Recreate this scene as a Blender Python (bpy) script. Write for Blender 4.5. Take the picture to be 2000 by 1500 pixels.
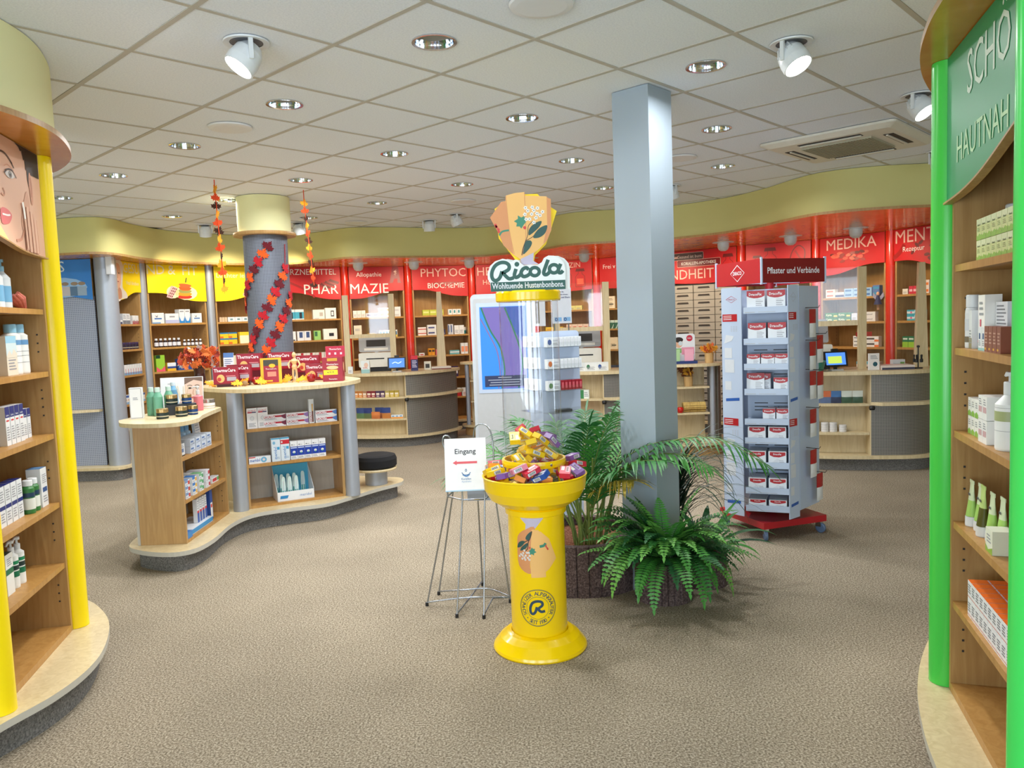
import bpy, bmesh, math, random
from mathutils import Vector, Matrix, Euler
for o in list(bpy.data.objects): bpy.data.objects.remove(o)
S = bpy.context.scene
COL = S.collection
PI = math.pi
rnd = random.Random(7)
# ------------------------------------------------------------------ camera
EYE, CEIL = 1.56, 2.80
F_PX, PITCH, ROLL = 1523.6, .0794544, -.037728
cam = bpy.data.cameras.new('camera'); co = bpy.data.objects.new('camera', cam); COL.objects.link(co)
cam.sensor_width = 36; cam.lens = F_PX*36/2000; cam.clip_start = .05
fw = Vector((0, math.cos(PITCH), -math.sin(PITCH))); rt = Vector((1, 0, 0)); up = rt.cross(fw)
r2 = rt*math.cos(ROLL)+up*math.sin(ROLL); u2 = up*math.cos(ROLL)-rt*math.sin(ROLL)
co.matrix_world = Matrix(((r2.x, u2.x, -fw.x, 0), (r2.y, u2.y, -fw.y, 0), (r2.z, u2.z, -fw.z, EYE), (0, 0, 0, 1)))
S.camera = co
# ------------------------------------------------------------------ light and exposure
S.view_settings.view_transform = 'Standard'; S.view_settings.look = 'None'
S.view_settings.gamma = 1; S.view_settings.use_curve_mapping = False
S.view_settings.exposure = .74
W = bpy.data.worlds.new('sky'); S.world = W; W.use_nodes = True
W.node_tree.nodes['Background'].inputs[0].default_value = (.76, .88, 1, 1)
W.node_tree.nodes['Background'].inputs[1].default_value = 1.5
def lamp(kind, name, loc, power, color=(1, 1, 1), rot=(0, 0, 0), **k):
    l = bpy.data.lights.new(name, kind); l.energy = power; l.color = color
    for a, b in k.items(): setattr(l, a, b)
    o = bpy.data.objects.new(name, l); COL.objects.link(o); o.location = loc; o.rotation_euler = rot
    return o
# daylight entering through the shop window behind the camera, lamps tilted up to brighten the ceiling
for wx, wp in ((-4.4, 66), (-2.2, 58), (0, 40), (2.2, 24), (4.4, 12)):
    lamp('AREA', 'daylight_shop_window', (wx, -2.28, 1.4), wp, (.76, .88, 1), (PI/2+.6, 0, 0), shape='RECTANGLE', size=1.5, size_y=2.1)
# ------------------------------------------------------------------ materials
def lin(c):
    c = c/255
    return c/12.92 if c <= .04045 else ((c+.055)/1.055)**2.4
MATS = {}
def nodes(name):
    m = bpy.data.materials.new(name); m.use_nodes = True
    return m, m.node_tree.nodes, m.node_tree.links, m.node_tree.nodes['Principled BSDF']
def col(r, g, b, rough=.5, metal=0, var=.05, scale=30, coat=0):
    """plain colour with a faint procedural mottling"""
    key = (r, g, b, rough, metal, var, scale, coat)
    if key in MATS: return MATS[key]
    m, n, l, p = nodes('paint_%d_%d_%d' % (r, g, b))
    t = n.new('ShaderNodeTexNoise'); t.inputs['Scale'].default_value = scale; t.inputs['Detail'].default_value = 2
    tc = n.new('ShaderNodeTexCoord'); l.new(tc.outputs['Object'], t.inputs['Vector'])
    ra = n.new('ShaderNodeMapRange'); ra.inputs[3].default_value = 1-var; ra.inputs[4].default_value = 1+var
    l.new(t.outputs['Fac'], ra.inputs[0])
    mx = n.new('ShaderNodeVectorMath'); mx.operation = 'SCALE'
    mx.inputs[0].default_value = (lin(r), lin(g), lin(b)); l.new(ra.outputs[0], mx.inputs['Scale'])
    l.new(mx.outputs[0], p.inputs['Base Color'])
    p.inputs['Roughness'].default_value = rough; p.inputs['Metallic'].default_value = metal
    p.inputs['Coat Weight'].default_value = coat
    MATS[key] = m
    return m
def wood(name, a, b, rough=.4, sc=(14, 14, 1.2), bump=.02):
    m, n, l, p = nodes(name)
    tc = n.new('ShaderNodeTexCoord'); mp = n.new('ShaderNodeMapping'); mp.inputs['Scale'].default_value = sc
    l.new(tc.outputs['Object'], mp.inputs['Vector'])
    t = n.new('ShaderNodeTexNoise'); t.inputs['Scale'].default_value = 2.2; t.inputs['Detail'].default_value = 6; t.inputs['Distortion'].default_value = 1.3
    l.new(mp.outputs[0], t.inputs['Vector'])
    cr = n.new('ShaderNodeValToRGB'); cr.color_ramp.elements[0].position = .3; cr.color_ramp.elements[1].position = .7
    cr.color_ramp.elements[0].color = (*map(lin, a), 1); cr.color_ramp.elements[1].color = (*map(lin, b), 1)
    l.new(t.outputs['Fac'], cr.inputs[0]); l.new(cr.outputs[0], p.inputs['Base Color'])
    p.inputs['Roughness'].default_value = rough
    return m
def speckle(name, cs, scale, rough=.95, bump=.4, dist=.004, big=0):
    m, n, l, p = nodes(name)
    tc = n.new('ShaderNodeTexCoord')
    t = n.new('ShaderNodeTexNoise'); t.inputs['Scale'].default_value = scale; t.inputs['Detail'].default_value = 5; t.inputs['Roughness'].default_value = .75
    l.new(tc.outputs['Object'], t.inputs['Vector'])
    cr = n.new('ShaderNodeValToRGB'); e = cr.color_ramp.elements
    e[0].position = .36; e[1].position = .64
    e[0].color = (*map(lin, cs[0]), 1); e[1].color = (*map(lin, cs[-1]), 1)
    for i, c in enumerate(cs[1:-1]):
        x = e.new(.36+.28*(i+1)/(len(cs)-1)); x.color = (*map(lin, c), 1)
    l.new(t.outputs['Fac'], cr.inputs[0]); out = cr.outputs[0]
    if big:
        t2 = n.new('ShaderNodeTexNoise'); t2.inputs['Scale'].default_value = 1.4; t2.inputs['Detail'].default_value = 4
        l.new(tc.outputs['Object'], t2.inputs['Vector'])
        ra = n.new('ShaderNodeMapRange'); ra.inputs[1].default_value = .3; ra.inputs[2].default_value = .7
        ra.inputs[3].default_value = 1-big; ra.inputs[4].default_value = 1+big*.5; l.new(t2.outputs['Fac'], ra.inputs[0])
        mx = n.new('ShaderNodeVectorMath'); mx.operation = 'SCALE'; l.new(out, mx.inputs[0]); l.new(ra.outputs[0], mx.inputs['Scale']); out = mx.outputs[0]
    l.new(out, p.inputs['Base Color']); p.inputs['Roughness'].default_value = rough
    if rough > .9: p.inputs['Specular IOR Level'].default_value = .1
    bp = n.new('ShaderNodeBump'); bp.inputs['Strength'].default_value = bump; bp.inputs['Distance'].default_value = dist
    l.new(t.outputs['Fac'], bp.inputs['Height']); l.new(bp.outputs[0], p.inputs['Normal'])
    return m
def perforated(name, base, hole, pitch=.0135, r=.3, rough=.35, metal=.6):
    m, n, l, p = nodes(name)
    uv = n.new('ShaderNodeUVMap'); sp = n.new('ShaderNodeSeparateXYZ'); l.new(uv.outputs[0], sp.inputs[0])
    ds = []
    for k in (0, 1):
        a = n.new('ShaderNodeMath'); a.operation = 'DIVIDE'; a.inputs[1].default_value = pitch; l.new(sp.outputs[k], a.inputs[0])
        b = n.new('ShaderNodeMath'); b.operation = 'FRACT'; l.new(a.outputs[0], b.inputs[0])
        c = n.new('ShaderNodeMath'); c.operation = 'SUBTRACT'; c.inputs[1].default_value = .5; l.new(b.outputs[0], c.inputs[0])
        d = n.new('ShaderNodeMath'); d.operation = 'MULTIPLY'; l.new(c.outputs[0], d.inputs[0]); l.new(c.outputs[0], d.inputs[1]); ds.append(d)
    s = n.new('ShaderNodeMath'); s.operation = 'ADD'; l.new(ds[0].outputs[0], s.inputs[0]); l.new(ds[1].outputs[0], s.inputs[1])
    lt = n.new('ShaderNodeMath'); lt.operation = 'LESS_THAN'; lt.inputs[1].default_value = r*r; l.new(s.outputs[0], lt.inputs[0])
    mx = n.new('ShaderNodeMix'); mx.data_type = 'RGBA'; l.new(lt.outputs[0], mx.inputs[0])
    mx.inputs[6].default_value = (*map(lin, base), 1); mx.inputs[7].default_value = (*map(lin, hole), 1)
    l.new(mx.outputs[2], p.inputs['Base Color']); p.inputs['Roughness'].default_value = rough; p.inputs['Metallic'].default_value = metal
    return m
def glassy(name, color=(1, 1, 1), alpha=.12, rough=.03):
    """thin clear sheet: mostly transparent, with a mirror coat"""
    m, n, l, p = nodes(name)
    tr = n.new('ShaderNodeBsdfTransparent'); tr.inputs[0].default_value = (*color, 1)
    gl = n.new('ShaderNodeBsdfGlossy'); gl.inputs['Roughness'].default_value = rough
    lw = n.new('ShaderNodeLayerWeight'); pw = n.new('ShaderNodeMath'); pw.operation = 'POWER'; pw.inputs[1].default_value = 4; l.new(lw.outputs['Facing'], pw.inputs[0])
    fr = n.new('ShaderNodeMath'); fr.operation = 'MULTIPLY_ADD'; fr.inputs[1].default_value = .55; fr.inputs[2].default_value = .035; l.new(pw.outputs[0], fr.inputs[0])
    nz = n.new('ShaderNodeTexNoise'); nz.inputs['Scale'].default_value = 3
    ad = n.new('ShaderNodeMath'); ad.operation = 'MULTIPLY_ADD'; ad.inputs[1].default_value = alpha*.1; l.new(nz.outputs['Fac'], ad.inputs[0]); l.new(fr.outputs[0], ad.inputs[2])
    mx = n.new('ShaderNodeMixShader'); l.new(ad.outputs[0], mx.inputs[0]); l.new(tr.outputs[0], mx.inputs[1]); l.new(gl.outputs[0], mx.inputs[2])
    l.new(mx.outputs[0], n['Material Output'].inputs[0]); n.remove(p)
    return m
def glow(name, c, power):
    m, n, l, p = nodes(name)
    p.inputs['Base Color'].default_value = (*[v*.1 for v in c], 1); p.inputs['Emission Color'].default_value = (*c, 1); p.inputs['Emission Strength'].default_value = power
    return m
M_MAPLE = wood('maple_edge', (170, 130, 78), (190, 152, 98))
M_SHELF = wood('shelf_wood', (172, 125, 64), (190, 144, 82))
M_PALE = wood('pale_maple', (204, 183, 140), (222, 204, 164), .35)
M_GREYBACK = wood('grey_back_board', (178, 172, 162), (190, 185, 175), .5)
M_SOFFIT = wood('soffit_maple', (200, 130, 46), (212, 146, 62), .2, (3, 3, 3))
M_CREAM = col(210, 203, 134, .7, 0, .02, 3)
M_CREAM2 = col(240, 239, 186, .7, 0, .02, 3)
M_WALL = col(205, 200, 150, .8)
M_CARPET = speckle('carpet', [(90, 80, 66), (154, 141, 121), (210, 198, 178)], 120, .98, .6, .006, .12)
M_KICK = speckle('kick_carpet', [(84, 82, 80), (118, 116, 113), (146, 143, 140)], 120, .98)
M_EDGE = col(196, 192, 180, .4)
M_CONC = speckle('concrete_planter', [(52, 40, 40), (88, 70, 68), (128, 110, 104)], 90, .9, .8, .006)
M_LAVA = speckle('lava_granules', [(120, 70, 50), (170, 110, 85), (200, 150, 120)], 70, .95, 1, .02)
M_PERF = perforated('perforated_steel', (126, 132, 146), (56, 60, 70), .0135, .3, .5, .4)
M_PERFD = perforated('perforated_grey_steel', (150, 146, 140), (52, 50, 48), .0145, .3, .45, .5)
M_PERFB = perforated('perforated_blue_steel', (168, 176, 196), (112, 118, 140), .02, .28, .55, .2)
M_STEEL = col(166, 172, 182, .42, .35, .03)
M_CHROME = col(210, 212, 216, .12, 1, .02)
M_WIRE = col(170, 175, 182, .25, .9, .02)
M_TILE = speckle('ceiling_tile', [(224, 230, 239), (233, 239, 248), (240, 245, 252)], 120, .95, .25, .002)
M_TBAR = col(188, 184, 174, .6)
M_PILLAR = col(158, 171, 183, .6, 0, .02, 4)
M_LAMPW = col(222, 226, 228, .4)
M_BLACK = col(22, 22, 24, .5); M_DARK = col(50, 46, 44, .6)
M_WHITE = col(226, 229, 232, .45, 0, .02)
M_RED = col(200, 24, 32, .5, 0, .06, 6)
M_REDPOST = col(214, 40, 22, .22, 0, .03, 5, .4)
M_YSIGN = col(250, 220, 8, .5, 0, .02, 5)
M_YPOST = col(255, 226, 0, .3, 0, .01, 5)
M_RIC = col(255, 212, 0, .2, 0, .02, 5, .1)
M_GPOST = col(72, 208, 78, .25, 0, .02, 5); M_GPOST2 = col(72, 228, 100, .25, 0, .02, 5)
M_GSIGN = col(30, 152, 92, .4, 0, .05, 4)
M_BLUE = col(58, 130, 206, .35, 0, .15, 4)
M_GLASS = glassy('clear_glass'); M_ACRYL = glassy('clear_acrylic', (.97, .98, .99), .2)
M_TEXTW = col(244, 236, 230, .5); M_TEXTR = col(240, 196, 180, .5)
M_INK = col(84, 84, 92, .6); M_PALEINK = col(176, 178, 184, .6)
# ------------------------------------------------------------------ mesh builder
TXT = {}
def text2d(s, bold=0, shear=0, res=2):
    k = (s, bold, shear, res)
    if k not in TXT:
        cu = bpy.data.curves.new('t', 'FONT'); cu.body = s; cu.size = 1; cu.resolution_u = res; cu.offset = bold; cu.shear = shear
        o = bpy.data.objects.new('t', cu); COL.objects.link(o)
        bpy.context.view_layer.update()
        dg = bpy.context.evaluated_depsgraph_get(); me = o.evaluated_get(dg).to_mesh()
        vs = [(v.co.x, v.co.y) for v in me.vertices]; fs = [tuple(p.vertices) for p in me.polygons]
        o.evaluated_get(dg).to_mesh_clear(); bpy.data.objects.remove(o); bpy.data.curves.remove(cu)
        x0 = min(v[0] for v in vs); x1 = max(v[0] for v in vs); y0 = min(v[1] for v in vs); y1 = max(v[1] for v in vs)
        TXT[k] = ([(a-x0, b-y0) for a, b in vs], fs, x1-x0, y1-y0)
    return TXT[k]
def arc(cx, cy, r, a0, a1, n, ry=None):
    ry = ry or r
    return [(cx+r*math.cos(math.radians(a0+(a1-a0)*i/n)), cy+ry*math.sin(math.radians(a0+(a1-a0)*i/n))) for i in range(n+1)]
def spline(pts, n=6, closed=False):
    P = [Vector(p) for p in pts]; out = []; N = len(P)
    for i in range(N if closed else N-1):
        if closed: a, b, c, d = P[(i-1) % N], P[i], P[(i+1) % N], P[(i+2) % N]
        else: a, b, c, d = P[max(i-1, 0)], P[i], P[i+1], P[min(i+2, N-1)]
        for k in range(n):
            t = k/n; out.append(.5*((2*b)+(c-a)*t+(2*a-5*b+4*c-d)*t*t+(3*b-a-3*c+d)*t**3))
    if not closed: out.append(P[-1])
    return [tuple(p) for p in out]
def offset(pts, d):
    """offset an open polyline to its right-hand side (d>0) in plan"""
    out = []
    for i, p in enumerate(pts):
        a = Vector(pts[max(i-1, 0)][:2]); b = Vector(pts[min(i+1, len(pts)-1)][:2]); t = (b-a).normalized()
        out.append((p[0]+t.y*d, p[1]-t.x*d))
    return out
class MB:
    def __init__(s): s.v = []; s.f = []; s.m = []; s.sm = []; s.uv = []; s.mats = []
    def mi(s, m):
        if m not in s.mats: s.mats.append(m)
        return s.mats.index(m)
    def add(s, vs, fs, m, smooth=False, uvs=None):
        b = len(s.v); s.v += [tuple(v) for v in vs]; k = s.mi(m)
        for i, f in enumerate(fs):
            s.f.append(tuple(b+j for j in f)); s.m.append(k); s.sm.append(smooth)
            s.uv.append([uvs[j] for j in f] if uvs else None)
        return s
    def box(s, x0, x1, y0, y1, z0, z1, m):
        return s.add([(x0, y0, z0), (x1, y0, z0), (x1, y1, z0), (x0, y1, z0), (x0, y0, z1), (x1, y0, z1), (x1, y1, z1), (x0, y1, z1)],
                     [(3, 2, 1, 0), (4, 5, 6, 7), (0, 1, 5, 4), (1, 2, 6, 5), (2, 3, 7, 6), (3, 0, 4, 7)], m)
    def hexa(s, lo, hi, m):
        return s.add(list(lo)+list(hi), [(3, 2, 1, 0), (4, 5, 6, 7), (0, 1, 5, 4), (1, 2, 6, 5), (2, 3, 7, 6), (3, 0, 4, 7)], m)
    def prism(s, poly, z0, z1, m, side=None, smooth=False):
        n = len(poly); vs = [(p[0], p[1], z0) for p in poly]+[(p[0], p[1], z1) for p in poly]
        s.add(vs, [tuple(range(n-1, -1, -1)), tuple(range(n, 2*n))], m)
        s.add(vs, [(i, (i+1) % n, n+(i+1) % n, n+i) for i in range(n)], side or m, smooth)
        return s
    def plate(s, poly, y0, y1, m, side=None):
        """outline in x,z extruded in y (front at y0)"""
        n = len(poly); vs = [(p[0], y0, p[1]) for p in poly]+[(p[0], y1, p[1]) for p in poly]
        s.add(vs, [tuple(range(n)), tuple(range(2*n-1, n-1, -1))], m)
        s.add(vs, [(i, n+i, n+(i+1) % n, (i+1) % n) for i in range(n)], side or m)
        return s
    def sheet(s, pts, z0, z1, m, thick=.004, smooth=True):
        """vertical sheet along a plan curve, with uv in metres; z0,z1 may be functions of the index"""
        g0 = z0 if callable(z0) else (lambda i: z0); g1 = z1 if callable(z1) else (lambda i: z1)
        q = offset(pts, -thick); n = len(pts); L = [0]
        for i in range(1, n): L.append(L[-1]+math.dist(pts[i][:2], pts[i-1][:2]))
        vs = []; uv = []
        for i in range(n):
            for P in (pts[i], q[i]):
                for z in (g0(i), g1(i)): vs.append((P[0], P[1], z)); uv.append((L[i], z))
        fs = []
        for i in range(n-1):
            a = 4*i; b = a+4
            fs += [(a, b, b+1, a+1), (a+2, a+3, b+3, b+2)]
        s.add(vs, fs, m, smooth, uv)
        e = []
        for i in range(n-1):
            a = 4*i; b = a+4
            e += [(a+1, b+1, b+3, a+3), (a, a+2, b+2, b)]
        e += [(0, 1, 3, 2), (4*n-4, 4*n-2, 4*n-1, 4*n-3)]
        return s.add(vs, e, m, False, uv)
    def lathe(s, prof, n, m, cx=0, cy=0, z=0, a0=0, a1=360):
        """profile of (r,z), bottom to top; sharp corners kept by doubled rings"""
        full = abs(a1-a0) >= 360; k = n if full else n+1
        def ring(r, h): return [(cx+r*math.cos(math.radians(a0+(a1-a0)*i/n)), cy+r*math.sin(math.radians(a0+(a1-a0)*i/n)), z+h) for i in range(k)]
        Lz = 0
        for j in range(len(prof)-1):
            (r0, h0), (r1, h1) = prof[j], prof[j+1]
            vs = ring(r0, h0)+ring(r1, h1); d = math.hypot(r1-r0, h1-h0); R = max(r0, r1)
            uv = [(R*math.radians(a0+(a1-a0)*i/n), Lz) for i in range(k)]+[(R*math.radians(a0+(a1-a0)*i/n), Lz+d) for i in range(k)]
            Lz += d; fs = []; 
            for i in range(n):
                q = (i+1) % k
                if r0 < 1e-6: fs.append((i, k+q, k+i))
                elif r1 < 1e-6: fs.append((i, q, k+i))
                else: fs.append((i, q, k+q, k+i))
            s.add(vs, fs, m, True, uv)
        return s
    def tube(s, pts, r, m, n=8, caps=True):
        P = [Vector(p) for p in pts]; vs = []; fs = []; prev = None
        R = r if isinstance(r, (list, tuple)) else [r]*len(P)
        for i, p in enumerate(P):
            t = (P[min(i+1, len(P)-1)]-P[max(i-1, 0)]).normalized()
            a = prev if prev is not None else (Vector((0, 0, 1)) if abs(t.z) < .9 else Vector((1, 0, 0)))
            u = (a-t*a.dot(t)).normalized(); w = t.cross(u); prev = u
            for k in range(n): g = 2*PI*k/n; vs.append(p+(u*math.cos(g)+w*math.sin(g))*R[i])
        for i in range(len(P)-1):
            for k in range(n): fs.append((i*n+k, i*n+(k+1) % n, (i+1)*n+(k+1) % n, (i+1)*n+k))
        s.add(vs, fs, m, True)
        if caps: s.add(vs, [tuple(range(n-1, -1, -1)), tuple(range((len(P)-1)*n, len(P)*n))], m)
        return s
    def print_(s, tex, o, xd, yd, h, m, align='C', maxw=None, bold=0, shear=0, warp=None, vert='B', res=2):
        """lettering laid on a surface: o origin, xd right, yd up, h letter block height"""
        vs, fs, w, hh = text2d(tex, bold, shear, res); k = h/hh; kx = k
        if maxw and w*k > maxw: kx = maxw/w
        ox = {'C': -w*kx/2, 'L': 0, 'R': -w*kx}[align]; oy = -h/2 if vert == 'C' else 0
        o = Vector(o); xd = Vector(xd).normalized(); yd = Vector(yd).normalized()
        if warp: return s.add([warp(ox+a*kx, oy+b*k) for a, b in vs], fs, m)
        return s.add([o+xd*(ox+a*kx)+yd*(oy+b*k) for a, b in vs], fs, m)
    def flat(s, poly, o, xd, yd, m, warp=None):
        o = Vector(o); xd = Vector(xd); yd = Vector(yd)
        return s.add([warp(a, b) if warp else o+xd*a+yd*b for a, b in poly], [tuple(range(len(poly)))], m)
    def stroke(s, pts, w, m, o=(0, 0, 0), xd=(1, 0, 0), yd=(0, 0, 1), warp=None, n=5, closed=False):
        """flat brush stroke along a smoothed 2-d path"""
        c = spline([(p[0], p[1], 0) for p in pts], n, closed); c = [(p[0], p[1]) for p in c]
        if closed: c.append(c[0])
        a = offset(c, w/2); b = offset(c, -w/2)
        if closed: a[-1] = a[0]; b[-1] = b[0]
        f = (lambda p: warp(*p)) if warp else (lambda p: Vector(o)+Vector(xd)*p[0]+Vector(yd)*p[1])
        vs = [f(p) for q in zip(a, b) for p in q]
        fs = [(2*i, 2*i+2, 2*i+3, 2*i+1) for i in range(len(c)-1)]
        return s.add(vs, fs, m)
    def mesh(s, name):
        me = bpy.data.meshes.new(name); me.from_pydata(s.v, [], s.f)
        for m in s.mats: me.materials.append(m)
        me.polygons.foreach_set('material_index', s.m); me.polygons.foreach_set('use_smooth', s.sm)
        if any(u for u in s.uv):
            ul = me.uv_layers.new(name='UVMap'); flat = []
            for f, u in zip(s.f, s.uv):
                for q in (u or [(0, 0)]*len(f)): flat += [q[0], q[1]]
            ul.data.foreach_set('uv', flat)
        me.update(); return me
    def obj(s, name, parent=None, loc=(0, 0, 0), rz=0, rot=None):
        return link(name, s.mesh(name), parent, loc, rz, rot)
def link(name, me, parent=None, loc=(0, 0, 0), rz=0, rot=None):
    o = bpy.data.objects.new(name, me); COL.objects.link(o); o.location = loc
    o.rotation_euler = rot or (0, 0, rz)
    if parent: o.parent = parent
    return o
def tag(o, label, cat=None, group=None, kind=None):
    o['label'] = label
    if cat: o['category'] = cat
    if group: o['group'] = group
    if kind: o['kind'] = kind
    return o
def thing(name, label, cat, loc=(0, 0, 0), rz=0, group=None):
    return tag(link(name, None, None, loc, rz), label, cat, group)
def struct(mb, name, label, parent=None):
    o = mb.obj(name, parent); o['label'] = label
    if not parent: o['kind'] = 'structure'
    return o
class Fr:
    """plan frame: origin, heading; x to the right, y to the back when facing the thing"""
    def __init__(s, a, b): s.o = a; s.rz = math.atan2(b[1]-a[1], b[0]-a[0]); s.L = math.dist(a, b)
    def w(s, x, y, z=0):
        c, n = math.cos(s.rz), math.sin(s.rz)
        return (s.o[0]+c*x-n*y, s.o[1]+n*x+c*y, z)
FLAT = Fr((0, 0), (1, 0))
# ------------------------------------------------------------------ plan of the shop
POSTS = [(-4.38, 8.58), (-4.37, 9.38), (-3.83, 10.08), (-3.14, 10.66), (-2.3, 11.05), (-1.45, 11.35), (-.54, 11.6), (.39, 11.6),
         (1.27, 11.28), (2.17, 10.66), (2.98, 10.02), (3.75, 9.55), (4.29, 8.8), (4.62, 7.93)]
FASC = spline([(-5.8, 8.05), (-5.2, 8.2), (-4.7, 8.18), (-4.29, 8.13), (-4.14, 8.3), (-4.14, 8.8), (-4.03, 9.4), (-3.75, 9.8), (-3.46, 10.08),
               (-2.92, 10.34), (-2.4, 10.1), (-2.0, 9.8), (-1.6, 9.84), (-.92, 10.12), (-.4, 10.27), (-.1, 10.15), (.4, 9.7), (.75, 9.2), (1.26, 9.05),
               (1.85, 8.93), (2.35, 8.48), (2.6, 7.95), (2.72, 7.45), (2.88, 7.12), (3.25, 6.94), (3.8, 6.9), (4.5, 6.95), (5.6, 7.0)], 5)
BACK = [(-5.8, 8.95), (-4.9, 8.95), (-4.85, 9.5), (-4.2, 10.42), (-3.4, 11.1), (-2.45, 11.52), (-1.5, 11.85), (-.54, 12.05), (.45, 12.06), (1.5, 11.66), (2.47, 11.0), (3.25, 10.38), (4.12, 9.84), (4.72, 8.98), (5.15, 7.9), (5.6, 7.6)]
ZS = 2.44
# ------------------------------------------------------------------ floor, walls, ceiling
struct(MB().box(-6, 6, -2.5, 12.4, -.05, 0, M_CARPET), 'floor', 'beige speckled carpet floor')
struct(MB().sheet(BACK, 0, 2.95, M_WALL, .08, False), 'wall_back', 'cream back wall behind the shelving')
struct(MB().box(-5.95, -5.8, -2.5, 8.95, 0, 2.95, M_WALL), 'wall_left', 'cream side wall')
struct(MB().box(5.6, 5.75, -2.5, 7.6, 0, 2.95, M_WALL), 'wall_right', 'cream side wall')
fw_ = MB().box(-5.8, 5.6, -2.5, -2.35, 2.46, 2.95, M_WALL).box(-5.8, 5.6, -2.5, -2.35, 0, .34, M_WALL)
for a, b in ((-5.8, -5.16), (-3.64, -2.96), (-1.44, -.76), (.76, 1.44), (2.96, 3.64), (5.16, 5.6)): fw_.box(a, b, -2.5, -2.35, .34, 2.46, M_WALL)
struct(fw_, 'wall_front', 'shop front wall with five tall window openings')
ceil = struct(MB().box(-6, 6, -2.5, 12.4, CEIL+.03, CEIL+.1, col(150, 148, 142, .9)), 'ceiling', 'suspended ceiling of square white mineral tiles')
TH = .811345; GS = .625
def G(i, j): return (-1.15669+GS*(i*math.cos(TH)-j*math.sin(TH)), 3.07466+GS*(i*math.sin(TH)+j*math.cos(TH)))
FAZ = sorted((math.atan2(p[0], p[1]), math.hypot(*p)) for p in FASC)
def inroom(x, y, ext):
    if y < .9: return False
    a = math.atan2(x, y); r = min(FAZ, key=lambda q: abs(q[0]-a))[1]
    return math.hypot(x, y) < r+ext and abs(x) < .74*y+.9
DL = [(1, -1), (1, 1), (1, 3), (1, 5), (1, 7), (3, -2), (3, 0), (3, 2), (3, 4), (3, 6), (3, 8), (5, -1), (5, 1), (5, 3), (5, 5), (5, 7), (7, 0), (7, 2)]
h = GS/2-.013
tile = MB().box(-h, h, -h, h, 0, .018, M_TILE)
tile_me = tile.mesh('ceiling_tile')
th_ = MB(); N = 32; sq = []
for i in range(N):
    a = 2*PI*i/N; k = h/max(abs(math.cos(a)), abs(math.sin(a))); sq.append((k*math.cos(a), k*math.sin(a)))
vs = [(x, y, 0) for x, y in sq]+[(.088*math.cos(2*PI*i/N), .088*math.sin(2*PI*i/N), 0) for i in range(N)]+[(.088*math.cos(2*PI*i/N), .088*math.sin(2*PI*i/N), .018) for i in range(N)]+[(x, y, .018) for x, y in sq]
th_.add(vs, [(i, N+i, N+(i+1) % N, (i+1) % N) for i in range(N)]+[(N+i, 2*N+i, 2*N+(i+1) % N, N+(i+1) % N) for i in range(N)]+[(i, (i+1) % N, 3*N+(i+1) % N, 3*N+i) for i in range(N)], M_TILE)
hole_me = th_.mesh('ceiling_tile_with_cutout')
ranges = {}
for i in range(-7, 17):
    for j in range(-9, 19):
        x, y = G(i+.5, j+.5)
        if not inroom(x, y, .45): continue
        link('ceiling_tile', hole_me if (i, j) in DL else tile_me, ceil, (x, y, CEIL), TH)
        for key in (('i', i), ('i', i+1)): a, b = ranges.get(key, (j, j+1)); ranges[key] = (min(a, j), max(b, j+1))
        for key in (('j', j), ('j', j+1)): a, b = ranges.get(key, (i, i+1)); ranges[key] = (min(a, i), max(b, i+1))
for (ax, k), (a, b) in ranges.items():
    p, q = (G(k, a), G(k, b)) if ax == 'i' else (G(a, k), G(b, k))
    L = math.dist(p, q); w = .012
    z0 = -.003 if ax == 'i' else -.0025
    MB().box(0, L, -w, w, z0, .012, M_TBAR).obj('grid_runner', ceil, (p[0], p[1], CEIL), math.atan2(q[1]-p[1], q[0]-p[0]))
# ------------------------------------------------------------------ wavy header over the back shelving
struct(MB().sheet(FASC, ZS, CEIL-.004, M_CREAM, .05), 'trim_1', 'cream wavy header band over the back shelving')
so = offset(FASC, .035)
struct(MB().prism(so+list(reversed(offset(BACK, .03))), ZS-.025, ZS-.001, M_SOFFIT, M_MAPLE), 'ceiling_soffit', 'glossy maple soffit board under the wavy header')
# ------------------------------------------------------------------ square pillar
cx, cy = .775, 4.43
pil = MB().prism([(.775+.165*math.cos(math.radians(a)), 4.425+.165*math.sin(math.radians(a))) for a in (-88, 2, 92, 182)], 0, CEIL-.004, M_PILLAR)
tag(pil.obj('pillar'), 'square pale grey concrete pillar rising behind the planters', 'pillar')
# ------------------------------------------------------------------ lamps of the ceiling
def dup(proto, name, label, cat, loc, rz=0, group=None, rot=None):
    """proto = (root mesh or None, [(child name, mesh, [(grandchild, mesh)])])"""
    r = link(name, proto[0], None, loc, rz, rot); tag(r, label, cat, group)
    for c in proto[1]:
        ch = link(c[0], c[1], r)
        for g in (c[2] if len(c) > 2 else []): link(g[0], g[1], ch)
    return r
M_REFL = col(215, 220, 226, .08, 1, .02); M_TUBE = glow('compact_tube', (.92, .97, 1), 2.2)
dl = (None, [('trim_ring', MB().lathe([(.088, .004), (.1, .004), (.1, -.006), (.086, -.004), (.084, .01)], 32, M_CHROME).mesh('trim_ring')),
             ('reflector', MB().lathe([(.084, .01), (.075, .05), (.055, .09), (0, .1)], 32, M_REFL).mesh('reflector')),
             ('lamp_tube', MB().tube([(-.055, .018, .045), (.03, .018, .05)], .013, M_TUBE).mesh('lamp_tube')),
             ('lamp_tube', MB().tube([(-.055, -.018, .045), (.03, -.018, .05)], .013, M_TUBE).mesh('lamp_tube'))])
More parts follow.
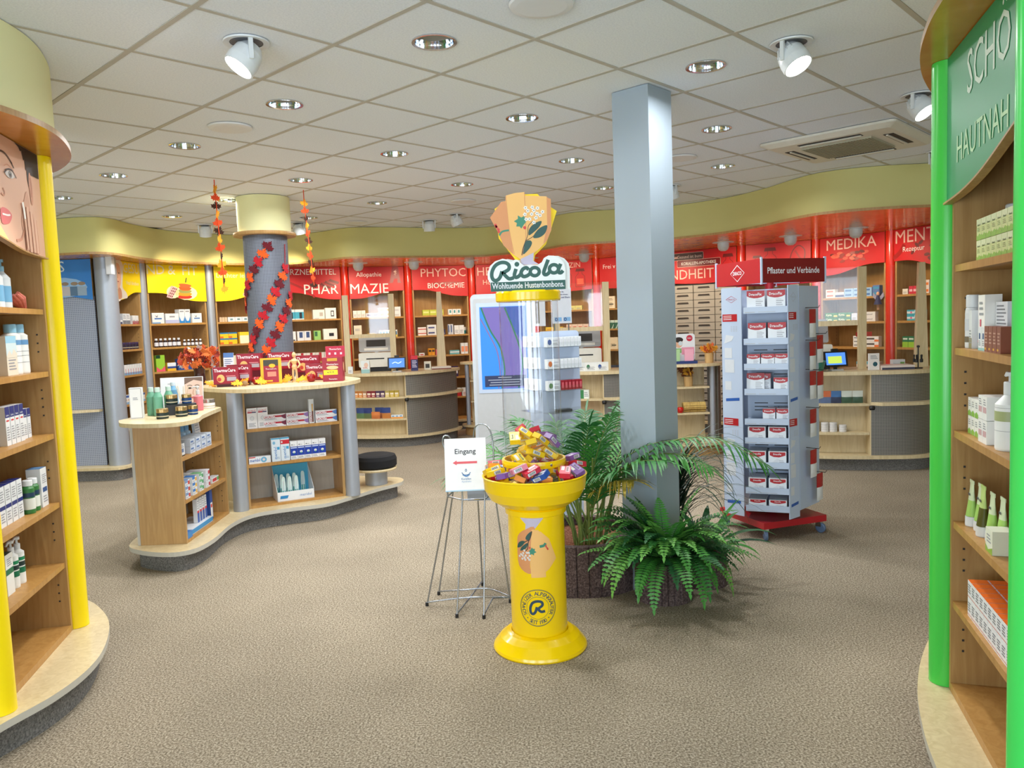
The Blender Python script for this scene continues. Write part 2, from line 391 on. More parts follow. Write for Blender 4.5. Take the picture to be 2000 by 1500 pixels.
for i, j in DL:
    x, y = G(i+.5, j+.5)
    dup(dl, 'downlight', 'round chrome downlight recessed in a ceiling tile', 'downlight', (x, y, CEIL), TH, 'recessed chrome downlights')
    lamp('AREA', 'downlight_glow', (x, y, CEIL-.015), 6.5 if (i, j) == (3, -2) else 10, (.97, .99, 1), shape='DISK', size=.15, spread=math.radians(165))
M_LENS = glow('spot_lens', (1, .98, .94), 9)
HOUS = MB().lathe([(0, .13), (.045, .125), (.07, .09), (.078, .04), (.076, 0), (.07, 0), (.068, .01)], 28, M_LAMPW)
for k in range(5):
    a = math.radians(-40+20*k); HOUS.tube([(.05*math.cos(a), .05*math.sin(a), .124), (.0745*math.cos(a), .0745*math.sin(a), .075)], .004, M_LAMPW, 6)
HOUS = HOUS.mesh('housing'); LENS = MB().lathe([(0, .012), (.069, .01)], 28, M_LENS).mesh('lens')
LENSOFF = MB().lathe([(0, .03), (.069, .02)], 28, col(120, 122, 126, .2)).mesh('lens')
FLAN = MB().lathe([(.082, -.003), (.112, -.006), (.114, 0)], 36, M_LAMPW).lathe([(0, -.001), (.083, -.001)], 36, col(96, 98, 102, .5)).mesh('flange')
YOKE = MB().box(-.009, .009, -.006, .006, -.085, 0, M_LAMPW).mesh('yoke')
def spot(x, y, d, on, power=0, z=CEIL):
    lab = 'lit white gimbal spotlight hanging from a ceiling flange' if on else 'unlit white gimbal spotlight hanging from a ceiling flange'
    r = thing('gimbal_spotlight', lab, 'spotlight', (x, y, z-.0035), 0, ('lit' if on else 'unlit')+' ceiling spotlights'); d = Vector(d).normalized(); aim = math.atan2(d.y, d.x)
    link('flange', FLAN, r).scale = (.85, .85, 1)
    e = d.to_track_quat('-Z', 'Y').to_euler()
    b = link('housing', HOUS, r, Vector((0, 0, -.055))+d*.07, 0, e); b.scale = (.88, .88, .95); link('lens', LENS if on else LENSOFF, b)
    v = Vector((-.072*math.sin(aim), .072*math.cos(aim), -.004))
    link('yoke', YOKE, r, v, aim); link('yoke', YOKE, r, (-v.x, -v.y, v.z), aim)
    if on:
        l = lamp('SPOT', 'spot_beam', (0, 0, 0), power, (1, .95, .88), spot_size=1.1, spot_blend=.6, shadow_soft_size=.06)
        l.location = Vector((x, y, z-.06))+d*.1; l.rotation_euler = e
for (i, j, d, on, pw) in [(.52, .33, (-.5, -.3, -.8), 1, 40), (3.51, -2.2, (.3, -.4, -.85), 1, 40), (5.85, -2.4, (.35, -.45, -.8), 1, 40), (4.45, 9.3, (-.1, .3, -.9), 0, 0), (5.73, 8.2, (.1, .3, -.9), 0, 0),
                          (7.62, 6.7, (0, .15, -1), 0, 0), (7.5, 5.82, (.35, .1, -.9), 0, 0), (8.25, 1.78, (.3, .2, -.9), 0, 0), (9.0, -1.75, (.2, .2, -.9), 0, 0)]:
    x, y = G(i, j); spot(x, y, d, on, pw)
# half-round lamps under the soffit light the red signs
EYE_L = MB().lathe([(0, -.105), (.03, -.102), (.055, -.085), (.068, -.055), (.07, -.006), (.125, -.005), (.128, 0)], 28, M_LAMPW).mesh('soffit_lamp')
for x, y in [(-1.99, 10.5), (-1.27, 10.68), (-.52, 10.75), (.3, 10.72), (1.02, 10.45), (1.85, 10.1), (2.6, 9.47), (3.24, 9.0), (3.72, 8.4)]:
    o = link('soffit_lamp', EYE_L, None, (x, y, ZS-.025)); tag(o, 'grey half-round lamp mounted under the maple soffit', 'lamp', 'half-round lamps under the soffit')
    n = min(POSTS, key=lambda p: math.dist(p, (x, y))); d = Vector((n[0]-x, n[1]-y, -.8))
    lamp('SPOT', 'soffit_beam', (x+.0, y+.02, ZS-.16), 15, (1, .84, .6), d.to_track_quat('-Z', 'Y').to_euler(), spot_size=2.5, spot_blend=.8, shadow_soft_size=.06)
for x, y in [(-3.9, 9.3), (-3.55, 9.85), (-2.95, 10.2)]:
    lamp('SPOT', 'shelf_beam', (x+.2, y-.25, CEIL-.25), 16, (1, .84, .6), Vector((-.3, .6, -.8)).to_track_quat('-Z', 'Y').to_euler(), spot_size=2, spot_blend=.8, shadow_soft_size=.06)
SPK = MB().lathe([(0, -.012), (.1, -.012), (.125, -.009), (.13, 0)], 40, M_WHITE).mesh('ceiling_speaker')
for i, j in [(1.5, 2.5), (1.57, -1.44), (6.5, .55), (6.55, 4.6), (6.55, 7.55)]:
    x, y = G(i, j); tag(link('ceiling_speaker', SPK, None, (x, y, CEIL-.003)), 'flat round white loudspeaker set in the ceiling', 'speaker', 'round ceiling loudspeakers')
# ------------------------------------------------------------------ ceiling air conditioner
x, y = G(7.36, -1.2)
ac = thing('ceiling_air_conditioner', 'square cream cassette air conditioner with slotted vents in the ceiling', 'air conditioner', (x, y, CEIL), TH)
M_AC = col(222, 218, 204, .5); b = .475
pan = MB(); rr = .04
def rsq(h, r): return [p for a, sx, sy in ((0, 1, 1), (90, -1, 1), (180, -1, -1), (270, 1, -1)) for p in arc(sx*(h-r), sy*(h-r), r, a, a+90, 4)]
A, B2, C2 = rsq(b, .04), rsq(b, .04), rsq(b-.05, .03); n = len(A)
pan.add([(p[0], p[1], -.004) for p in A]+[(p[0], p[1], -.02) for p in B2]+[(p[0], p[1], -.045) for p in C2], [(i, (i+1) % n, n+(i+1) % n, n+i) for i in range(n)]+[(n+i, n+(i+1) % n, 2*n+(i+1) % n, 2*n+i) for i in range(n)]+[tuple(range(2*n, 3*n))], M_AC)
pan.obj('panel', ac)
gr = MB(); g = .25
gr.box(-g, g, -g, g, -.056, -.0455, col(176, 172, 150, .6))
for k in range(25): gr.box(-g, g, -g+.02*k, -g+.02*k+.008, -.059, -.056, col(150, 146, 124, .6))
gr.obj('intake_grille', ac)
for k in range(4):
    v = MB().box(-.22, .22, .318, .385, -.048, -.0455, M_BLACK).obj('vent_slot', ac, (0, 0, 0), k*PI/2)
    MB().box(-.215, .215, .335, .35, -.056, -.0485, M_AC).obj('louvre', v)
# ------------------------------------------------------------------ round column with garland
COLX, COLY = -2.26, 7.4
rc = thing('round_column', 'round perforated steel column with cream collar behind the display counter', 'column', (COLX, COLY, 0))
MB().lathe([(.2, 1.0), (.2, ZS)], 48, M_PERF).obj('shaft', rc)
MB().lathe([(.2, 0), (.2, 1.0)], 48, M_GREYBACK).obj('lower_shaft', rc)
MB().lathe([(.24, 2.47), (.24, CEIL-.004)], 48, M_CREAM2).obj('collar', rc)
MB().lathe([(.2, 2.44), (.28, 2.44), (.285, 2.455), (.28, 2.47), (.24, 2.47)], 48, M_MAPLE).obj('collar_ring', rc)
LEAF = [(0, -.5), (.06, -.18), (.3, -.3), (.26, -.18), (.5, -.08), (.42, 0), (.5, .18), (.3, .14), (.24, .26), (.12, .12), (.16, .4), (.08, .36), (0, .55)]
LEAF = LEAF+[(-x, y) for x, y in reversed(LEAF[1:-1])]
def leaf_me(name, c, s):
    # gently cupped felt leaf with real thickness
    vs = []
    for dz in (-.002, .002):
        vs += [(x*s, dz+.18*s*x*x, y*s) for x, y in LEAF]
        vs += [(0, dz-.01*s, 0)]
    n = len(LEAF); f = [(i, (i+1) % n, n) for i in range(n)]+[(n+1+(i+1) % n, n+1+i, 2*n+1) for i in range(n)]+[(i, n+1+i, n+1+(i+1) % n, (i+1) % n) for i in range(n)]
    return MB().add(vs, f, c).mesh(name)
FELT = {k: col(*c, .95, 0, .12, 60) for k, c in dict(wine=(96, 14, 28), orange=(226, 86, 24), red=(176, 22, 36), amber=(240, 168, 40), rust=(222, 74, 30), brown=(62, 34, 20)).items()}
LM = {k: leaf_me('leaf', m, .115) for k, m in FELT.items()}
LS = {k: leaf_me('leaf', m, .1) for k, m in FELT.items()}
def helix(pts, seq, label, cord):
    g = thing('leaf_garland', label, 'garland', (COLX, COLY, 0), 0, None)
    for k, (a, z) in enumerate(pts):
        a = math.radians(a); o = link('leaf', LM[seq[k % len(seq)]], g, (.214*math.sin(a), -.214*math.cos(a), z))
        o.rotation_euler = Euler((0, math.radians(rnd.uniform(20, 75)), a), 'XYZ')
    path = [(.204*math.sin(math.radians(a)), -.204*math.cos(math.radians(a)), z) for a, z in pts]
    if cord: path = [(.204*math.sin(math.radians(cord[0])), -.204*math.cos(math.radians(cord[0])), cord[1])]+path
    MB().tube(spline(path, 4), .003, FELT['red'], 5).obj('cord', g)
def run(a0, z0, a1, z1, n): return [(a0+(a1-a0)*i/(n-1), z0+(z1-z0)*i/(n-1)) for i in range(n)]
helix(run(22, 2.33, -82, 1.78, 9), ['wine', 'orange', 'red'], 'short felt leaf garland wound highest on the round column', None)
helix(run(68, 2.13, -78, 1.2, 14), ['red', 'orange', 'wine'], 'long felt leaf garland hanging by a red cord across the round column', (74, 2.36))
helix(run(86, 1.88, -20, 1.24, 10), ['red', 'orange', 'wine'], 'felt leaf garland wound lowest on the round column', None)
def hang(x, y, z0, n, step, label, s, dx):
    g = thing('hanging_leaf_garland', label, 'garland', (x, y, CEIL))
    seq = ['amber', 'rust', 'brown']
    for k in range(n):
        o = link('leaf', LS[seq[k % 3]], g, (dx*k, .002*(k % 2), z0-CEIL-step*k)); o.scale = (s, 1, s)
        o.rotation_euler = (0, math.radians(rnd.uniform(-30, 30)), math.radians(rnd.choice((-1, 1))*rnd.uniform(25, 62)))
    MB().tube([(0, 0, -.002), (0, 0, z0-CEIL), (dx*n, 0, z0-CEIL-step*(n-1))], .004, FELT['rust'], 5).obj('cord', g)
hang(-2.35, 6.44, 2.72, 13, .067, 'hanging leaf garland of amber, orange and brown felt leaves over the vase', .85, .002)
hang(-1.79, 7.06, 2.68, 12, .066, 'hanging leaf garland on a long orange ribbon over the heat wrap cartons', .75, .004)
# ------------------------------------------------------------------ shelving
SH = [1.70, 1.41, 1.115, .785, .49]
DESC = [(0, 2.07), (.3, 2.06), (.7, 1.98), (1, 1.965)]; ASC = [(0, 1.965), (.3, 1.98), (.7, 2.06), (1, 2.07)]; LEVEL = [(0, 1.99), (.5, 1.97), (1, 1.99)]
def wave(L, prof, x0, x1): return [(x0+(x1-x0)*p[0], p[1]) for p in spline([(a, b, 0) for a, b in prof], 6)]
def post(p, r, m, label, z0=.15, z1=2.415, group=None, name='column_post'):
    o = MB().lathe([(0, 0), (r, 0), (r, z1-z0), (0, z1-z0)], 28, m).obj(name, None, (p[0], p[1], z0)); return tag(o, label, 'post', group)
def wall_unit(a, b, sign_m, prof, label, texts=(), art=None, shelves=SH, depth=.36, ra=.06, rb=.06, body=True, sign_top=2.412, rim=False, extra_z=None):
    fr = Fr(a, b); L = fr.L; u = thing('shelf_unit', label, 'shelf unit', (a[0], a[1], .15), fr.rz); fr.u = u
    x0, x1 = ra, L-rb; Z = -.15
    if body:
        MB().box(x0, x0+.02, 0, depth, 0, sign_top+Z, M_MAPLE).obj('side_panel', u); MB().box(x1-.02, x1, 0, depth, 0, sign_top+Z, M_MAPLE).obj('side_panel', u)
        MB().box(x0+.02, x1-.02, depth-.012, depth, 0, sign_top+Z, M_SHELF).obj('back_panel', u)
        for z in shelves: MB().box(x0+.021, x1-.021, .005, depth-.013, z-.024+Z, z+Z, M_SHELF).obj('shelf', u)
        MB().box(x0+.021, x1-.021, .0, depth-.013, 0, .03, M_SHELF).obj('base_shelf', u)
        pin = MB()
        for z in [.3, .34, .38, .6, .64, .68, .9, .94, .98, 1.2, 1.24, 1.28, 1.32, 1.5, 1.54, 1.58]:
            if min(abs(z-s+.015) for s in shelves) < .03: continue
            for x, e in ((x0+.0215, .0), (x1-.0215, 0)):
                for y in (.04, depth-.07): pin.box(x-.001, x+.001, y-.0035, y+.0035, z+Z, z+Z+.007, M_DARK)
        pin.obj('peg_holes', u)['kind'] = 'stuff'
    w = wave(L, prof, x0+.001, x1-.001); e = -.018
    poly = [(x0+.001, sign_top)]+w+[(x1-.001, sign_top)]; poly = [(p[0], p[1]+Z) for p in poly]
    sg = MB().plate(poly, e, -.001, sign_m, M_MAPLE).obj('header_sign', u)
    if rim:
        r_ = MB(); c = [(p[0], p[1]+Z) for p in w]
        for p, q in zip(c, c[1:]): r_.hexa([(p[0], e-.012, p[1]-.007), (q[0], e-.012, q[1]-.007), (q[0], -.001, q[1]-.007), (p[0], -.001, p[1]-.007)], [(p[0], e-.012, p[1]-.0005), (q[0], e-.012, q[1]-.0005), (q[0], -.001, q[1]-.0005), (p[0], -.001, p[1]-.0005)], M_MAPLE)
        r_.obj('sign_rim', sg)
    y = e-.0012
    for a1 in (art if isinstance(art, (list, tuple)) else [art] if art else []):
        A = MB(); a1(A, y, L); A.v = [(a_, b_, c_+Z) for a_, b_, c_ in A.v]; q_ = A.obj('printed_picture', sg)
        if a1 in (art_pills, art_caps): q_['kind'] = 'stuff'
    for (s, xc, zc, h, m, al, mw) in texts:
        MB().print_(s, (xc, y-.0006, zc+Z), (1, 0, 0), (0, 0, 1), h, m, al, mw).obj('lettering', sg)
    return fr
RNK = ['topmost', 'second', 'third', 'fourth', 'fifth', 'bottom']
# flat pictures printed on the signs
def disc(A, x, y, z, rx, rz, m, n=14, rot=0):
    c, s = math.cos(rot), math.sin(rot)
    A.add([(x+c*rx*math.cos(t)-s*rz*math.sin(t), y, z+s*rx*math.cos(t)+c*rz*math.sin(t)) for t in (2*PI*i/n for i in range(n))], [tuple(range(n))], m)
def shape(A, y, pts, m): A.add([(x, y, z) for x, z in pts], [tuple(range(len(pts)))], m)
SK = col(222, 172, 140, .6, 0, .08, 9); SK2 = col(196, 138, 106, .6, 0, .08, 9); HAIRG = col(226, 214, 198, .6); HAIRB = col(42, 28, 22, .6)
def art_old_lady(A, y, L):
    b0 = len(A.v); shape(A, y, spline([(.07, 1.98), (.07, 2.4), (.24, 2.4), (.26, 2.3), (.22, 2.12), (.3, 2.06), (.32, 2.0), (.2, 1.985)], 4, True), HAIRG)
    shape(A, y-.0004, spline([(.075, 2.36), (.17, 2.37), (.2, 2.27), (.185, 2.16), (.14, 2.1), (.09, 2.12), (.075, 2.2)], 4, True), SK)
    for x in (.1, .155): disc(A, x, y-.0008, 2.27, .014, .006, HAIRB)
    shape(A, y-.0008, [(.125, 2.26), (.115, 2.215), (.135, 2.215)], SK2); disc(A, .125, y-.0008, 2.175, .022, .006, col(170, 90, 84, .6))
    shape(A, y-.0008, spline([(.09, 1.99), (.1, 2.08), (.15, 2.11), (.19, 2.07), (.18, 1.99)], 4, True), SK2)
    A.v = A.v[:b0]+[(.1+x*.95, y_, z) for x, y_, z in A.v[b0:]]
def art_fruit(A, y, L):
    k = .38
    disc(A, k+.17, y, 2.07, .15, .085, col(255, 246, 190, .5)); disc(A, k, y, 2.08, .085, .075, col(255, 246, 190, .5))
    for i, c in enumerate([(190, 50, 36), (232, 150, 40), (150, 150, 80), (226, 92, 30), (206, 96, 44)]):
        shape(A, y-.0005-.0002*i, spline([(k+.07+.012*i, 2.005+.034*i), (k+.2, 2.0+.034*i), (k+.245, 2.03+.034*i), (k+.16, 2.05+.034*i), (k+.08, 2.045+.034*i)], 4, True), col(*c, .5))
    A.stroke([(k+.17, 2.2), (k+.185, 2.26)], .014, col(70, 80, 40, .5), (0, y-.002, 0))
    shape(A, y-.001, [(k-.09, 2.02), (k-.02, 2.0), (k+.06, 2.13), (k-.02, 2.16)], col(214, 180, 176, .4))
    for i in range(4):
        for j in range(3): A.stroke([(k-.066+.02*i+.02*j, 2.03+.03*i-.006*j), (k-.05+.02*i+.02*j, 2.045+.03*i-.006*j)], .011, col(120, 44, 44, .5), (0, y-.0014, 0), n=1)
def art_hand(A, y, L):
    shape(A, y, spline([(.42, 2.05), (.5, 2.14), (.56, 2.2), (.66, 2.18), (.7, 2.08), (.6, 2.02), (.5, 2.0)], 4, True), SK)
    for i in range(6): disc(A, .45+.03*i, y-.0005, 2.05+.012*(i % 3), .014, .01, col(200, 60+20*i, 40, .5))
RD = col(160, 26, 26, .4, 0, .2, 8); RD2 = col(112, 20, 20, .45, 0, .2, 8); RL = col(232, 92, 66, .4, 0, .15, 8)
def art_sticks(A, y, L):
    A.stroke([(.08, 2.24), (.25, 2.17), (.42, 2.08), (.5, 2.0)], .03, RD, (0, y, 0))
    for i in range(6): shape(A, y-.0003*(i+1), [(.55+.03*i, 2.16+.012*i), (.68+.03*i, 2.1+.015*i), (.7+.03*i, 2.13+.015*i), (.57+.03*i, 2.19+.012*i)], RD2 if i % 2 else RD)
def art_apotheke(A, y, L):
    m = col(150, 16, 30, .4); x = .65; z = 2.2
    shape(A, y, [(x-.01, z), (x+.03, z+.2), (x+.02, z+.24), (x+.09, z+.24), (x+.12, z+.19), (x+.14, z), (x+.17, z-.02), (x+.1, z-.02), (x+.1, z+.04), (x+.055, z+.04), (x+.03, z-.02), (x-.03, z-.02)], m)
    disc(A, x+.07, y-.0005, z+.14, .022, .012, M_TEXTR); A.stroke([(x+.07, z+.13), (x+.07, z+.08)], .007, M_TEXTR, (0, y-.0008, 0), n=1)
    A.stroke([(x+.05, z+.1), (x+.09, z+.115), (x+.055, z+.14), (x+.09, z+.165)], .005, M_TEXTR, (0, y-.001, 0))
def art_leaves(A, y, L):
    for i in range(6): A.stroke([(.3+.06*i, 2.1+.02*(i % 2)), (.36+.06*i, 2.16), (.46+.06*i, 2.17)], .016, RD, (0, y-.0002*i, 0))
def flask(A, x, y, z, s, m=None):
    m = m or RD2
    A.stroke([(x-.06*s, z), (x-.06*s, z+.12*s), (x-.025*s, z+.16*s), (x-.025*s, z+.19*s)], .006, m, (0, y, 0), n=3)
    A.stroke([(x+.06*s, z), (x+.06*s, z+.12*s), (x+.025*s, z+.16*s), (x+.025*s, z+.19*s)], .006, m, (0, y, 0), n=3)
    shape(A, y-.0003, [(x-.06*s, z+.19*s), (x+.06*s, z+.19*s), (x+.05*s, z+.225*s), (x-.05*s, z+.225*s)], m); A.stroke([(x-.06*s, z), (x+.06*s, z)], .006, m, (0, y-.0003, 0), n=1)
    shape(A, y-.0005, [(x-.042*s, z+.03*s), (x+.042*s, z+.03*s), (x+.042*s, z+.1*s), (x-.042*s, z+.1*s)], RL)
art_flasks = [lambda A, y, L: flask(A, .5, y, 2.06, 1.15), lambda A, y, L: flask(A, .7, y, 2.03, 1.15)]
def art_pipe(A, y, L):
    A.stroke(spline([(.62, 2.12), (.6, 2.2), (.63, 2.3), (.7, 2.36), (.77, 2.3), (.76, 2.18), (.7, 2.1)], 2, True), .012, RD2, (0, y, 0), n=2)
    A.stroke([(.66, 2.3), (.72, 2.2), (.78, 2.12)], .02, RD, (0, y, 0))
art_flasks2 = [lambda A, y, L: flask(A, .2, y, 2.06, .95), lambda A, y, L: flask(A, .36, y, 2.08, 1.25), art_pipe]
def art_flask3(A, y, L): flask(A, .86, y, 2.06, 1.2)
def stickers(u):
    y = -.0194; g = col(74, 54, 54, .5)
    for (x0, x1, z0, z1, m, t, tm) in ((.07, .525, 2.292, 2.385, g, 'Gesund ist bunt', col(196, 178, 172, .5)), (.15, .76, 2.2, 2.291, col(120, 14, 24, .4), 'KORALLEN-APOTHEKE', M_TEXTW)):
        R = arc(x1-.015, z1-.015, .015, 0, 90, 3)+arc(x0+.015, z1-.015, .015, 90, 180, 3)+arc(x0+.015, z0+.015, .015, 180, 270, 3)+arc(x1-.015, z0+.015, .015, 270, 360, 3)
        A = MB(); shape(A, y-.0004, R, m); A.stroke(R, .004, M_TEXTR, (0, y-.0008, 0), n=1, closed=True)
        A.print_(t, ((x0+x1)/2+(.03 if m is g else 0), y-.001, z0+.024), (1, 0, 0), (0, 0, 1), .04, tm, 'C', (x1-x0)*.8, .012)
        for dx in ((-.02, 0, .02) if m is g else ()): shape(A, y-.001, [(.13+dx-.014, 2.32), (.13+dx+.014, 2.32), (.13+dx, 2.35)], M_TEXTR)
        A.v = [(a, b, c-.15) for a, b, c in A.v]; A.obj('sticker', u)
def art_pills(A, y, L):
    r = random.Random(3)
    for i in range(26): disc(A, .22+.44*r.random(), y-.0002*i, 2.12+.1*r.random()-.05*0, .035, .018, [RD, RL, RD2, col(216, 70, 52, .4)][i % 4], 12, r.uniform(-.3, .3))
def art_caps(A, y, L):
    r = random.Random(5); A.stroke([(.05, 2.1), (.14, 2.16), (.2, 2.24)], .05, RD, (0, y, 0))
    for i in range(9): disc(A, .3+.4*r.random(), y-.0002*i, 2.06+.2*r.random(), .035, .018, RD2, 12, r.uniform(-1, 1))
def art_jars(A, y, L):
    disc(A, .42, y, 2.09, .3, .11, col(150, 190, 230, .5))
    for i, (x, c) in enumerate([(.2, (214, 206, 200)), (.3, (176, 160, 146)), (.38, (120, 150, 190)), (.48, (196, 190, 190)), (.58, (90, 120, 150)), (.66, (150, 170, 190))]):
        shape(A, y-.0004-.0001*i, [(x-.05, 2.0), (x+.05, 2.0), (x+.05, 2.1), (x-.05, 2.1)], col(*c, .5)); disc(A, x, y-.001, 2.13, .04, .02, col(150, 130, 110, .5))
    for k in range(8): disc(A, .4+.03*math.cos(k*PI/4), y-.0015, 2.05+.03*math.sin(k*PI/4), .016, .009, M_WHITE, 8, k*PI/4)
    disc(A, .4, y-.002, 2.05, .012, .012, col(230, 190, 60, .5))
WC = M_TEXTR
U = {}
U['SS'] = Fr((-5.3, 8.55), (-4.4, 8.55))
U['Y1'] = wall_unit(POSTS[0], POSTS[1], M_YSIGN, ASC, 'maple shelf unit under the yellow sign with a grey-haired woman', [('GESU', .71, 2.285, .11, col(226, 222, 190, .5), 'R', .36), ('Vital bleiben', .69, 2.15, .042, col(232, 228, 190, .5), 'R', .3)], art_old_lady, ra=.13)
U['Y2'] = wall_unit(POSTS[1], POSTS[2], M_YSIGN, DESC, 'maple shelf unit under the yellow sign with sliced fruit', [('ND', .065, 2.295, .11, col(226, 222, 190, .5), 'L', .22), ('&', .33, 2.295, .11, col(226, 222, 190, .5), 'L', .22), ('FIT', .52, 2.295, .11, col(226, 222, 190, .5), 'L', .25)], art_fruit)
U['Y3'] = wall_unit(POSTS[2], POSTS[3], M_YSIGN, ASC, 'maple shelf unit under the yellow sign with a hand holding pills', [('Leichter leben', .09, 2.27, .06, col(240, 234, 200, .5), 'L', .5)], art_hand)
U['P1'] = wall_unit(POSTS[3], POSTS[4], M_RED, DESC, 'maple shelf unit under the red sign of medicines and cinnamon sticks', [('ARZNEIMITTEL', .11, 2.31, .078, M_TEXTW, 'L', .7), ('PHAR', .83, 2.045, .132, M_TEXTW, 'R', .5)], art_sticks)
U['P2'] = wall_unit(POSTS[4], POSTS[5], M_RED, ASC, 'maple shelf unit under the red sign with the pharmacy letter emblem', [('Allopathie', .165, 2.255, .08, M_TEXTW, 'L', .37), ('MAZIE', .075, 2.04, .135, M_TEXTW, 'L', .58)], art_apotheke)
U['P3'] = wall_unit(POSTS[5], POSTS[6], M_RED, DESC, 'maple shelf unit under the red sign about herbs and biochemistry', [('PHYTOC', .855, 2.255, .12, WC, 'R', .7), ('BIOCHEMIE', .83, 2.09, .076, M_TEXTW, 'R', .56)], art_leaves)
U['P4'] = wall_unit(POSTS[6], POSTS[7], M_RED, ASC, 'maple shelf unit behind the upright information screen', [('HE', .09, 2.255, .12, WC, 'L', .3), ('Ho', .17, 2.12, .07, WC, 'L', .3)])
U['P5'] = wall_unit(POSTS[7], POSTS[8], M_RED, LEVEL, 'maple shelf unit under the red sign with two apothecary flasks', [('MEDIZIN', .705, 2.31, .072, WC, 'R', .5)], art_flasks)
U['P6'] = wall_unit(POSTS[8], POSTS[9], M_RED, LEVEL, 'maple shelf unit half hidden by the square pillar', [('Frei v', .12, 2.26, .06, M_TEXTW, 'L', .4)])
U['P7'] = wall_unit(POSTS[9], POSTS[10], M_RED, LEVEL, 'red header sign over the grey drawer cabinet', [('NDHEIT', .665, 2.04, .125, WC, 'R', .62)], art_flask3, body=False); stickers(U['P7'].u)
U['P8'] = wall_unit(POSTS[10], POSTS[11], M_RED, LEVEL, 'maple shelf unit behind the dressing display tower', [], art_flasks2)
U['P9'] = wall_unit(POSTS[11], POSTS[12], M_RED, ASC, 'maple shelf unit under the red sign with heaped tablets', [('MEDIKA', .15, 2.264, .12, WC, 'L', .72)], art_pills)
U['P10'] = wall_unit(POSTS[12], POSTS[13], M_RED, DESC, 'maple shelf unit under the red prescription sign', [('MENTE', .083, 2.26, .135, WC, 'L', .74), ('Rezeptur', .18, 2.145, .07, M_TEXTW, 'L', .3)], art_caps)
post(POSTS[0], .11, M_STEEL, 'thick grey steel post between the blue and yellow signs')
for k in (1, 2): post(POSTS[k], .05, M_STEEL, 'slim grey steel post between yellow shelf signs', group='slim grey posts')
post(POSTS[3], .05, M_STEEL, 'slim grey steel post behind the round column')
for k, s_ in zip(range(4, 14), ('between the cinnamon and pharmacy emblem signs', 'between the pharmacy emblem and herb signs', 'between the herb sign and the kiosk', 'behind the candy dispenser', 'beside the two-flask sign', 'behind the square pillar', 'at the drawer cabinet end', 'between the dressing tower and tablet sign', 'between the heaped tablet and prescription signs', 'at the end of the prescription sign')):
    post(POSTS[k], .055, M_REDPOST, 'glossy red round post '+s_)
# plinth in front of the back shelving
line = [(-5.3, 8.42), (-4.5, 8.36), (-4.25, 8.42), (-4.2, 8.8), (-4.24, 9.3), (-3.72, 10.0), (-3.05, 10.55), (-2.25, 10.95), (-1.43, 11.25), (-.53, 11.5), (.4, 11.5), (1.23, 11.2), (2.1, 10.58), (2.9, 9.94), (3.66, 9.47), (4.19, 8.74), (4.52, 7.9)]
ls = spline(line, 3); bk = list(reversed(offset(BACK, .03)))
pl = thing('shelf_plinth', 'long pale maple plinth with grey carpet kick under the back shelving', 'plinth')
MB().prism(ls+bk, .12, .149, M_PALE).obj('plinth_board', pl); MB().prism(offset(ls, -.05)+bk, 0, .12, M_KICK).obj('kick_board', pl)
# blue wellness bay: perforated wall with ledge
ss = thing('perforated_bay', 'blue-signed bay of perforated steel with a small ledge', 'display wall', (-5.3, 8.55, .15))
MB().sheet([(0, 0), (.79, 0)], 0, 1.86, M_PERFB, .02, False).obj('perforated_panel', ss)
MB().prism([(0, -.001), (0, -.1)]+spline([(.2, -.16), (.5, -.16), (.78, -.07)], 5)+[(.79, -.001)], .6, .625, M_PALE).obj('ledge', ss)
A = MB().plate([(0, 1.84)]+wave(.79, [(0, 1.86), (.5, 1.88), (1, 1.82)], 0, .79)+[(.79, 2.26), (0, 2.26)], -.02, -.001, M_BLUE, M_MAPLE); sg = A.obj('header_sign', ss)
A = MB(); art_jars(A, -.0212, .79); A.v = [(x+.02, y, z-.13) for x, y, z in A.v]; A.obj('printed_picture', sg)
MB().print_('SS', (.506, -.0216, 2.13), (1, 0, 0), (0, 0, 1), .115, col(214, 228, 240, .5), 'R').obj('lettering', sg)
o = tag(MB().prism(rsq(.035, .012), -.1, .1, M_WHITE).obj('motion_detector', None, (-4.262, 8.455, 2.33)), 'small white motion detector fixed to the thick grey post', 'detector')
# ------------------------------------------------------------------ grey drawer cabinet
fr = U['P7']; dc = thing('drawer_cabinet', 'tall grey apothecary cabinet of many narrow drawers', 'cabinet', fr.w(0, 0, .15), fr.rz)
MD = col(176, 168, 156, .5, 0, .03); MH = col(86, 80, 76, .5)
MB().box(.06, fr.L-.06, .035, .36, 0, 1.82, col(120, 114, 106, .6)).obj('carcass', dc)
dw = (fr.L-.13)/3
dme = MB().box(0, dw-.012, 0, .034, 0, .094, MD).mesh('drawer'); hme = MB()
hme.add([(dw*.2, -.006, .05), (dw*.76, -.006, .05), (dw*.72, -.014, .068), (dw*.24, -.014, .068), (dw*.2, -.0005, .05), (dw*.76, -.0005, .05), (dw*.72, -.0005, .072), (dw*.24, -.0005, .072)], [(0, 1, 2, 3), (3, 2, 6, 7), (0, 3, 7, 4), (1, 5, 6, 2), (0, 4, 5, 1)], MH); hme = hme.mesh('handle')
for c in range(3):
    for r in range(18): o = link('drawer', dme, dc, (.068+dw*c, 0, .01+.1*r)); link('handle', hme, o)
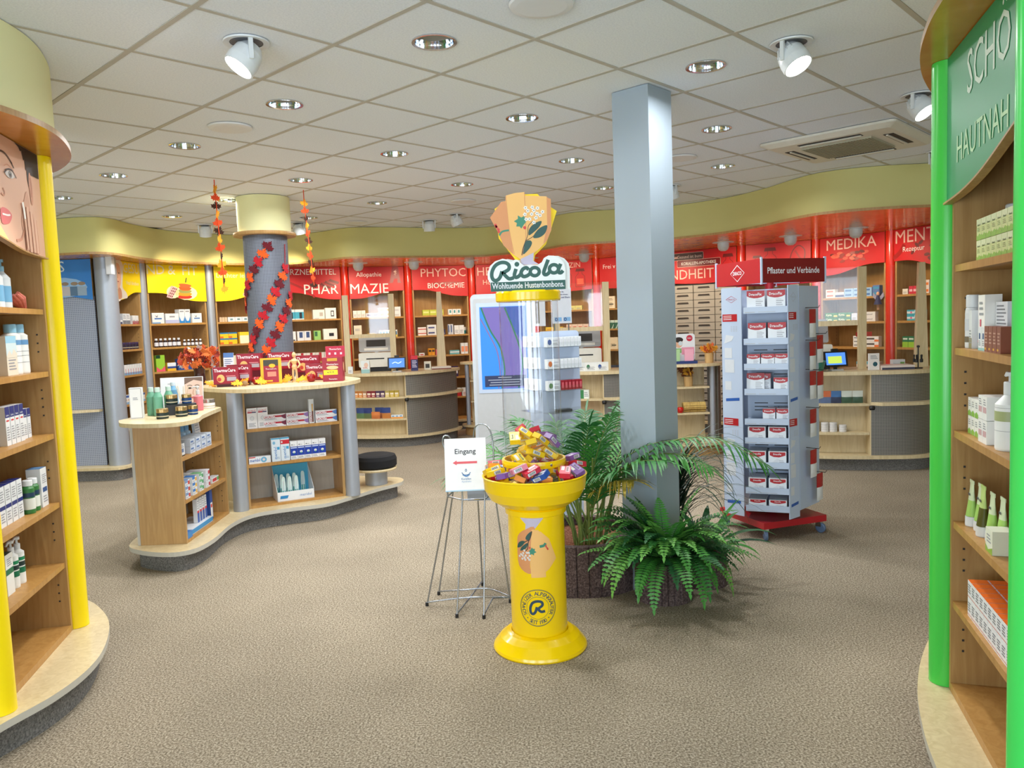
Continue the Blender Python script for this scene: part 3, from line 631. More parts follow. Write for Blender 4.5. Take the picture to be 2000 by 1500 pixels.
# ------------------------------------------------------------------ near shelving left (yellow) and right (green)
def art_face(A, y, L):
    sk = col(226, 178, 150, .55, 0, .06, 7); sk2 = col(206, 144, 114, .55); sk3 = col(214, 162, 134, .55); dk = col(44, 28, 20, .6); lip = col(214, 104, 104, .4)
    shape(A, y-.0005, [(.56, 2.41), (.6, 2.4), (.62, 2.385), (.635, 2.39), (.65, 2.35), (.662, 2.36), (.668, 2.31), (.678, 2.32), (.68, 2.27), (.69, 2.24), (.705, 2.3), (.73, 2.3), (.82, 2.3), (.82, 2.41)], dk)
    shape(A, y-.0008, spline([(.69, 2.27), (.705, 2.31), (.725, 2.28), (.728, 2.2), (.715, 2.165), (.7, 2.18), (.695, 2.22)], 3, True), sk2); A.stroke([(.705, 2.285), (.715, 2.25), (.708, 2.2)], .005, col(170, 106, 84, .6), (0, y-.0012, 0))
    shape(A, y-.0003, spline([(.66, 2.22), (.68, 2.12), (.62, 2.02), (.57, 2.06), (.6, 2.14)], 3, True), sk3)
    A.stroke([(.33, 2.312), (.4, 2.34), (.46, 2.338), (.52, 2.31)], .008, col(96, 66, 50, .6), (0, y-.001, 0)); A.stroke([(.5, 2.32), (.535, 2.295)], .006, dk, (0, y-.001, 0))
    shape(A, y-.001, spline([(.435, 2.256), (.465, 2.272), (.505, 2.275), (.535, 2.258), (.505, 2.246), (.465, 2.244)], 3, True), col(214, 208, 204, .5)); disc(A, .487, y-.0014, 2.26, .017, .015, col(104, 88, 76, .4)); disc(A, .487, y-.0018, 2.26, .008, .008, M_BLACK); disc(A, .482, y-.0021, 2.265, .003, .003, M_WHITE)
    A.stroke([(.425, 2.257), (.46, 2.277), (.51, 2.28), (.55, 2.255)], .006, dk, (0, y-.002, 0)); A.stroke([(.43, 2.285), (.47, 2.298), (.53, 2.284)], .003, sk2, (0, y-.001, 0))
    shape(A, y-.001, spline([(.36, 2.1), (.42, 2.108), (.468, 2.088), (.45, 2.06), (.42, 2.045), (.36, 2.042)], 3, True), lip); A.stroke([(.37, 2.08), (.42, 2.081), (.45, 2.086)], .008, col(232, 226, 222, .5), (0, y-.0016, 0), n=3)
    A.stroke([(.38, 2.165), (.405, 2.16), (.415, 2.175), (.4, 2.19)], .008, sk2, (0, y-.001, 0))
    for i, (x, z, zb) in enumerate([(.605, 2.08, 1.955), (.645, 2.14, 1.95), (.685, 2.125, 1.95), (.72, 2.1, 1.95)]): A.stroke([(x, z), (x+.006, (z+zb)/2), (x+.01, zb)], .036, sk2, (0, y-.002-.0005*i, 0), n=3); A.stroke([(x-.002, z+.008), (x+.004, (z+zb)/2), (x+.008, zb)], .026, sk, (0, y-.0023-.0005*i, 0), n=3)
    A.stroke([(.588, 2.16), (.598, 2.12), (.602, 2.08)], .02, col(250, 246, 238, .4), (0, y-.005, 0)); A.stroke([(.603, 2.09), (.61, 1.96)], .02, sk, (0, y-.0052, 0), n=1)
    shape(A, y-.001, [(.3, 1.99), (.42, 1.975), (.34, 2.03), (.3, 2.05)], col(246, 230, 140, .5)); A.stroke([(.5, 1.985), (.56, 2.0), (.6, 2.05)], .012, sk2, (0, y-.0006, 0))
NL = wall_unit((-2.0, 2.88), (-2.19, 3.75), col(226, 178, 150, .5, 0, .06, 7), [(0, 2.02), (.42, 1.976), (.54, 1.961), (.72, 1.946), (1, 1.94)], 'tall maple shelf unit between yellow posts under the poster of a woman', [], art_face, rim=True)
NR = wall_unit((1.59, 2.84), (1.33, 1.97), M_GSIGN, [(0, 1.92), (.3, 1.932), (.6, 1.965), (1, 2.04)], 'tall maple shelf unit between green posts under the green skincare sign',
               [('SCHO', .32, 2.222, .135, col(214, 236, 216, .5), 'L', .42), ('HAUTNAH', .2, 2.033, .088, col(190, 232, 180, .5), 'L', .53)], None, rim=True)
for q_ in (.675, .705): MB().add([(q_+.007*math.cos(t), -.0194, 2.378-.15+.007*math.sin(t)) for t in (PI*i/5 for i in range(10))], [tuple(range(10))], col(214, 236, 216, .5)).obj('umlaut_dot', NR.u)
post((-2.19, 3.75), .055, M_YPOST, 'bright yellow round post at the rounded end of the plinth'); post((-2.0, 2.88), .055, M_YPOST, 'bright yellow round post at the mid-length of the curved plinth')
post((1.59, 2.84), .055, M_GPOST, 'dark green round post at the rounded end of the plinth'); post((1.33, 1.97), .055, M_GPOST2, 'light green round post beside the shelved skincare goods')
def near_base(curve, back, side, lab):
    c = spline(curve, 6); poly = c+back
    p = thing('shelf_plinth', 'curved pale maple plinth with grey kick under the %s shelf unit' % lab, 'plinth')
    MB().prism(poly, .12, .149, M_PALE, M_EDGE).obj('plinth_board', p); MB().prism(offset(c, side*.05)+back, 0, .12, M_KICK).obj('kick_board', p)
    h = thing('shelf_canopy', 'cream drum canopy with maple soffit over the %s shelf unit' % lab, 'canopy', (0, 0, 0))
    MB().prism(poly, 2.416, 2.44, M_SOFFIT, M_MAPLE).obj('soffit_board', h); MB().prism(offset(c, side*.06)+back, 2.4405, CEIL-.004, M_CREAM2, None, True).obj('drum', h)
near_base([(-2.45, 4.2), (-2.26, 4.05), (-2.06, 3.8), (-1.92, 3.5), (-1.86, 3.25), (-1.87, 3.0), (-1.95, 2.7), (-1.95, 2.3), (-1.8, 1.6)], [(-2.3, .6), (-2.75, .6), (-2.75, 4.3)], 1, 'yellow')
near_base([(2.1, 3.55), (1.82, 3.32), (1.62, 3.06), (1.46, 2.79), (1.35, 2.55), (1.27, 2.33), (1.18, 2.0), (1.12, 1.6)], [(1.2, 1.0), (2.3, 1.0), (2.3, 3.6)], -1, 'green')
# ------------------------------------------------------------------ display counter (gondola) with stool
GF = Fr((-2.19, 6.12), (-1.41, 6.53))
gd = thing('display_counter', 'two-level maple display counter with grey posts and open shelves', 'counter')
LOOP = [(-2.66, 5.26), (-2.52, 5.08), (-2.28, 4.99), (-2.14, 5.06), (-2.1, 5.3), (-2.12, 5.7), (-2.05, 5.98), (-1.84, 6.13), (-1.56, 6.25), (-1.41, 6.45), (-1.22, 6.77), (-1.04, 7.02), (-1.08, 7.22), (-1.28, 7.3), (-1.6, 7.45), (-2.0, 7.75), (-2.5, 7.75), (-2.8, 7.4), (-2.8, 6.6), (-2.72, 5.8)]
lp = [p[:2] for p in spline(LOOP, 5, True)]
MB().prism(lp, .115, .145, M_PALE, M_EDGE).obj('plinth_board', gd)
cxx, cyy = sum(p[0] for p in lp)/len(lp), sum(p[1] for p in lp)/len(lp)
kk = offset(lp+[lp[0]], -.06)[:-1]
MB().prism(kk, 0, .115, M_KICK).obj('kick_board', gd)
# tall part
tp = [p[:2] for p in spline([(-2.8, 6.8), (-2.62, 6.45), (-2.4, 6.22), (-2.1, 6.0), (-1.83, 6.03), (-1.5, 6.18), (-1.34, 6.45), (-1.32, 6.8), (-1.5, 7.1), (-1.8, 7.5), (-2.2, 7.75), (-2.6, 7.7), (-2.82, 7.3)], 5, True)]
MB().prism(tp, 1.09, 1.12, M_PALE).obj('upper_top', gd)
def gpart(mb, name, fr, parent=gd): return mb.obj(name, parent, fr.w(0, 0, 0), fr.rz)
x0, x1, dp = .055, .845, .3
gpart(MB().box(x0, x0+.02, 0, dp, .145, 1.089, M_MAPLE), 'side_panel', GF); gpart(MB().box(x1-.02, x1, 0, dp, .145, 1.089, M_MAPLE), 'side_panel', GF)
gpart(MB().box(x0+.02, x1-.02, dp-.014, dp, .145, 1.089, M_GREYBACK), 'back_panel', GF); gpart(MB().box(x0+.02, x1-.02, .0, .02, 1.07, 1.089, M_MAPLE), 'top_rail', GF)
for z in (.785, .5): gpart(MB().box(x0+.021, x1-.021, .003, dp-.015, z-.024, z, M_SHELF), 'shelf', GF)
gpart(MB().box(x0+.021, x1-.021, 0, dp-.015, .1455, .165, M_SHELF), 'base_shelf', GF)
for p in (GF.w(0, 0), GF.w(.91, -.0)): MB().lathe([(0, .1455), (.06, .1455), (.06, 1.089), (0, 1.089)], 28, M_STEEL).obj('steel_post', gd, (p[0], p[1], 0))
# body behind the tall part, carrying the top
MB().prism([GF.w(.06, .31)[:2], GF.w(.84, .31)[:2], (-1.5, 6.95), (-1.75, 7.15), (-2.6, 7.05), (-2.68, 6.62)], .146, 1.089, M_PALE).obj('rear_body', gd)
# low wing
WF = Fr((-2.24, 5.19), (-2.255, 6.03))
lt = [p[:2] for p in spline([(-2.72, 5.35), (-2.6, 5.15), (-2.4, 5.06), (-2.2, 5.08), (-2.15, 5.28), (-2.2, 5.5), (-2.24, 5.8)], 5)]+[(-2.26, 6.02), (-2.31, 6.08), (-2.5, 6.28), (-2.62, 6.4), (-2.68, 6.4)]
MB().prism(lt, .958, .985, M_PALE).obj('lower_top', gd)
wl = WF.L
gpart(MB().box(0, .02, 0, .31, .146, .957, M_MAPLE), 'side_panel', WF); gpart(MB().box(wl-.02, wl, 0, .31, .146, .957, M_MAPLE), 'side_panel', WF)
gpart(MB().box(0, wl, .311, .33, .146, .957, M_GREYBACK), 'back_panel', WF)
for z in (.728, .435): gpart(MB().box(.021, wl-.021, .003, .309, z-.024, z, M_SHELF), 'shelf', WF)
gpart(MB().box(.021, wl-.021, 0, .309, .146, .166, M_SHELF), 'base_shelf', WF)
pin = MB()
for z in (.25, .29, .33, .52, .56, .6, .8, .84, .88):
    for y in (.04, .25): pin.box(wl-.022, wl-.0205, y-.003, y+.003, z, z+.006, M_DARK)
gpart(pin, 'peg_holes', WF)['kind'] = 'stuff'
st = thing('stool', 'round black cushioned stool on a steel drum at the counter end', 'stool', (-1.26, 6.98, .146))
MB().lathe([(0, 0), (.1, 0), (.1, .13), (0, .13)], 32, M_STEEL).obj('steel_drum', st); MB().lathe([(0, .131), (.185, .131), (.19, .142), (.185, .153), (0, .153)], 40, M_PALE).obj('seat_board', st)
MB().lathe([(0, .154), (.17, .154), (.19, .17), (.192, .23), (.178, .262), (.14, .272), (0, .274)], 40, col(20, 20, 23, .9, 0, .2, 80)).obj('cushion', st)
# ------------------------------------------------------------------ service counters
def counter(curve, split, label, zt=.965, ledge=True):
    c = [p[:2] for p in spline(curve, 6)]; k = split*6; c0, c1 = c[:k+1], c[k:]
    t = thing('service_counter', label, 'counter'); bk = list(reversed(offset(c, -.6)))
    MB().prism(offset(c, .05)+bk, zt-.035, zt, M_PALE).obj('counter_top', t)
    MB().prism(offset(c, .05)+bk, .12, .15, M_PALE).obj('plinth_board', t); MB().prism(offset(c, -.02)+bk, 0, .12, M_KICK).obj('kick_board', t)
    MB().sheet(offset(c0, -.16), .151, zt-.036, M_PALE, .02).obj('shelf_back', t); MB().sheet(offset(c1, -.2), .151, zt-.036, M_PALE, .02).obj('inner_body', t)
    MB().sheet(c1, .151, zt-.036, M_PERFD, .012).obj('perforated_front', t)
    d = Vector(c[k+1])-Vector(c[k-1]); d.normalize(); n = Vector((d.y, -d.x)); p = Vector(c[k])
    MB().prism([tuple(p-d*.012-n*.19), tuple(p-d*.012+n*.0), tuple(p+n*0), tuple(p-n*.19)], .151, zt-.036, M_PALE).obj('divider', t)
    for z in (.65, .37): MB().prism(c0[:-1]+[tuple(p-d*.014)]+list(reversed(offset(c0, -.159)))[1:], z-.022, z, M_PALE).obj('shelf', t)
    if ledge: MB().lathe([(0, -.02), (.022, -.02), (.028, 0), (.022, .02), (0, .02)], 12, M_BLACK).obj('bag_hook', t, (p.x+n.x*.03, p.y+n.y*.03, .612))
    if ledge: MB().prism(c1+list(reversed(offset(c1, .085)))[:-1]+[tuple(p+n*.01)], .635, .665, M_PALE).obj('bag_ledge', t)
    MB().sheet(list(reversed(bk)), .151, zt-.036, M_PALE, .02).obj('rear_panel', t)
    return t, c
CL, cl = counter([(-2.4, 10.3), (-2.03, 10.11), (-1.7, 10.03), (-1.37, 10.03), (-1.04, 10.22), (-.8, 10.55), (-.76, 10.75)], 3, 'curved maple service counter with tea packets on its lower shelves')
CM, cm = counter([(.15, 9.5), (.3, 9.2), (.6, 8.95), (1.04, 8.82), (1.42, 8.87), (1.68, 9.1), (1.74, 9.3)], 3, 'curved maple service counter behind the white hook rack')
CR, cr_ = counter([(2.45, 8.05), (2.6, 7.78), (2.98, 7.55), (3.43, 7.42), (3.85, 7.38), (4.1, 7.54), (4.18, 7.8)], 3, 'curved maple service counter behind the dressing display tower')
# wood-framed glass screens standing on the counters
def screen(p, f, q, zt, top, rail, label, pw=.075):
    """square post at p, second post at q, tapered fin at f; p,q,f in plan"""
    s = thing('glass_screen', label, 'screen')
    def bar(a, w0, w1, z0, z1, name):
        MB().hexa([(a[0]-w0/2, a[1]-.02, z0), (a[0]+w0/2, a[1]-.02, z0), (a[0]+w0/2, a[1]+.02, z0), (a[0]-w0/2, a[1]+.02, z0)], [(a[0]-w1/2, a[1]-.02, z1), (a[0]+w1/2, a[1]-.02, z1), (a[0]+w1/2, a[1]+.02, z1), (a[0]-w1/2, a[1]+.02, z1)], M_PALE).obj(name, s)
    for a in (p, q): bar(a, pw, pw, zt+.001, top, 'screen_post')
    bar(f, .13, .06, zt+.001, top+.02, 'tapered_fin')
    def pane(a, b, z0, z1, name, m, th):
        d = Vector((b[0]-a[0], b[1]-a[1])).normalized(); n = Vector((-d.y, d.x))*th; A_ = Vector(a[:2])+d*pw*.52; B_ = Vector(b[:2])-d*pw*.52
        MB().prism([tuple(A_-n), tuple(B_-n), tuple(B_+n), tuple(A_+n)], z0, z1, m).obj(name, s)
    pane(p, q, rail, rail+.05, 'cross_rail', M_PALE, .018); pane(p, q, rail+.051, top, 'glass_pane', M_GLASS, .003); pane(q, f, zt+.002, top, 'glass_pane', M_GLASS, .003)
screen((-2.16, 10.35), (-.96, 10.78), (-1.56, 10.4), .965, 1.99, 1.42, 'wood-framed glass screen on the counter with tea packets')
screen((.55, 9.2), (1.62, 9.24), (1.12, 9.08), .965, 1.98, 1.42, 'wood-framed glass screen on the counter behind the white rack')
screen((2.85, 7.82), (4.03, 7.66), (3.45, 7.66), .965, 1.97, 1.4, 'wood-framed glass screen on the counter with the tablet screen')
# ------------------------------------------------------------------ small round-ended wooden stands
def small_stand(x, y, rz, label):
    t = thing('display_stand', label, 'display stand', (x, y, 0), rz)
    ov = [p for p in arc(0, 0, .36, 0, 360, 36, .24)][:-1]
    MB().prism(ov, .12, .15, M_PALE).obj('plinth_board', t); MB().prism([(a*.88, b*.85) for a, b in ov], 0, .12, M_MAPLE).obj('kick_board', t)
    MB().prism(ov, .995, 1.025, M_PALE).obj('stand_top', t)
    for sx in (-.26, .2): MB().lathe([(0, .151), (.03, .151), (.03, .994), (0, .994)], 20, M_STEEL).obj('steel_post', t, (sx, -.1, 0))
    MB().sheet([(p[0], p[1]) for p in arc(.1, .02, .22, -40, 60, 10, .16)], .151, .994, M_PERFD, .01).obj('perforated_side', t)
    MB().box(-.22, .16, .1, .115, .151, .994, M_PALE).obj('back_panel', t)
    for z in (.77, .48): MB().box(-.22, .16, -.13, .099, z-.02, z, M_PALE).obj('shelf', t)
    return t
small_stand(2.02, 8.72, 0, 'narrow wooden stand with steel posts in front of the drawer cabinet')
small_stand(-.36, 10.95, 0, 'narrow wooden stand with steel posts behind the information screen')
# ------------------------------------------------------------------ yellow candy dispenser
RX, RY = .09, 3.66
ric = thing('candy_dispenser', 'tall yellow candy dispenser column with clear tube and open bowl', 'candy dispenser', (RX, RY, 0))
GREEN = col(40, 92, 82, .5); PEACH = col(246, 190, 112, .5, 0, .04, 6); PEACH2 = col(222, 150, 96, .5, 0, .04, 6); NAVY = col(40, 66, 84, .5)
MB().lathe([(0, .0), (.222, 0), (.226, .008), (.222, .02), (.19, .06), (.16, .082), (.137, .088), (.133, .075)], 64, M_RIC).obj('foot', ric)
cb = MB().lathe([(.134, .06), (.134, .66)], 64, M_RIC).obj('column', ric)
MB().lathe([(.134, .655), (.145, .66), (.147, .685), (.14, .69), (.17, .7), (.215, .73), (.24, .775), (.246, .83), (.25, .838), (.246, .842), (.238, .836), (.232, .79), (.2, .745), (.14, .715), (0, .71)], 64, M_RIC).obj('bowl', ric)
rg = MB().lathe([(.139, .885), (.15, .885), (.152, .9), (.15, .915), (.139, .915), (.139, .885)], 64, M_RIC).obj('tube_ring', ric)
for a in (-150, -95, -40, 30, 90, 150):
    c, s = math.cos(math.radians(a)), math.sin(math.radians(a))
    MB().box(-.004, .004, -.004, .004, .735, .884, M_RIC).obj('strut', ric, (.147*c, .147*s, 0))
for a in (-118, -60, -10, 50, 110, 170):
    c, s = math.cos(math.radians(a)), math.sin(math.radians(a)); o = MB().lathe([(0, -.003), (.006, -.002), (.007, 0)], 10, M_CHROME).obj('rivet', rg)
    o.location = (.1525*c, .1525*s, .9); o.rotation_euler = Vector((-c, -s, 0)).to_track_quat('Z', 'Y').to_euler()
M_TUBEG = glassy('clear_tube', (.96, .97, .98), .25, .02)
MB().lathe([(.1375, .886), (.1375, 1.66)], 64, M_TUBEG).obj('clear_tube', ric)
MB().box(.1, .104, -.1, -.094, .886, 1.66, M_ACRYL).obj('tube_seam', ric)
MB().lathe([(0, 1.652), (.146, 1.652), (.151, 1.658), (.151, 1.692), (.146, 1.7), (0, 1.7)], 64, M_RIC).obj('cap', ric)
# emblem and wrapper print follow the round column
def onC(cx, cz, r=.1346, rot0=-4):
    def f(u, v): a = math.radians(-90+rot0)+(cx+u)/r; return (r*math.cos(a), r*math.sin(a), cz+v)
    return f
em = MB(); kpx = 1/(414*4.69); T = onC(.0, .232)
def ringC(r, w): em.stroke([(r*math.cos(t), r*math.sin(t)) for t in (2*PI*i/30 for i in range(30))], w, NAVY, warp=T, n=2, closed=True)
ringC(.0875, .0018); ringC(.0845, .0018); ringC(.053, .0018)
K4 = lambda pts, cx, cy, k: [((x-cx)*k, (cy-y)*k) for x, y in pts]
em.stroke(K4([(272, 1010), (258, 1055), (235, 1075), (215, 1062), (212, 1020), (232, 975), (275, 958), (315, 966), (322, 995), (292, 1020), (283, 1030), (310, 1055), (345, 1050)], 280, 1020, kpx), .0125, NAVY, warp=T)
def around(s, r, a0, a1, h, inward):
    n = len(s)
    for i, ch in enumerate(s):
        if ch == ' ': continue
        a = math.radians(a0+(a1-a0)*i/(n-1)); vs, fs, w, hh = text2d(ch, .01); k = h/.72
        def wp(u, v, a=a, w=w, k=k):
            x, y = u-w*k/2, v-h/2
            if inward: return T(r*math.cos(a)-math.sin(a)*-x*-1*-1 if False else r*math.cos(a)+math.cos(a)*y+math.sin(a)*x, r*math.sin(a)+math.sin(a)*y-math.cos(a)*x)
            return T(r*math.cos(a)-math.cos(a)*y-math.sin(a)*x, r*math.sin(a)-math.sin(a)*y+math.cos(a)*x)
        em.add([wp(p*k, q*k) for p, q in vs], fs, NAVY)
around('SCHWEIZER ALPENKRÄUTER', .0688, 207, -27, .0185, True); around('SEIT 1930', .0688, 240, 300, .0185, False)
for a in (224, 316): em.flat([(.0695*math.cos(math.radians(a))+.003*math.cos(t), .0695*math.sin(math.radians(a))+.003*math.sin(t)) for t in (PI*i/4 for i in range(8))], (0, 0, 0), (1, 0, 0), (0, 1, 0), NAVY, T)
em.obj('round_emblem', cb)
WH = col(244, 240, 234, .5); LILAC = col(196, 186, 206, .5)
def wrapper(A, put, k, e=0):
    """printed candy wrapper with herb twig: coordinates in picture pixels, put(x,y,level)"""
    def poly(p, m, l):
        bm = bmesh.new(); bm.faces.new([bm.verts.new((x, y, 0)) for x, y in p]); bmesh.ops.triangulate(bm, faces=bm.faces[:])
        if e:
            for _ in range(4):
                ed = [q for q in bm.edges if q.calc_length() > e]
                if not ed: break
                bmesh.ops.subdivide_edges(bm, edges=ed, cuts=1); bmesh.ops.triangulate(bm, faces=bm.faces[:])
        bm.verts.index_update(); A.add([put(v.co.x, v.co.y, l) for v in bm.verts], [tuple(v.index for v in f.verts) for f in bm.faces], m); bm.free()
    def sp(p): return [q[:2] for q in spline(p, 4, True)]
    def br(p, w, m, l):
        c = [q[:2] for q in spline(p, 4)]; a = offset(c, w/2); b = offset(c, -w/2)
        A.add([put(x, y, l) for q in zip(a, b) for x, y in q], [(2*i, 2*i+2, 2*i+3, 2*i+1) for i in range(len(c)-1)], m)
    return poly, sp, br
def twig(poly, sp, br, m_l, F):
    def L(x): return F(x)
    br(L([(600, 690), (560, 790), (540, 880)]), 12, m_l[3], 2)
    br(L([(600, 690), (625, 620), (640, 500), (700, 440)]), 8, m_l[3], 2); br(L([(600, 690), (680, 650), (780, 570)]), 8, m_l[3], 2)
    poly(L(sp([(700, 655), (730, 590), (800, 525), (890, 500), (860, 600), (780, 655)])), m_l[0], 3)
    poly(L(sp([(640, 620), (650, 540), (720, 470), (815, 440), (790, 510), (700, 590)])), m_l[0], 3)
    poly(L(sp([(600, 700), (660, 690), (680, 730), (640, 800), (560, 870), (570, 790)])), m_l[0], 3)
    poly(L([(450, 430), (505, 400), (505, 355), (550, 385), (590, 365), (600, 410), (615, 440), (580, 480), (545, 530), (525, 500), (480, 500), (490, 455)]), m_l[1], 3)
    poly(L(sp([(570, 510), (600, 500), (610, 530), (585, 540)])), m_l[4], 4)
    br(L([(250, 610), (290, 560), (380, 545)]), 24, m_l[1], 3); 
    for x, y in ((205, 470), (220, 500), (240, 530), (210, 490), (245, 560)): poly(L([(x+18*math.cos(t), y+18*math.sin(t)) for t in (PI*i/4 for i in range(8))]), m_l[4], 3)
    r = random.Random(4)
    for i, (x, y) in enumerate([(610, 260), (700, 255), (770, 270), (640, 300), (720, 300), (835, 320), (600, 345), (690, 345), (760, 340), (800, 365), (660, 410), (745, 395), (715, 455), (615, 410)]):
        poly(L([(x+30*(1 if j % 2 else .62)*math.cos(PI*j/5), y+30*(1 if j % 2 else .62)*math.sin(PI*j/5)) for j in range(10)]), WH, 4+.1*i); poly(L([(x+7*math.cos(PI*j/3), y+7*math.sin(PI*j/3)) for j in range(6)]), NAVY, 6)
HERB = [col(44, 84, 78, .5), col(64, 140, 112, .5), None, col(70, 52, 40, .5), col(214, 66, 60, .5)]
wr = MB(); T2 = onC(0, .52)
def putC(x, y, l): q = T2((x-270)*kpx, (370-y)*kpx); s = 1+.003*l; return (q[0]*s, q[1]*s, q[2])
poly, sp, br = wrapper(wr, putC, kpx, 30)
poly([(115, 92), (360, 92), (270, 200), (180, 212), (185, 160)], LILAC, .4); poly(sp([(180, 210), (110, 260), (90, 330), (100, 545), (215, 615), (215, 500), (270, 200)]), PEACH2, .6)
poly([(250, 205), (320, 230), (395, 300), (465, 490), (385, 580), (355, 600), (340, 400)], PEACH, .8); poly([(240, 208), (300, 215), (350, 400), (355, 648), (222, 650), (215, 500)], PEACH, 1)
def flipF(pts): return [(x*.42+(-0)+0+ (270-252)-0, 0) for x, y in pts] if False else [((620-x)*.42+205, (900-y)*.42+215) for x, y in pts]
twig(poly, sp, br, HERB, flipF)
wr.obj('wrapper_print', cb)
# topper: flat cut-outs standing on the cap
KT = .14/414
tw = math.radians(-2.2)
def tz(x, y): return ((x-610)*KT, 1.7+(1345-y)*KT)
out = [(110, 1350), (105, 1240), (75, 1180), (75, 1100), (110, 1010), (180, 950), (280, 920), (350, 935), (395, 965), (440, 938), (490, 945), (525, 990), (560, 1020), (640, 1010), (740, 1020), (800, 985), (830, 930), (890, 900), (960, 905), (1040, 940), (1095, 1005), (1110, 1080), (1105, 1345)]
tp_ = MB().plate([tz(*p) for p in reversed(out)], -.125, -.119, col(246, 248, 247, .45)); sgp = tp_.obj('sign_board', ric)
q = MB().plate([(a+.022, b) for a, b in (tz(*p) for p in reversed(out))], -.1, -.094, col(246, 248, 247, .45)).obj('rear_sign_board', ric)
lt_ = MB(); O = [0, -.1256, 0]
def S2(pts): return [tz(*p) for p in pts]
for pts in ([(268, 1085), (240, 1160), (200, 1200), (155, 1198), (130, 1150), (138, 1080), (180, 1010), (250, 972), (320, 975), (362, 1010), (358, 1060), (310, 1092), (285, 1108), (325, 1160), (365, 1188), (420, 1175)],
            [(455, 1060), (430, 1140), (448, 1172), (485, 1160), (520, 1125)], [(622, 1078), (592, 1050), (545, 1068), (520, 1118), (545, 1162), (595, 1158), (645, 1125)],
            [(885, 955), (850, 1040), (822, 1115), (832, 1148), (868, 1146), (905, 1110)], [(1050, 1015), (1020, 1085), (1020, 1125), (1050, 1132), (1078, 1105)]):
    O[1] -= .00012; lt_.stroke(S2(pts), 48*KT, GREEN, O, n=8)
for cx_, cy_, rx_, ry_ in ((702, 1106, 60, 54), (958, 1078, 60, 54)): O[1] -= .00012; lt_.stroke(S2([(cx_+rx_*math.cos(t), cy_+ry_*math.sin(t)) for t in (2*PI*i/10 for i in range(10))]), 46*KT, GREEN, O, n=3, closed=True)
lt_.add([(p[0], -.1266, p[1]) for p in S2([(468+32*math.cos(t), 1000+32*math.sin(t)) for t in (PI*i/7 for i in range(14))])], [tuple(range(14))], GREEN)
lt_.plate([tz(110, 1350), tz(1105, 1350), tz(1105, 1228), tz(110, 1228)], -.1256, -.125, GREEN)
lt_.print_('Wohltuende Hustenbonbons.', (tz(608, 0)[0], -.1262, tz(0, 1318)[1]), (1, 0, 0), (0, 0, 1), .026, M_WHITE, 'C', .325, .02)
lt_.obj('lettering', sgp)
wsh = [(135, 370), (200, 290), (290, 170), (350, 160), (355, 90), (470, 62), (600, 52), (605, 100), (895, 120), (900, 150), (950, 155), (945, 560), (880, 700), (780, 800), (700, 860), (680, 960), (760, 1010), (520, 1020), (520, 930), (430, 870), (300, 740), (240, 580)]
MB().plate([((x-610)*KT, 1.7+(1345-y)*KT) for x, y in reversed([(200, 250), (300, 180), (600, 70), (780, 72), (950, 250), (1028, 305), (960, 500), (870, 740), (720, 880), (700, 960), (790, 1020), (520, 1020), (400, 860), (240, 640)])], -.085, -.079, M_YSIGN).obj('yellow_backing', ric)
wt = MB().plate([tz(*p) for p in reversed(wsh)], -.11, -.104, PEACH).obj('wrapper_board', ric)
pr_ = MB()
def putT(x, y, l): a, b_ = tz(x, y); return (a, -.1102-.0003*l, b_)
poly, sp, br = wrapper(pr_, putT, KT)
poly([(135, 370), (200, 290), (290, 170), (350, 165), (385, 540), (430, 870), (300, 740), (240, 580)], PEACH2, .5); poly([(895, 130), (948, 158), (943, 560), (880, 700), (830, 740), (890, 500)], PEACH2, .5)
poly([(520, 930), (700, 850), (690, 960), (760, 1005), (530, 1010)], LILAC, .8); br([(355, 100), (385, 540), (440, 860)], 8, PEACH2, 1); br([(603, 60), (600, 640), (540, 880)], 8, PEACH2, 1)
twig(poly, sp, br, HERB, lambda p: p); pr_.obj('wrapper_print', wt)
# ------------------------------------------------------------------ candy cartons: a settled heap without overlaps
def axes_of(e): m = e.to_matrix(); return [m.col[0].copy(), m.col[1].copy(), m.col[2].copy()]
def hit(a, b):
    d = b[0]-a[0]
    if d.length > a[3]+b[3]: return False
    for ax in a[1]+b[1]+[u.cross(v) for u in a[1] for v in b[1]]:
        if ax.length < 1e-4: continue
        ax = ax.normalized()
        if abs(d.dot(ax)) > sum(h*abs(x.dot(ax)) for h, x in zip(a[2], a[1]))+sum(h*abs(x.dot(ax)) for h, x in zip(b[2], b[1])): return False
    return True
CANDY = [('yellow', (250, 206, 20), (250, 236, 130)), ('purple', (136, 92, 170), (190, 160, 210)), ('red', (206, 40, 66), (240, 170, 180)), ('green', (96, 176, 130), (220, 236, 200)), ('blue', (34, 84, 168), (210, 226, 244)), ('orange', (238, 150, 60), (250, 226, 180)), ('pink', (226, 130, 150), (250, 220, 226))]
HX = (.037, .0245, .012); cm_me = {}
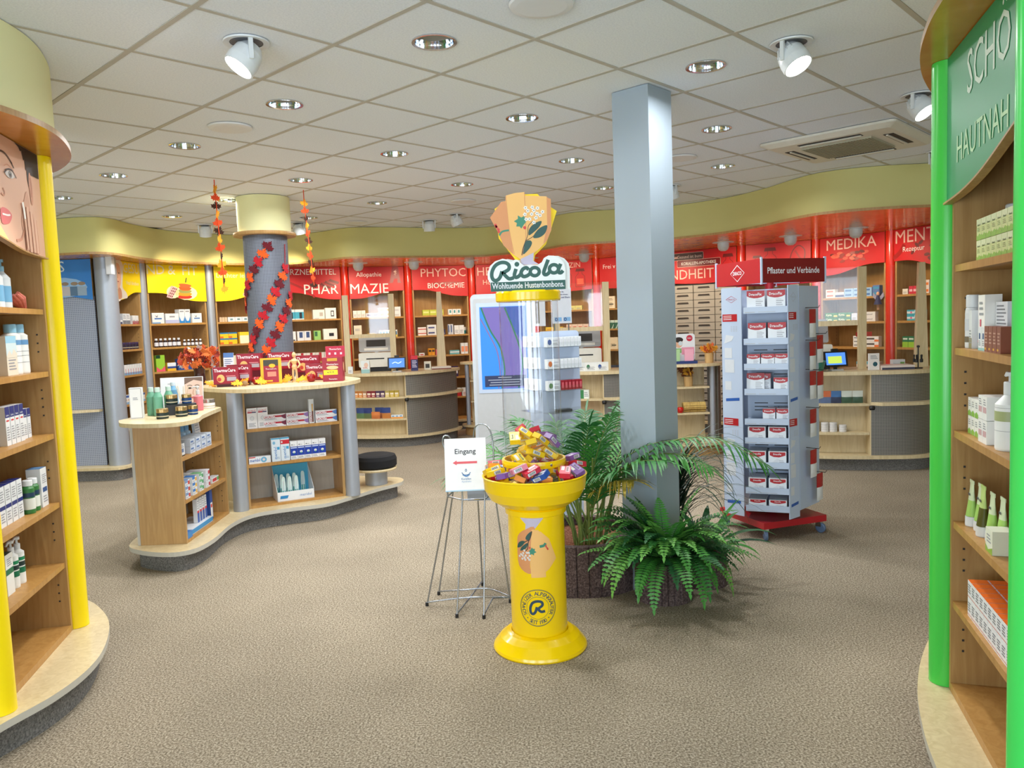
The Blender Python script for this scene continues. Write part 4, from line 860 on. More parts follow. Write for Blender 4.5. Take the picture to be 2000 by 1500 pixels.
for nme, c1, c2 in CANDY:
    m = MB().box(-HX[0], HX[0], -HX[1], HX[1], -HX[2], HX[2], col(*c1, .35)); g1 = col(*c2, .35)
    for sgn in (-1, 1):
        z = sgn*(HX[2]+.0003)
        m.add([(-.032, .003, z), (.02, .003, z), (.02, .02, z), (-.032, .02, z)], [(0, 1, 2, 3)], g1); m.add([(-.03, -.018, z), (.004, -.018, z), (.004, -.004, z), (-.03, -.004, z)], [(0, 1, 2, 3)], col(232, 232, 226, .4))
        y = sgn*(HX[1]+.0003); m.add([(-.01, y, -.008), (.03, y, -.008), (.03, y, .008), (-.01, y, .008)], [(0, 1, 2, 3)], M_WHITE)
        for k in range(6): m.add([(-.006+.005*k, y*1.008, -.006), (-.0035+.005*k, y*1.008, -.006), (-.0035+.005*k, y*1.008, .006), (-.006+.005*k, y*1.008, .006)], [(0, 1, 2, 3)], M_BLACK)
        if sgn > 0: m.print_('Ricola', (-.006, .006, HX[2]+.0006), (1, 0, 0), (0, 1, 0), .011, col(40, 70, 60, .5), 'C', .045, .02, .2)
    cm_me[nme] = m.mesh('candy_carton')
rb = random.Random(11); heap = []
def bowl_z(r): return .712 if r < .13 else .712+.075*((r-.13)/.1)**1.5
def in_r(z):
    P_ = [(.71, .13), (.716, .14), (.745, .2), (.79, .232), (.836, .238), (.85, .25)]
    for (a, b), (c, d) in zip(P_, P_[1:]):
        if z <= c: return b+(d-b)*(z-a)/(c-a)
    return .25
def try_drop(rmin, rmax, zlim, tilt, inner):
    a = rb.uniform(0, 2*PI); r = math.sqrt(rb.uniform(rmin**2, rmax**2)); e = Euler((rb.uniform(-tilt, tilt), rb.uniform(-tilt, tilt), rb.uniform(0, 2*PI)))
    ax = axes_of(e); x, y = r*math.cos(a), r*math.sin(a)
    ext = sum(h*abs(v.z) for h, v in zip(HX, ax))
    rad = max(math.hypot(x+sx*HX[0]*ax[0].x+sy*HX[1]*ax[1].x+sz*HX[2]*ax[2].x, y+sx*HX[0]*ax[0].y+sy*HX[1]*ax[1].y+sz*HX[2]*ax[2].y) for sx in (-1, 1) for sy in (-1, 1) for sz in (-1, 1))
    z = bowl_z(rad)+ext+.004; near = [b for b in heap if math.hypot(b[0].x-x, b[0].y-y) < .1]
    while z < zlim:
        b = (Vector((x, y, z)), ax, HX, .0475)
        cs = [b[0]+ax[0]*(sx*HX[0])+ax[1]*(sy*HX[1])+ax[2]*(sz*HX[2]) for sx in (-1, 1) for sy in (-1, 1) for sz in (-1, 1)]
        if all(q.z > .846 or math.hypot(q.x, q.y) < in_r(q.z)-.003 for q in cs) and not any(hit(b, o) for o in near):
            if inner and rad > .134 : return None
            if z+ext > .884 and not inner and math.hypot(x, y) < .2: return None
            return (b, e)
        z += .006
    return None
placed = []
for n_, args in ((150, (.0, .12, .86, .35, False)), (700, (.1, .208, .88, .45, False)), (700, (.11, .21, .9, 1.0, False)), (500, (0, .1, 1.03, .8, True))):
    for _ in range(n_):
        if args[4] and sum(1 for q in placed if q[1]) > 60: break
        q = try_drop(*args)
        if q and math.hypot(q[0][0].x, q[0][0].y) < .235: heap.append(q[0]); placed.append((q, args[4]))
lab = ['small %s candy carton lying in the yellow bowl', 'small %s candy carton heaped inside the clear tube']
for k, ((b, e), inn) in enumerate(placed):
    inn = 1 if b[0].z > .885 else 0
    nme = rb.choices([c[0] for c in CANDY], [6, 2, 3, 2, 2, 2, 2] if not inn else [8, 4, 2, 0, 0, 1, 1])[0]
    o = link('candy_carton', cm_me[nme], None, (RX+b[0].x, RY+b[0].y, b[0].z), 0, e); tag(o, lab[inn] % nme, 'candy box', '%s candy cartons %s' % (nme, ('in the bowl', 'in the tube')[inn]))
# ------------------------------------------------------------------ wire stand with entrance sign
es = thing('wire_sign_stand', 'silver wire stand holding the white entrance sign', 'sign stand', (-.27, 4.24, 0))
feet = [(-.25, .0), (-.2, .17), (-.07, -.19), (.075, -.22), (.05, .3), (.215, .0)]
tops = [(-.105, -.03), (-.085, .1), (-.02, -.1), (.1, -.1), (.05, .14), (.15, .05)]
def rod(p, name='rod', r=.0045): MB().tube(p, r, M_WIRE, 8).obj(name, es)
for f_, t_ in zip(feet, tops): rod([(f_[0], f_[1], .012), (f_[0]*.96+t_[0]*.04, f_[1]*.96+t_[1]*.04, .03), (t_[0], t_[1], .62), (t_[0], t_[1], .68)], 'leg')
rod(spline([(*feet[0], .02), (-.1, -.03, .045), (.05, -.03, .05), (*feet[5], .03)], 5)); rod(spline([(*feet[1], .02), (-.05, .11, .045), (.09, .1, .05), (*feet[5], .035)], 5))
rod([(*feet[2], .02), (-.0, .03, .04), (*feet[4], .03)]); rod([(*feet[3], .02), (.12, -.04, .045), (*feet[5], .03)])
for f_ in feet: MB().lathe([(0, 0), (.009, 0), (.009, .02), (0, .02)], 10, M_BLACK).obj('rubber_foot', es, (f_[0], f_[1], 0))
rod([(tops[0][0], tops[0][1], .62), (tops[2][0], tops[2][1], .615), (tops[3][0], tops[3][1], .615), (tops[5][0], tops[5][1], .62), (tops[4][0], tops[4][1], .62), (tops[1][0], tops[1][1], .62), (tops[0][0], tops[0][1], .62)], 'hoop')
rod(spline([(-.105, -.03, .68), (-.108, .0, .85), (-.125, .02, .91), (-.115, .04, .945), (-.085, .06, .93), (-.08, .1, .86)], 5), 'handle'); rod(spline([(.05, .14, .68), (.04, .14, .9), (.06, .12, .985), (.12, .1, .985), (.15, .07, .9), (.15, .05, .68)], 5), 'handle')
MB().box(.0, .16, .02, .03, .58, .68, col(150, 156, 166, .4)).obj('tray', es)
sg = thing('entrance_sign', 'white sign with red arrow pointing to the entrance', 'sign', (-.27+.005, 4.24-.115, .665))
sg.rotation_euler = (math.radians(-16), 0, math.radians(2))
b_ = MB().box(-.112, .112, -.004, .004, 0, .285, col(240, 242, 244, .45)).obj('sign_board', sg)
p_ = MB().box(-.112, .112, -.0048, -.004, 0, .006, col(170, 208, 232, .5))
p_.print_('Eingang', (0, -.0046, .192), (1, 0, 0), (0, 0, 1), .036, col(40, 42, 50, .6), 'C', .13, .012, 0)
p_.plate([(-.07, .153), (-.048, .14), (-.048, .147), (.062, .147), (.062, .159), (-.048, .159), (-.048, .166)], -.0046, -.0042, col(226, 96, 106, .5))
BL = col(62, 108, 160, .5)
p_.stroke([(-.022, .1), (-.012, .088), (.002, .086), (.016, .09), (.024, .1)], .004, BL, (0, -.0046, 0)); p_.stroke([(-.018, .09), (.002, .079), (.02, .09)], .008, col(104, 146, 196, .5), (0, -.0045, 0)); p_.stroke([(0, .104), (-.004, .11), (.001, .118), (.005, .11), (.001, .104)], .003, BL, (0, -.0046, 0))
p_.print_('Korallen', (.001, -.0046, .06), (1, 0, 0), (0, 0, 1), .011, BL, 'C', .06, .01); p_.print_('Apotheke', (.001, -.0046, .044), (1, 0, 0), (0, 0, 1), .012, col(140, 170, 206, .5), 'C', .06)
p_.obj('sign_print', b_)
# ------------------------------------------------------------------ planters
def planter(outline, h, label, loc):
    """ring of concrete palisade pieces: ribbed wall, granules inside"""
    t = thing('planter', label, 'planter', loc); n = len(outline)
    c = (sum(p[0] for p in outline)/n, sum(p[1] for p in outline)/n)
    inn = [(c[0]+(p[0]-c[0])*.86, c[1]+(p[1]-c[1])*.86) for p in outline]
    m = MB(); vs = [(*p, 0) for p in outline]+[(*p, h) for p in outline]+[(*p, h) for p in inn]+[(*p, h-.06) for p in inn]
    m.add(vs, [tuple(range(n))]+[(i, (i+1) % n, n+(i+1) % n, n+i) for i in range(n)]+[(n+i, n+(i+1) % n, 2*n+(i+1) % n, 2*n+i) for i in range(n)]+[(2*n+i, 2*n+(i+1) % n, 3*n+(i+1) % n, 3*n+i) for i in range(n)], M_CONC)
    m.obj('ribbed_wall', t); MB().prism([(c[0]+(p[0]-c[0])*.99, c[1]+(p[1]-c[1])*.99) for p in inn], h-.07, h-.05, M_LAVA).obj('granule_fill', t)
    return t
def ribs(pts, every, d):
    """cut narrow vertical grooves into an outline"""
    out = []; acc = 0; c = (sum(p[0] for p in pts)/len(pts), sum(p[1] for p in pts)/len(pts))
    for i, p in enumerate(pts):
        q = pts[(i+1) % len(pts)]; L = math.dist(p, q); out.append(p); k = max(1, round(L/every))
        for j in range(1, k+1):
            for t, w in ((j/k-.012/L, 0), (j/k-.006/L, d), (j/k-.0005, 0)):
                x, y = p[0]+(q[0]-p[0])*t, p[1]+(q[1]-p[1])*t; r = math.hypot(x-c[0], y-c[1]); out.append((x-(x-c[0])/r*w, y-(y-c[1])/r*w))
    return out
big = arc(.38, 4.65, .39, 150, 314, 16)+[(.6, 4.43), (.65, 4.52), (.73, 4.62)]+arc(.38, 4.65, .36, 20, 140, 8)
planter(ribs([(a-.38, b-4.65) for a, b in big], .11, .012), .29, 'large dark ribbed concrete planter holding the palm', (.38, 4.65, 0))
mid = arc(.805, 4.25, .16, 165, 375, 16)+[(.79, 4.228)]
planter(ribs([(a-.8, b-4.2) for a, b in mid], .08, .01), .22, 'small dark ribbed concrete planter overhung by the fern', (.8, 4.2, 0))
planter(ribs(arc(0, 0, .135, 0, 360, 16)[:-1], .08, .01), .22, 'small dark ribbed concrete planter holding a strap-leaved plant', (1.075, 4.45, 0))
# ------------------------------------------------------------------ plants
GL = [col(*c, .45, 0, .25, 40) for c in ((52, 118, 52), (72, 142, 58), (40, 96, 50), (112, 176, 78))]; GD = [col(*c, .45, 0, .25, 40) for c in ((22, 52, 32), (30, 64, 36))]; GY = col(196, 170, 60, .5, 0, .25, 40)
STEMM = col(110, 128, 62, .5, 0, .2, 30)
def arch(p0, az, el, L, droop, n):
    p = Vector(p0); pts = [p.copy()]; e = el
    for i in range(n): e -= droop/n*(.4+1.2*i/n); p = p+Vector((math.cos(az)*math.cos(e), math.sin(az)*math.cos(e), math.sin(e)))*(L/n); pts.append(p.copy())
    return pts
def blade(mb, p0, d, L, w, up_, m, droop=.5, seg=3, fold=.15):
    d = Vector(d).normalized(); s = d.cross(up_); s = s.normalized() if s.length > 1e-4 else Vector((1, 0, 0)); nrm = s.cross(d).normalized()
    vs = []; p = Vector(p0)
    for i in range(seg+1):
        t = i/seg; ww = w*math.sin(PI*(.12+.88*t))**.8 if t < 1 else 0
        q = p+d*L*t-Vector((0, 0, 1))*droop*L*t*t; vs += [q-s*ww+nrm*fold*ww, q, q+s*ww+nrm*fold*ww]
    fs = []
    for i in range(seg): a = 3*i; fs += [(a, a+1, a+4, a+3), (a+1, a+2, a+5, a+4)]
    mb.add(vs, fs, m, True)
def frond(pts, n, leafL, w, m, r0, ang, stem, start=.25, droop=.45, tip=.25, seg=3, jit=.1):
    mb = MB(); c = [Vector(p) for p in spline(pts, 3)]; N = len(c)
    mb.tube(c, [r0*(1-.8*i/N) for i in range(N)], stem, 5, False)
    for k in range(n):
        t = start+(1-start)*k/(n-1); i = min(int(t*(N-1)), N-2); p = c[i].lerp(c[i+1], t*(N-1)-i); d = (c[i+1]-c[i]).normalized(); sd = d.cross(Vector((0, 0, 1)))
        sd = sd.normalized() if sd.length > .05 else Vector((1, 0, 0)); upv = sd.cross(d).normalized(); u = (t-start)/(1-start)
        LL = leafL*(tip+(1-tip)*math.sin(PI*min(1, .18+u*.82))**.7)
        for sgn in (-1, 1): blade(mb, p, d*math.cos(ang)+sd*sgn*math.sin(ang)+upv*.15+Vector((rnd.uniform(-jit, jit), rnd.uniform(-jit, jit), rnd.uniform(-jit, jit))), LL*rnd.uniform(.85, 1.1), w, upv, m, droop, seg)
    blade(mb, c[-1], (c[-1]-c[-2]), leafL*.6, w, Vector((0, 0, 1)), m, .3, seg)
    return mb
palm = thing('areca_palm', 'bushy palm with arching fronds growing in the large planter', 'palm', (.42, 4.5, .235))
pr_r = random.Random(21)
PF = [(2.9, 1.2, 1.05, 1.1), (2.5, 1.25, 1.0, 1.0), (-3.0, 1.1, 1.1, 1.3), (2.7, 1.3, .9, .9), (2.2, 1.3, 1.0, .9), (1.5, 1.3, 1.0, .9), (1.1, 1.35, 1.05, .8), (.85, 1.25, 1.2, 1.0), (-.74, 1.42, 1.2, 1.9), (-.85, 1.3, 1.0, 1.3), (-.62, 1.36, 1.05, 1.25), (-.95, 1.38, .75, 1.35), (-1.25, 1.4, .8, 1.2), (-2.6, 1.38, .8, 1.0), (-.66, 1.42, 1.5, 2.1), (1.3, 1.45, .9, .6), (1.9, 1.4, .85, .7), (3.1, 1.4, .9, .7), (-.9, 1.5, .9, .5), (-1.1, 1.53, .82, .35), (2.0, 1.15, 1.15, 1.2)]
for i, (az, el, L, dr) in enumerate(PF):
    x, y = .07*pr_r.uniform(-1, 1), .06*pr_r.uniform(-1, 1)
    m = GY if i in (11, ) else pr_r.choice([GL[0], GL[0], GL[1], GL[2]])
    frond(arch((x, y, -.02), az, el, L*.93, dr, 6), 26, .2 if i in (8, 14) else .28, .0075, m, .007, .75, STEMM, .42, .5, .35).obj('palm_frond', palm)
for i in range(12):
    az = pr_r.uniform(0, 6.28); MB().tube(arch((.09*math.cos(az), .07*math.sin(az), -.02), az, 1.45, pr_r.uniform(.35, .6), .2, 4), .006, STEMM, 6).obj('cane', palm)
fern = thing('fern', 'lush green fern spilling over the small planter in front of the pillar', 'fern', (.81, 4.19, .235))
for i in range(112):
    az = -PI/2+pr_r.uniform(-2.0, 2.0) if i > 12 else pr_r.uniform(0, 6.28)
    el = pr_r.uniform(.2, 1.4); L = pr_r.uniform(.3, .46)*(1.0 if el < .9 else 1.05)
    side = 1 if i % 2 else -1
    if i < 74: az = (-PI/2+side*pr_r.uniform(.0, 1.75))
    if math.cos(az) and .4 < az % 6.28 < 2.75: L *= .6
    if i >= 92: az, el, L = pr_r.uniform(2.75, 3.9), pr_r.uniform(.5, 1.3), pr_r.uniform(.38, .52)
    p0 = (.05*math.cos(az), .05*math.sin(az)*.6-.01, 0)
    frond(arch(p0, az, el+.2, L, pr_r.uniform(1.2, 2.3) if i % 3 else pr_r.uniform(.5, 1.2), 7), 22, .052, .0085, pr_r.choice([GL[0], GL[1], GL[1], GL[3], GL[3], GL[2]]), .003, 1.35, GL[2], .12, .1, .2, 2, .05).obj('fern_frond', fern)
strap = thing('strap_leaf_plant', 'low plant with broad dark strap leaves in the right-hand small planter', 'plant', (1.075, 4.45, .17))
strap['label'] = 'low plant with broad dark strap leaves beside the fern'
for az, el, L, dr in [(-.1, .8, .45, 1.3), (.1, 1.2, .38, .5), (.5, 1.0, .35, .8), (-.5, .7, .34, 1.5), (1.2, 1.1, .34, .8), (2.0, 1.2, .3, .9), (-1.2, .9, .26, 1.4), (-2.2, 1.1, .26, 1.2), (2.8, 1.0, .3, 1.2), (-.15, .55, .42, 1.0)]:
    mb = MB(); c = arch((.02*math.cos(az), .02*math.sin(az), 0), az, el, L, dr, 8); vs = []; sd = Vector((-math.sin(az), math.cos(az), 0))
    for i, p in enumerate(c): w = .026*math.sin(PI*(.15+.85*i/8))**.7 if i < 8 else .001; vs += [p-sd*w+Vector((0, 0, .25*w)), p, p+sd*w+Vector((0, 0, .25*w))]
    fs = []
    for i in range(8): a = 3*i; fs += [(a, a+1, a+4, a+3), (a+1, a+2, a+5, a+4)]
    mb.add(vs, fs, pr_r.choice(GL[:3]), True).obj('strap_leaf', strap)
planter(ribs(arc(0, 0, .13, 0, 360, 16)[:-1], .08, .01), .22, 'small dark ribbed concrete planter behind the pillar', (1.0, 4.76, 0))
dr_ = thing('dracaena', 'dark plant with thin drooping leaves behind the pillar', 'plant', (1.0, 4.76, .165))
MB().tube([(.0, 0, 0), (.0, .01, .2), (.01, .0, .5)], .016, col(60, 48, 40, .7), 8).obj('trunk', dr_)
for i in range(84):
    az = pr_r.uniform(-1.3, 1.5) if i % 4 else pr_r.uniform(1.5, 5); mb = MB(); c = arch((.02*math.cos(az), .02*math.sin(az), .08+.42*pr_r.random()), az, pr_r.uniform(.5, 1.4), pr_r.uniform(.35, .62), pr_r.uniform(1.2, 2.6), 8); sd = Vector((-math.sin(az), math.cos(az), 0)); vs = []
    for k, p in enumerate(c): w = .0105*(1-.9*k/8); vs += [p-sd*w, p+Vector((0, 0, -.3*w)), p+sd*w]
    fs = []
    for k in range(8): a = 3*k; fs += [(a, a+1, a+4, a+3), (a+1, a+2, a+5, a+4)]
    mb.add(vs, fs, pr_r.choice(GD), True).obj('narrow_leaf', dr_)
# ------------------------------------------------------------------ product makers
def C(c): return c if not isinstance(c, tuple) else col(*c, .4, 0, .03)
def carton(w, h, d, base, prints=(), name='carton'):
    m = MB().box(-w/2, w/2, -d/2, d/2, 0, h, C(base)); e = .0004
    FC = {'F': ((-w/2, -d/2-e, 0), (1, 0, 0), (0, 0, 1), w, h), 'R': ((w/2+e, -d/2, 0), (0, 1, 0), (0, 0, 1), d, h), 'L': ((-w/2-e, d/2, 0), (0, -1, 0), (0, 0, 1), d, h), 'T': ((-w/2, -d/2, h+e), (1, 0, 0), (0, 1, 0), w, d)}
    nl = 0
    for p in prints:
        for fc in p[0].rstrip('*tvc'):
            o, xd, yd, W_, H_ = FC[fc]; o = Vector(o); xd = Vector(xd); yd = Vector(yd); nn = xd.cross(yd)*(.00012*nl); o = o+nn
            def q(u, v): return o+xd*(u*W_)+yd*(v*H_)
            if p[0].endswith('*'):
                _, u0, v0, u1, v1, n, c = p
                for k in range(n):
                    v = v0+(v1-v0)*(k+.5)/n; t = (v1-v0)/n*.22; uu = u1-(u1-u0)*(.35*((k*7) % 3)/3)
                    m.add([q(u0, v-t), q(uu, v-t), q(uu, v+t), q(u0, v+t)], [(0, 1, 2, 3)], C(c))
            elif p[0].endswith('t'):
                _, s, u, v, hf, c, mw = p; m.print_(s, q(u, v), xd, yd, hf*H_, C(c), 'C', mw*W_, .022, 0, None, 'C', 1)
            elif p[0].endswith('v'):
                _, s, u, v, hf, c, mw = p; m.print_(s, q(u, v), yd, -xd, hf*W_, C(c), 'C', mw*H_, .012, 0, None, 'C', 1)
            elif p[0].endswith('c'):
                _, pts, c = p; m.add([q(u, v) for u, v in pts], [tuple(range(len(pts)))], C(c))
            else:
                _, u0, v0, u1, v1, c = p; m.add([q(u0, v0), q(u1, v0), q(u1, v1), q(u0, v1)], [(0, 1, 2, 3)], C(c))
        nl += 1
    return (m.mesh(name), [])
def bottle(r, h, body, cap, neck=.35, caph=.03, bands=(), shoulder=.03, capname='cap', pump=False, flat=1):
    b = MB().lathe([(0, 0), (r*.96, 0), (r, .006), (r, h-shoulder), (r*neck*1.15, h-.004), (r*neck, h)], 20, C(body))
    for z0, z1, c in bands: b.lathe([(r+.0006, z0), (r+.0006, z1)], 20, C(c))
    c = MB(); rc = r*neck*1.12
    c.lathe([(rc, h), (rc, h+caph), (rc*.9, h+caph+.003), (0, h+caph+.003)], 16, C(cap))
    if pump:
        z = h+caph; c.lathe([(.005, z), (.005, z+.02)], 10, C(cap)).lathe([(.013, z+.02), (.013, z+.032), (0, z+.034)], 12, C(cap)); c.tube([(0, 0, z+.027), (-.03, 0, z+.028), (-.042, 0, z+.018)], .005, C(cap), 8)
    for m in (b, c): m.v = [(x, y*flat, z) for x, y, z in m.v]
    return (b.mesh('bottle'), [('pump' if pump else 'cap', c.mesh('pump' if pump else 'cap'))])
def jar(r, h, body, lid, lh=.45):
    return (MB().lathe([(0, 0), (r*.95, 0), (r, .005), (r, h*(1-lh)), (r*.9, h*(1-lh)+.002)], 24, C(body)).lathe([(r+.0005, h*.2), (r+.0005, h*.3)], 24, col(190, 180, 150, .4)).mesh('jar'), [('lid', MB().lathe([(r*.98, h*(1-lh)+.002), (r, h*(1-lh)+.004), (r, h-.003), (r*.95, h), (0, h)], 24, lid if not isinstance(lid, tuple) else C(lid)).mesh('lid'))])
def squeeze(w, h, body, cap, low):
    """tube standing on its cap, crimped flat at the top"""
    m = MB(); n = 14; rings = []
    for t in (0, .25, .5, .75, 1): z = .035+(h-.035)*t; rings.append([(w*(.9+.1*t)*math.cos(2*PI*i/n), (w*.75*(1-t)+.0015)*math.sin(2*PI*i/n), z) for i in range(n)])
    for j in range(4): m.add(rings[j]+rings[j+1], [(i, (i+1) % n, n+(i+1) % n, n+i) for i in range(n)], C(low if j < 2 else body), True)
    m.box(-w, w, -.0015, .0015, h, h+.012, C(body)); m.stroke([(-w*.4, h*.75), (w*.4, h*.75)], .008, M_INK, (0, -w*.75*.3-.004, 0), n=1)
    return (m.mesh('tube'), [('cap', MB().lathe([(0, 0), (w*.86, 0), (w*.9, .004), (w*.88, .034), (0, .0345)], 16, C(cap)).mesh('cap'))])
def pouch(w, h, top, low, name='pouch'):
    m = MB(); n = 6; vs = []
    for s in (-1, 1):
        for j in range(n+1):
            for i in range(n+1): u, v = i/n, j/n; vs.append((w*(u-.5), s*(.001+.5*w*.22*math.sin(PI*u)*math.sin(PI*min(1, v*1.1+.02))**.7*(1-.35*v)), h*v))
    k = (n+1)**2
    for s in (0, 1):
        for j in range(n): m.add([vs[s*k+q] for q in range(k)], [(j*(n+1)+i, j*(n+1)+i+1, (j+1)*(n+1)+i+1, (j+1)*(n+1)+i) for i in range(n)], C(top if j >= n/2 else low), True)
    return (m.mesh(name), [])
CN = 'cosmetic_carton'
def kind_name(proto, cat):
    n = proto[0].name.split('.')[0]
    return n if n != 'carton' else (CN if cat == 'carton' else cat.replace(' ', '_'))
def put(proto, fr, x, y, z, label, cat, group=None, rot=0, name=None, tilt=None):
    w = fr.w(x, y, z+.0005); nm = name or kind_name(proto, cat)
    o = dup(proto, nm, label, cat, w, fr.rz+rot, group)
    if tilt: o.rotation_euler = (tilt, 0, fr.rz+rot)
    return o
def row(proto, fr, x, y, z, n, dx, label, cat, group=True, rot=0, name=None, dy=0, jit=0):
    for k in range(n): put(proto, fr, x+dx*k, y+dy*k, z, label, cat, (label if group is True else group) if n > 1 or group is not True else None, rot+rnd.uniform(-jit, jit), name)
W_ = (226, 229, 232); GRY = (150, 152, 160); NVY = (26, 44, 120); LB = (150, 200, 226)
def txt(c=GRY, n=5, u0=.15, v0=.12, u1=.85, v1=.5, f='F'): return (f+'*', u0, v0, u1, v1, n, c)
# ------------------------------------------------------------------ left near unit (yellow posts)
f = NL
pb = bottle(.034, .165, (226, 232, 236), LB, .35, .02, [(.03, .1, (120, 180, 220))], pump=True)
row(pb, f, .545, .1, 1.70, 2, .08, 'white and blue pump bottle on the topmost shelf beside yellow post', 'pump bottle')
cr = MB(); r5 = random.Random(5)
for k in range(9): a = k*.7; cr.tube([(.05+.01*math.cos(a), .01*math.sin(a), .012), (.02*math.cos(a), .02*math.sin(a), .03+.004*k), (-.05+.02*math.cos(a), .02*math.sin(a), .05+.004*k)], [.006, .013, .006], col(226, 128, 110, .8, 0, .2, 50), 6)
o = cr.obj('bath_puff', None, f.w(.735, .08, 1.701), f.rz); o.location.z = 1.7005-min(v[2] for v in cr.v); tag(o, 'coral pink bath puff lying on the topmost shelf', 'bath puff')
put(carton(.11, .17, .06, (224, 216, 200), [('F', 0, .82, 1, 1, LB), ('F', 0, .5, 1, .82, (204, 222, 228)), txt(), ('Fc', [(0, .5), (.3, .64), (.5, .52), (.7, .68), (1, .55), (1, .45), (0, .45)], (224, 216, 200))]), f, .53, .08, 1.41, 'wide pale blue carton with wave pattern on the second shelf', 'carton')
b2 = bottle(.038, .185, (236, 238, 236), (140, 190, 216), .6, .035, [(.13, .152, (104, 154, 200)), (.05, .052, GRY), (.08, .082, GRY), (.1, .102, GRY)], .012)
row(b2, f, .64, .09, 1.41, 2, .084, 'white lotion bottle with light blue cap on the second shelf', 'bottle')
c3 = carton(.044, .165, .05, W_, [('F', 0, .72, 1, 1, NVY), ('R', 0, .72, 1, 1, NVY), ('F', .2, .62, .8, .66, (210, 60, 70)), txt(GRY, 6), ('Ft', 'Linola', .5, .78, .05, W_, .7)])
row(c3, f, .44, .08, 1.115, 4, .05, 'slim white carton with dark blue top on the third shelf', 'carton')
c3b = carton(.036, .135, .045, W_, [('F', 0, .72, 1, 1, NVY), ('R', 0, .72, 1, 1, NVY), txt(GRY, 6), ('Ft', 'Linola', .5, .78, .05, W_, .7)])
row(c3b, f, .66, .09, 1.115, 2, .045, 'short slim white carton with dark blue top on the third shelf', 'carton')
c4 = carton(.055, .17, .05, W_, [('T', 0, 0, 1, 1, NVY), ('F', 0, .42, 1, .52, NVY), txt(GRY, 5, .15, .6, .85, .9), txt(GRY, 4, .15, .1, .8, .36)])
row(c4, f, .34, .09, .785, 4, .062, 'white carton with blue lid and dark blue band on the fourth shelf', 'carton')
gb = bottle(.026, .125, (52, 120, 60), W_, .7, .022, [(.02, .07, (226, 230, 222)), (.075, .095, (30, 60, 90))], .012)
row(gb, f, .6, .06, .785, 2, .056, 'green glass bottle with white cap tied in a gift pair on the fourth shelf', 'bottle')
put(carton(.075, .18, .06, W_, [('T', 0, 0, 1, 1, (90, 140, 190)), ('F', .2, .38, .9, .5, (34, 80, 140)), txt(GRY, 5, .2, .6, .9, .85), txt(GRY, 3, .2, .1, .9, .3)]), f, .74, .07, .785, 'white carton with sky blue lid behind the green bottles', 'carton')
put(carton(.075, .175, .075, (236, 238, 234), [('T', 0, 0, 1, 1, (40, 56, 48)), ('F', 0, .5, 1, .64, (20, 112, 78)), ('R', 0, .3, .8, .6, (30, 84, 56)), txt(GRY, 4, .2, .7, .8, .9)]), f, .375, .11, .49, 'white carton with green band on the fifth shelf beside pump bottles', 'carton')
pg = bottle(.026, .155, (240, 242, 240), W_, .45, .02, [(.05, .075, (20, 112, 78)), (.08, .1, (26, 52, 54)), (.105, .12, (20, 132, 88))], .015, pump=True)
row(pg, f, .47, .1, .49, 2, .066, 'white pump bottle with green bands on the fifth shelf', 'pump bottle')
# ------------------------------------------------------------------ right near unit (green posts)
f = NR
ol = carton(.05, .068, .05, (214, 222, 160), [('F', 0, .7, 1, 1, (226, 232, 190)), ('Fc', [(0, 0), (1, 0), (1, .22), (.6, .3), (.3, .18), (0, .28)], (150, 190, 90)), ('Ft', 'Olivenöl', .5, .72, .1, (70, 90, 50), .7), txt((150, 160, 110), 3, .2, .38, .8, .6)])
for lv in (0, 1): row(ol, f, .25, .06, 1.70+.0695*lv, 7, .053, 'pale green cosmetic carton in the stacked block on the topmost shelf', 'carton', 'pale green cartons on the topmost shelf')
put(bottle(.032, .15, (226, 234, 214), W_, .85, .03, [(.0, .05, (150, 200, 90))], .01), f, .22, .15, 1.70, 'tall white bottle behind the pale green carton block', 'bottle')
put(bottle(.045, .12, W_, W_, .8, .035, [], .01), f, .31, .17, 1.70, 'wide white bottle behind the pale green carton block', 'bottle')
put(bottle(.024, .14, (226, 228, 230), W_, .8, .04, [(.02, .04, (120, 110, 90)), (.06, .1, (210, 214, 220))], .02), f, .13, .05, 1.41, 'slim clear bottle at the shelf end beside green post', 'bottle')
put(carton(.035, .13, .04, W_, [('F', 0, 0, 1, .28, (150, 140, 110)), txt()]), f, .18, .05, 1.41, 'slim white carton with olive foot on the second shelf', 'carton')
put(carton(.075, .18, .05, (240, 238, 234), [('F', 0, 0, .5, .3, (90, 110, 60)), ('F', .5, 0, 1, .3, (170, 176, 150)), ('F', 0, .12, 1, .17, (206, 60, 90)), ('F', .3, .42, .5, .55, (206, 60, 90)), txt(GRY, 3, .2, .6, .8, .9)]), f, .25, .07, 1.41, 'tall white carton with olive green foot on the second shelf', 'carton')
put(carton(.12, .155, .05, (226, 228, 234), [txt((120, 122, 130), 9, .12, .3, .9, .95)]), f, .35, .1, 1.41, 'grey-white information carton covered in small print', 'carton')
put(carton(.13, .18, .05, (206, 208, 214), [txt((120, 122, 130), 9, .12, .3, .9, .95)]), f, .49, .14, 1.41, 'light grey carton standing behind the brown boxes', 'carton')
row(carton(.035, .075, .035, W_, [('F', 0, 0, 1, .12, (150, 200, 200)), ('F', .3, .5, .7, .75, (60, 90, 140)), txt(GRY, 3, .2, .2, .8, .45)]), f, .32, .04, 1.41, 2, .039, 'small white carton with teal foot on the second shelf', 'carton')
row(carton(.038, .08, .04, (142, 84, 66), [txt((200, 160, 140), 4, .2, .3, .8, .8), ('F', .1, .08, .5, .16, (230, 180, 60))]), f, .4, .04, 1.41, 4, .042, 'small brown carton in a row on the second shelf', 'carton')
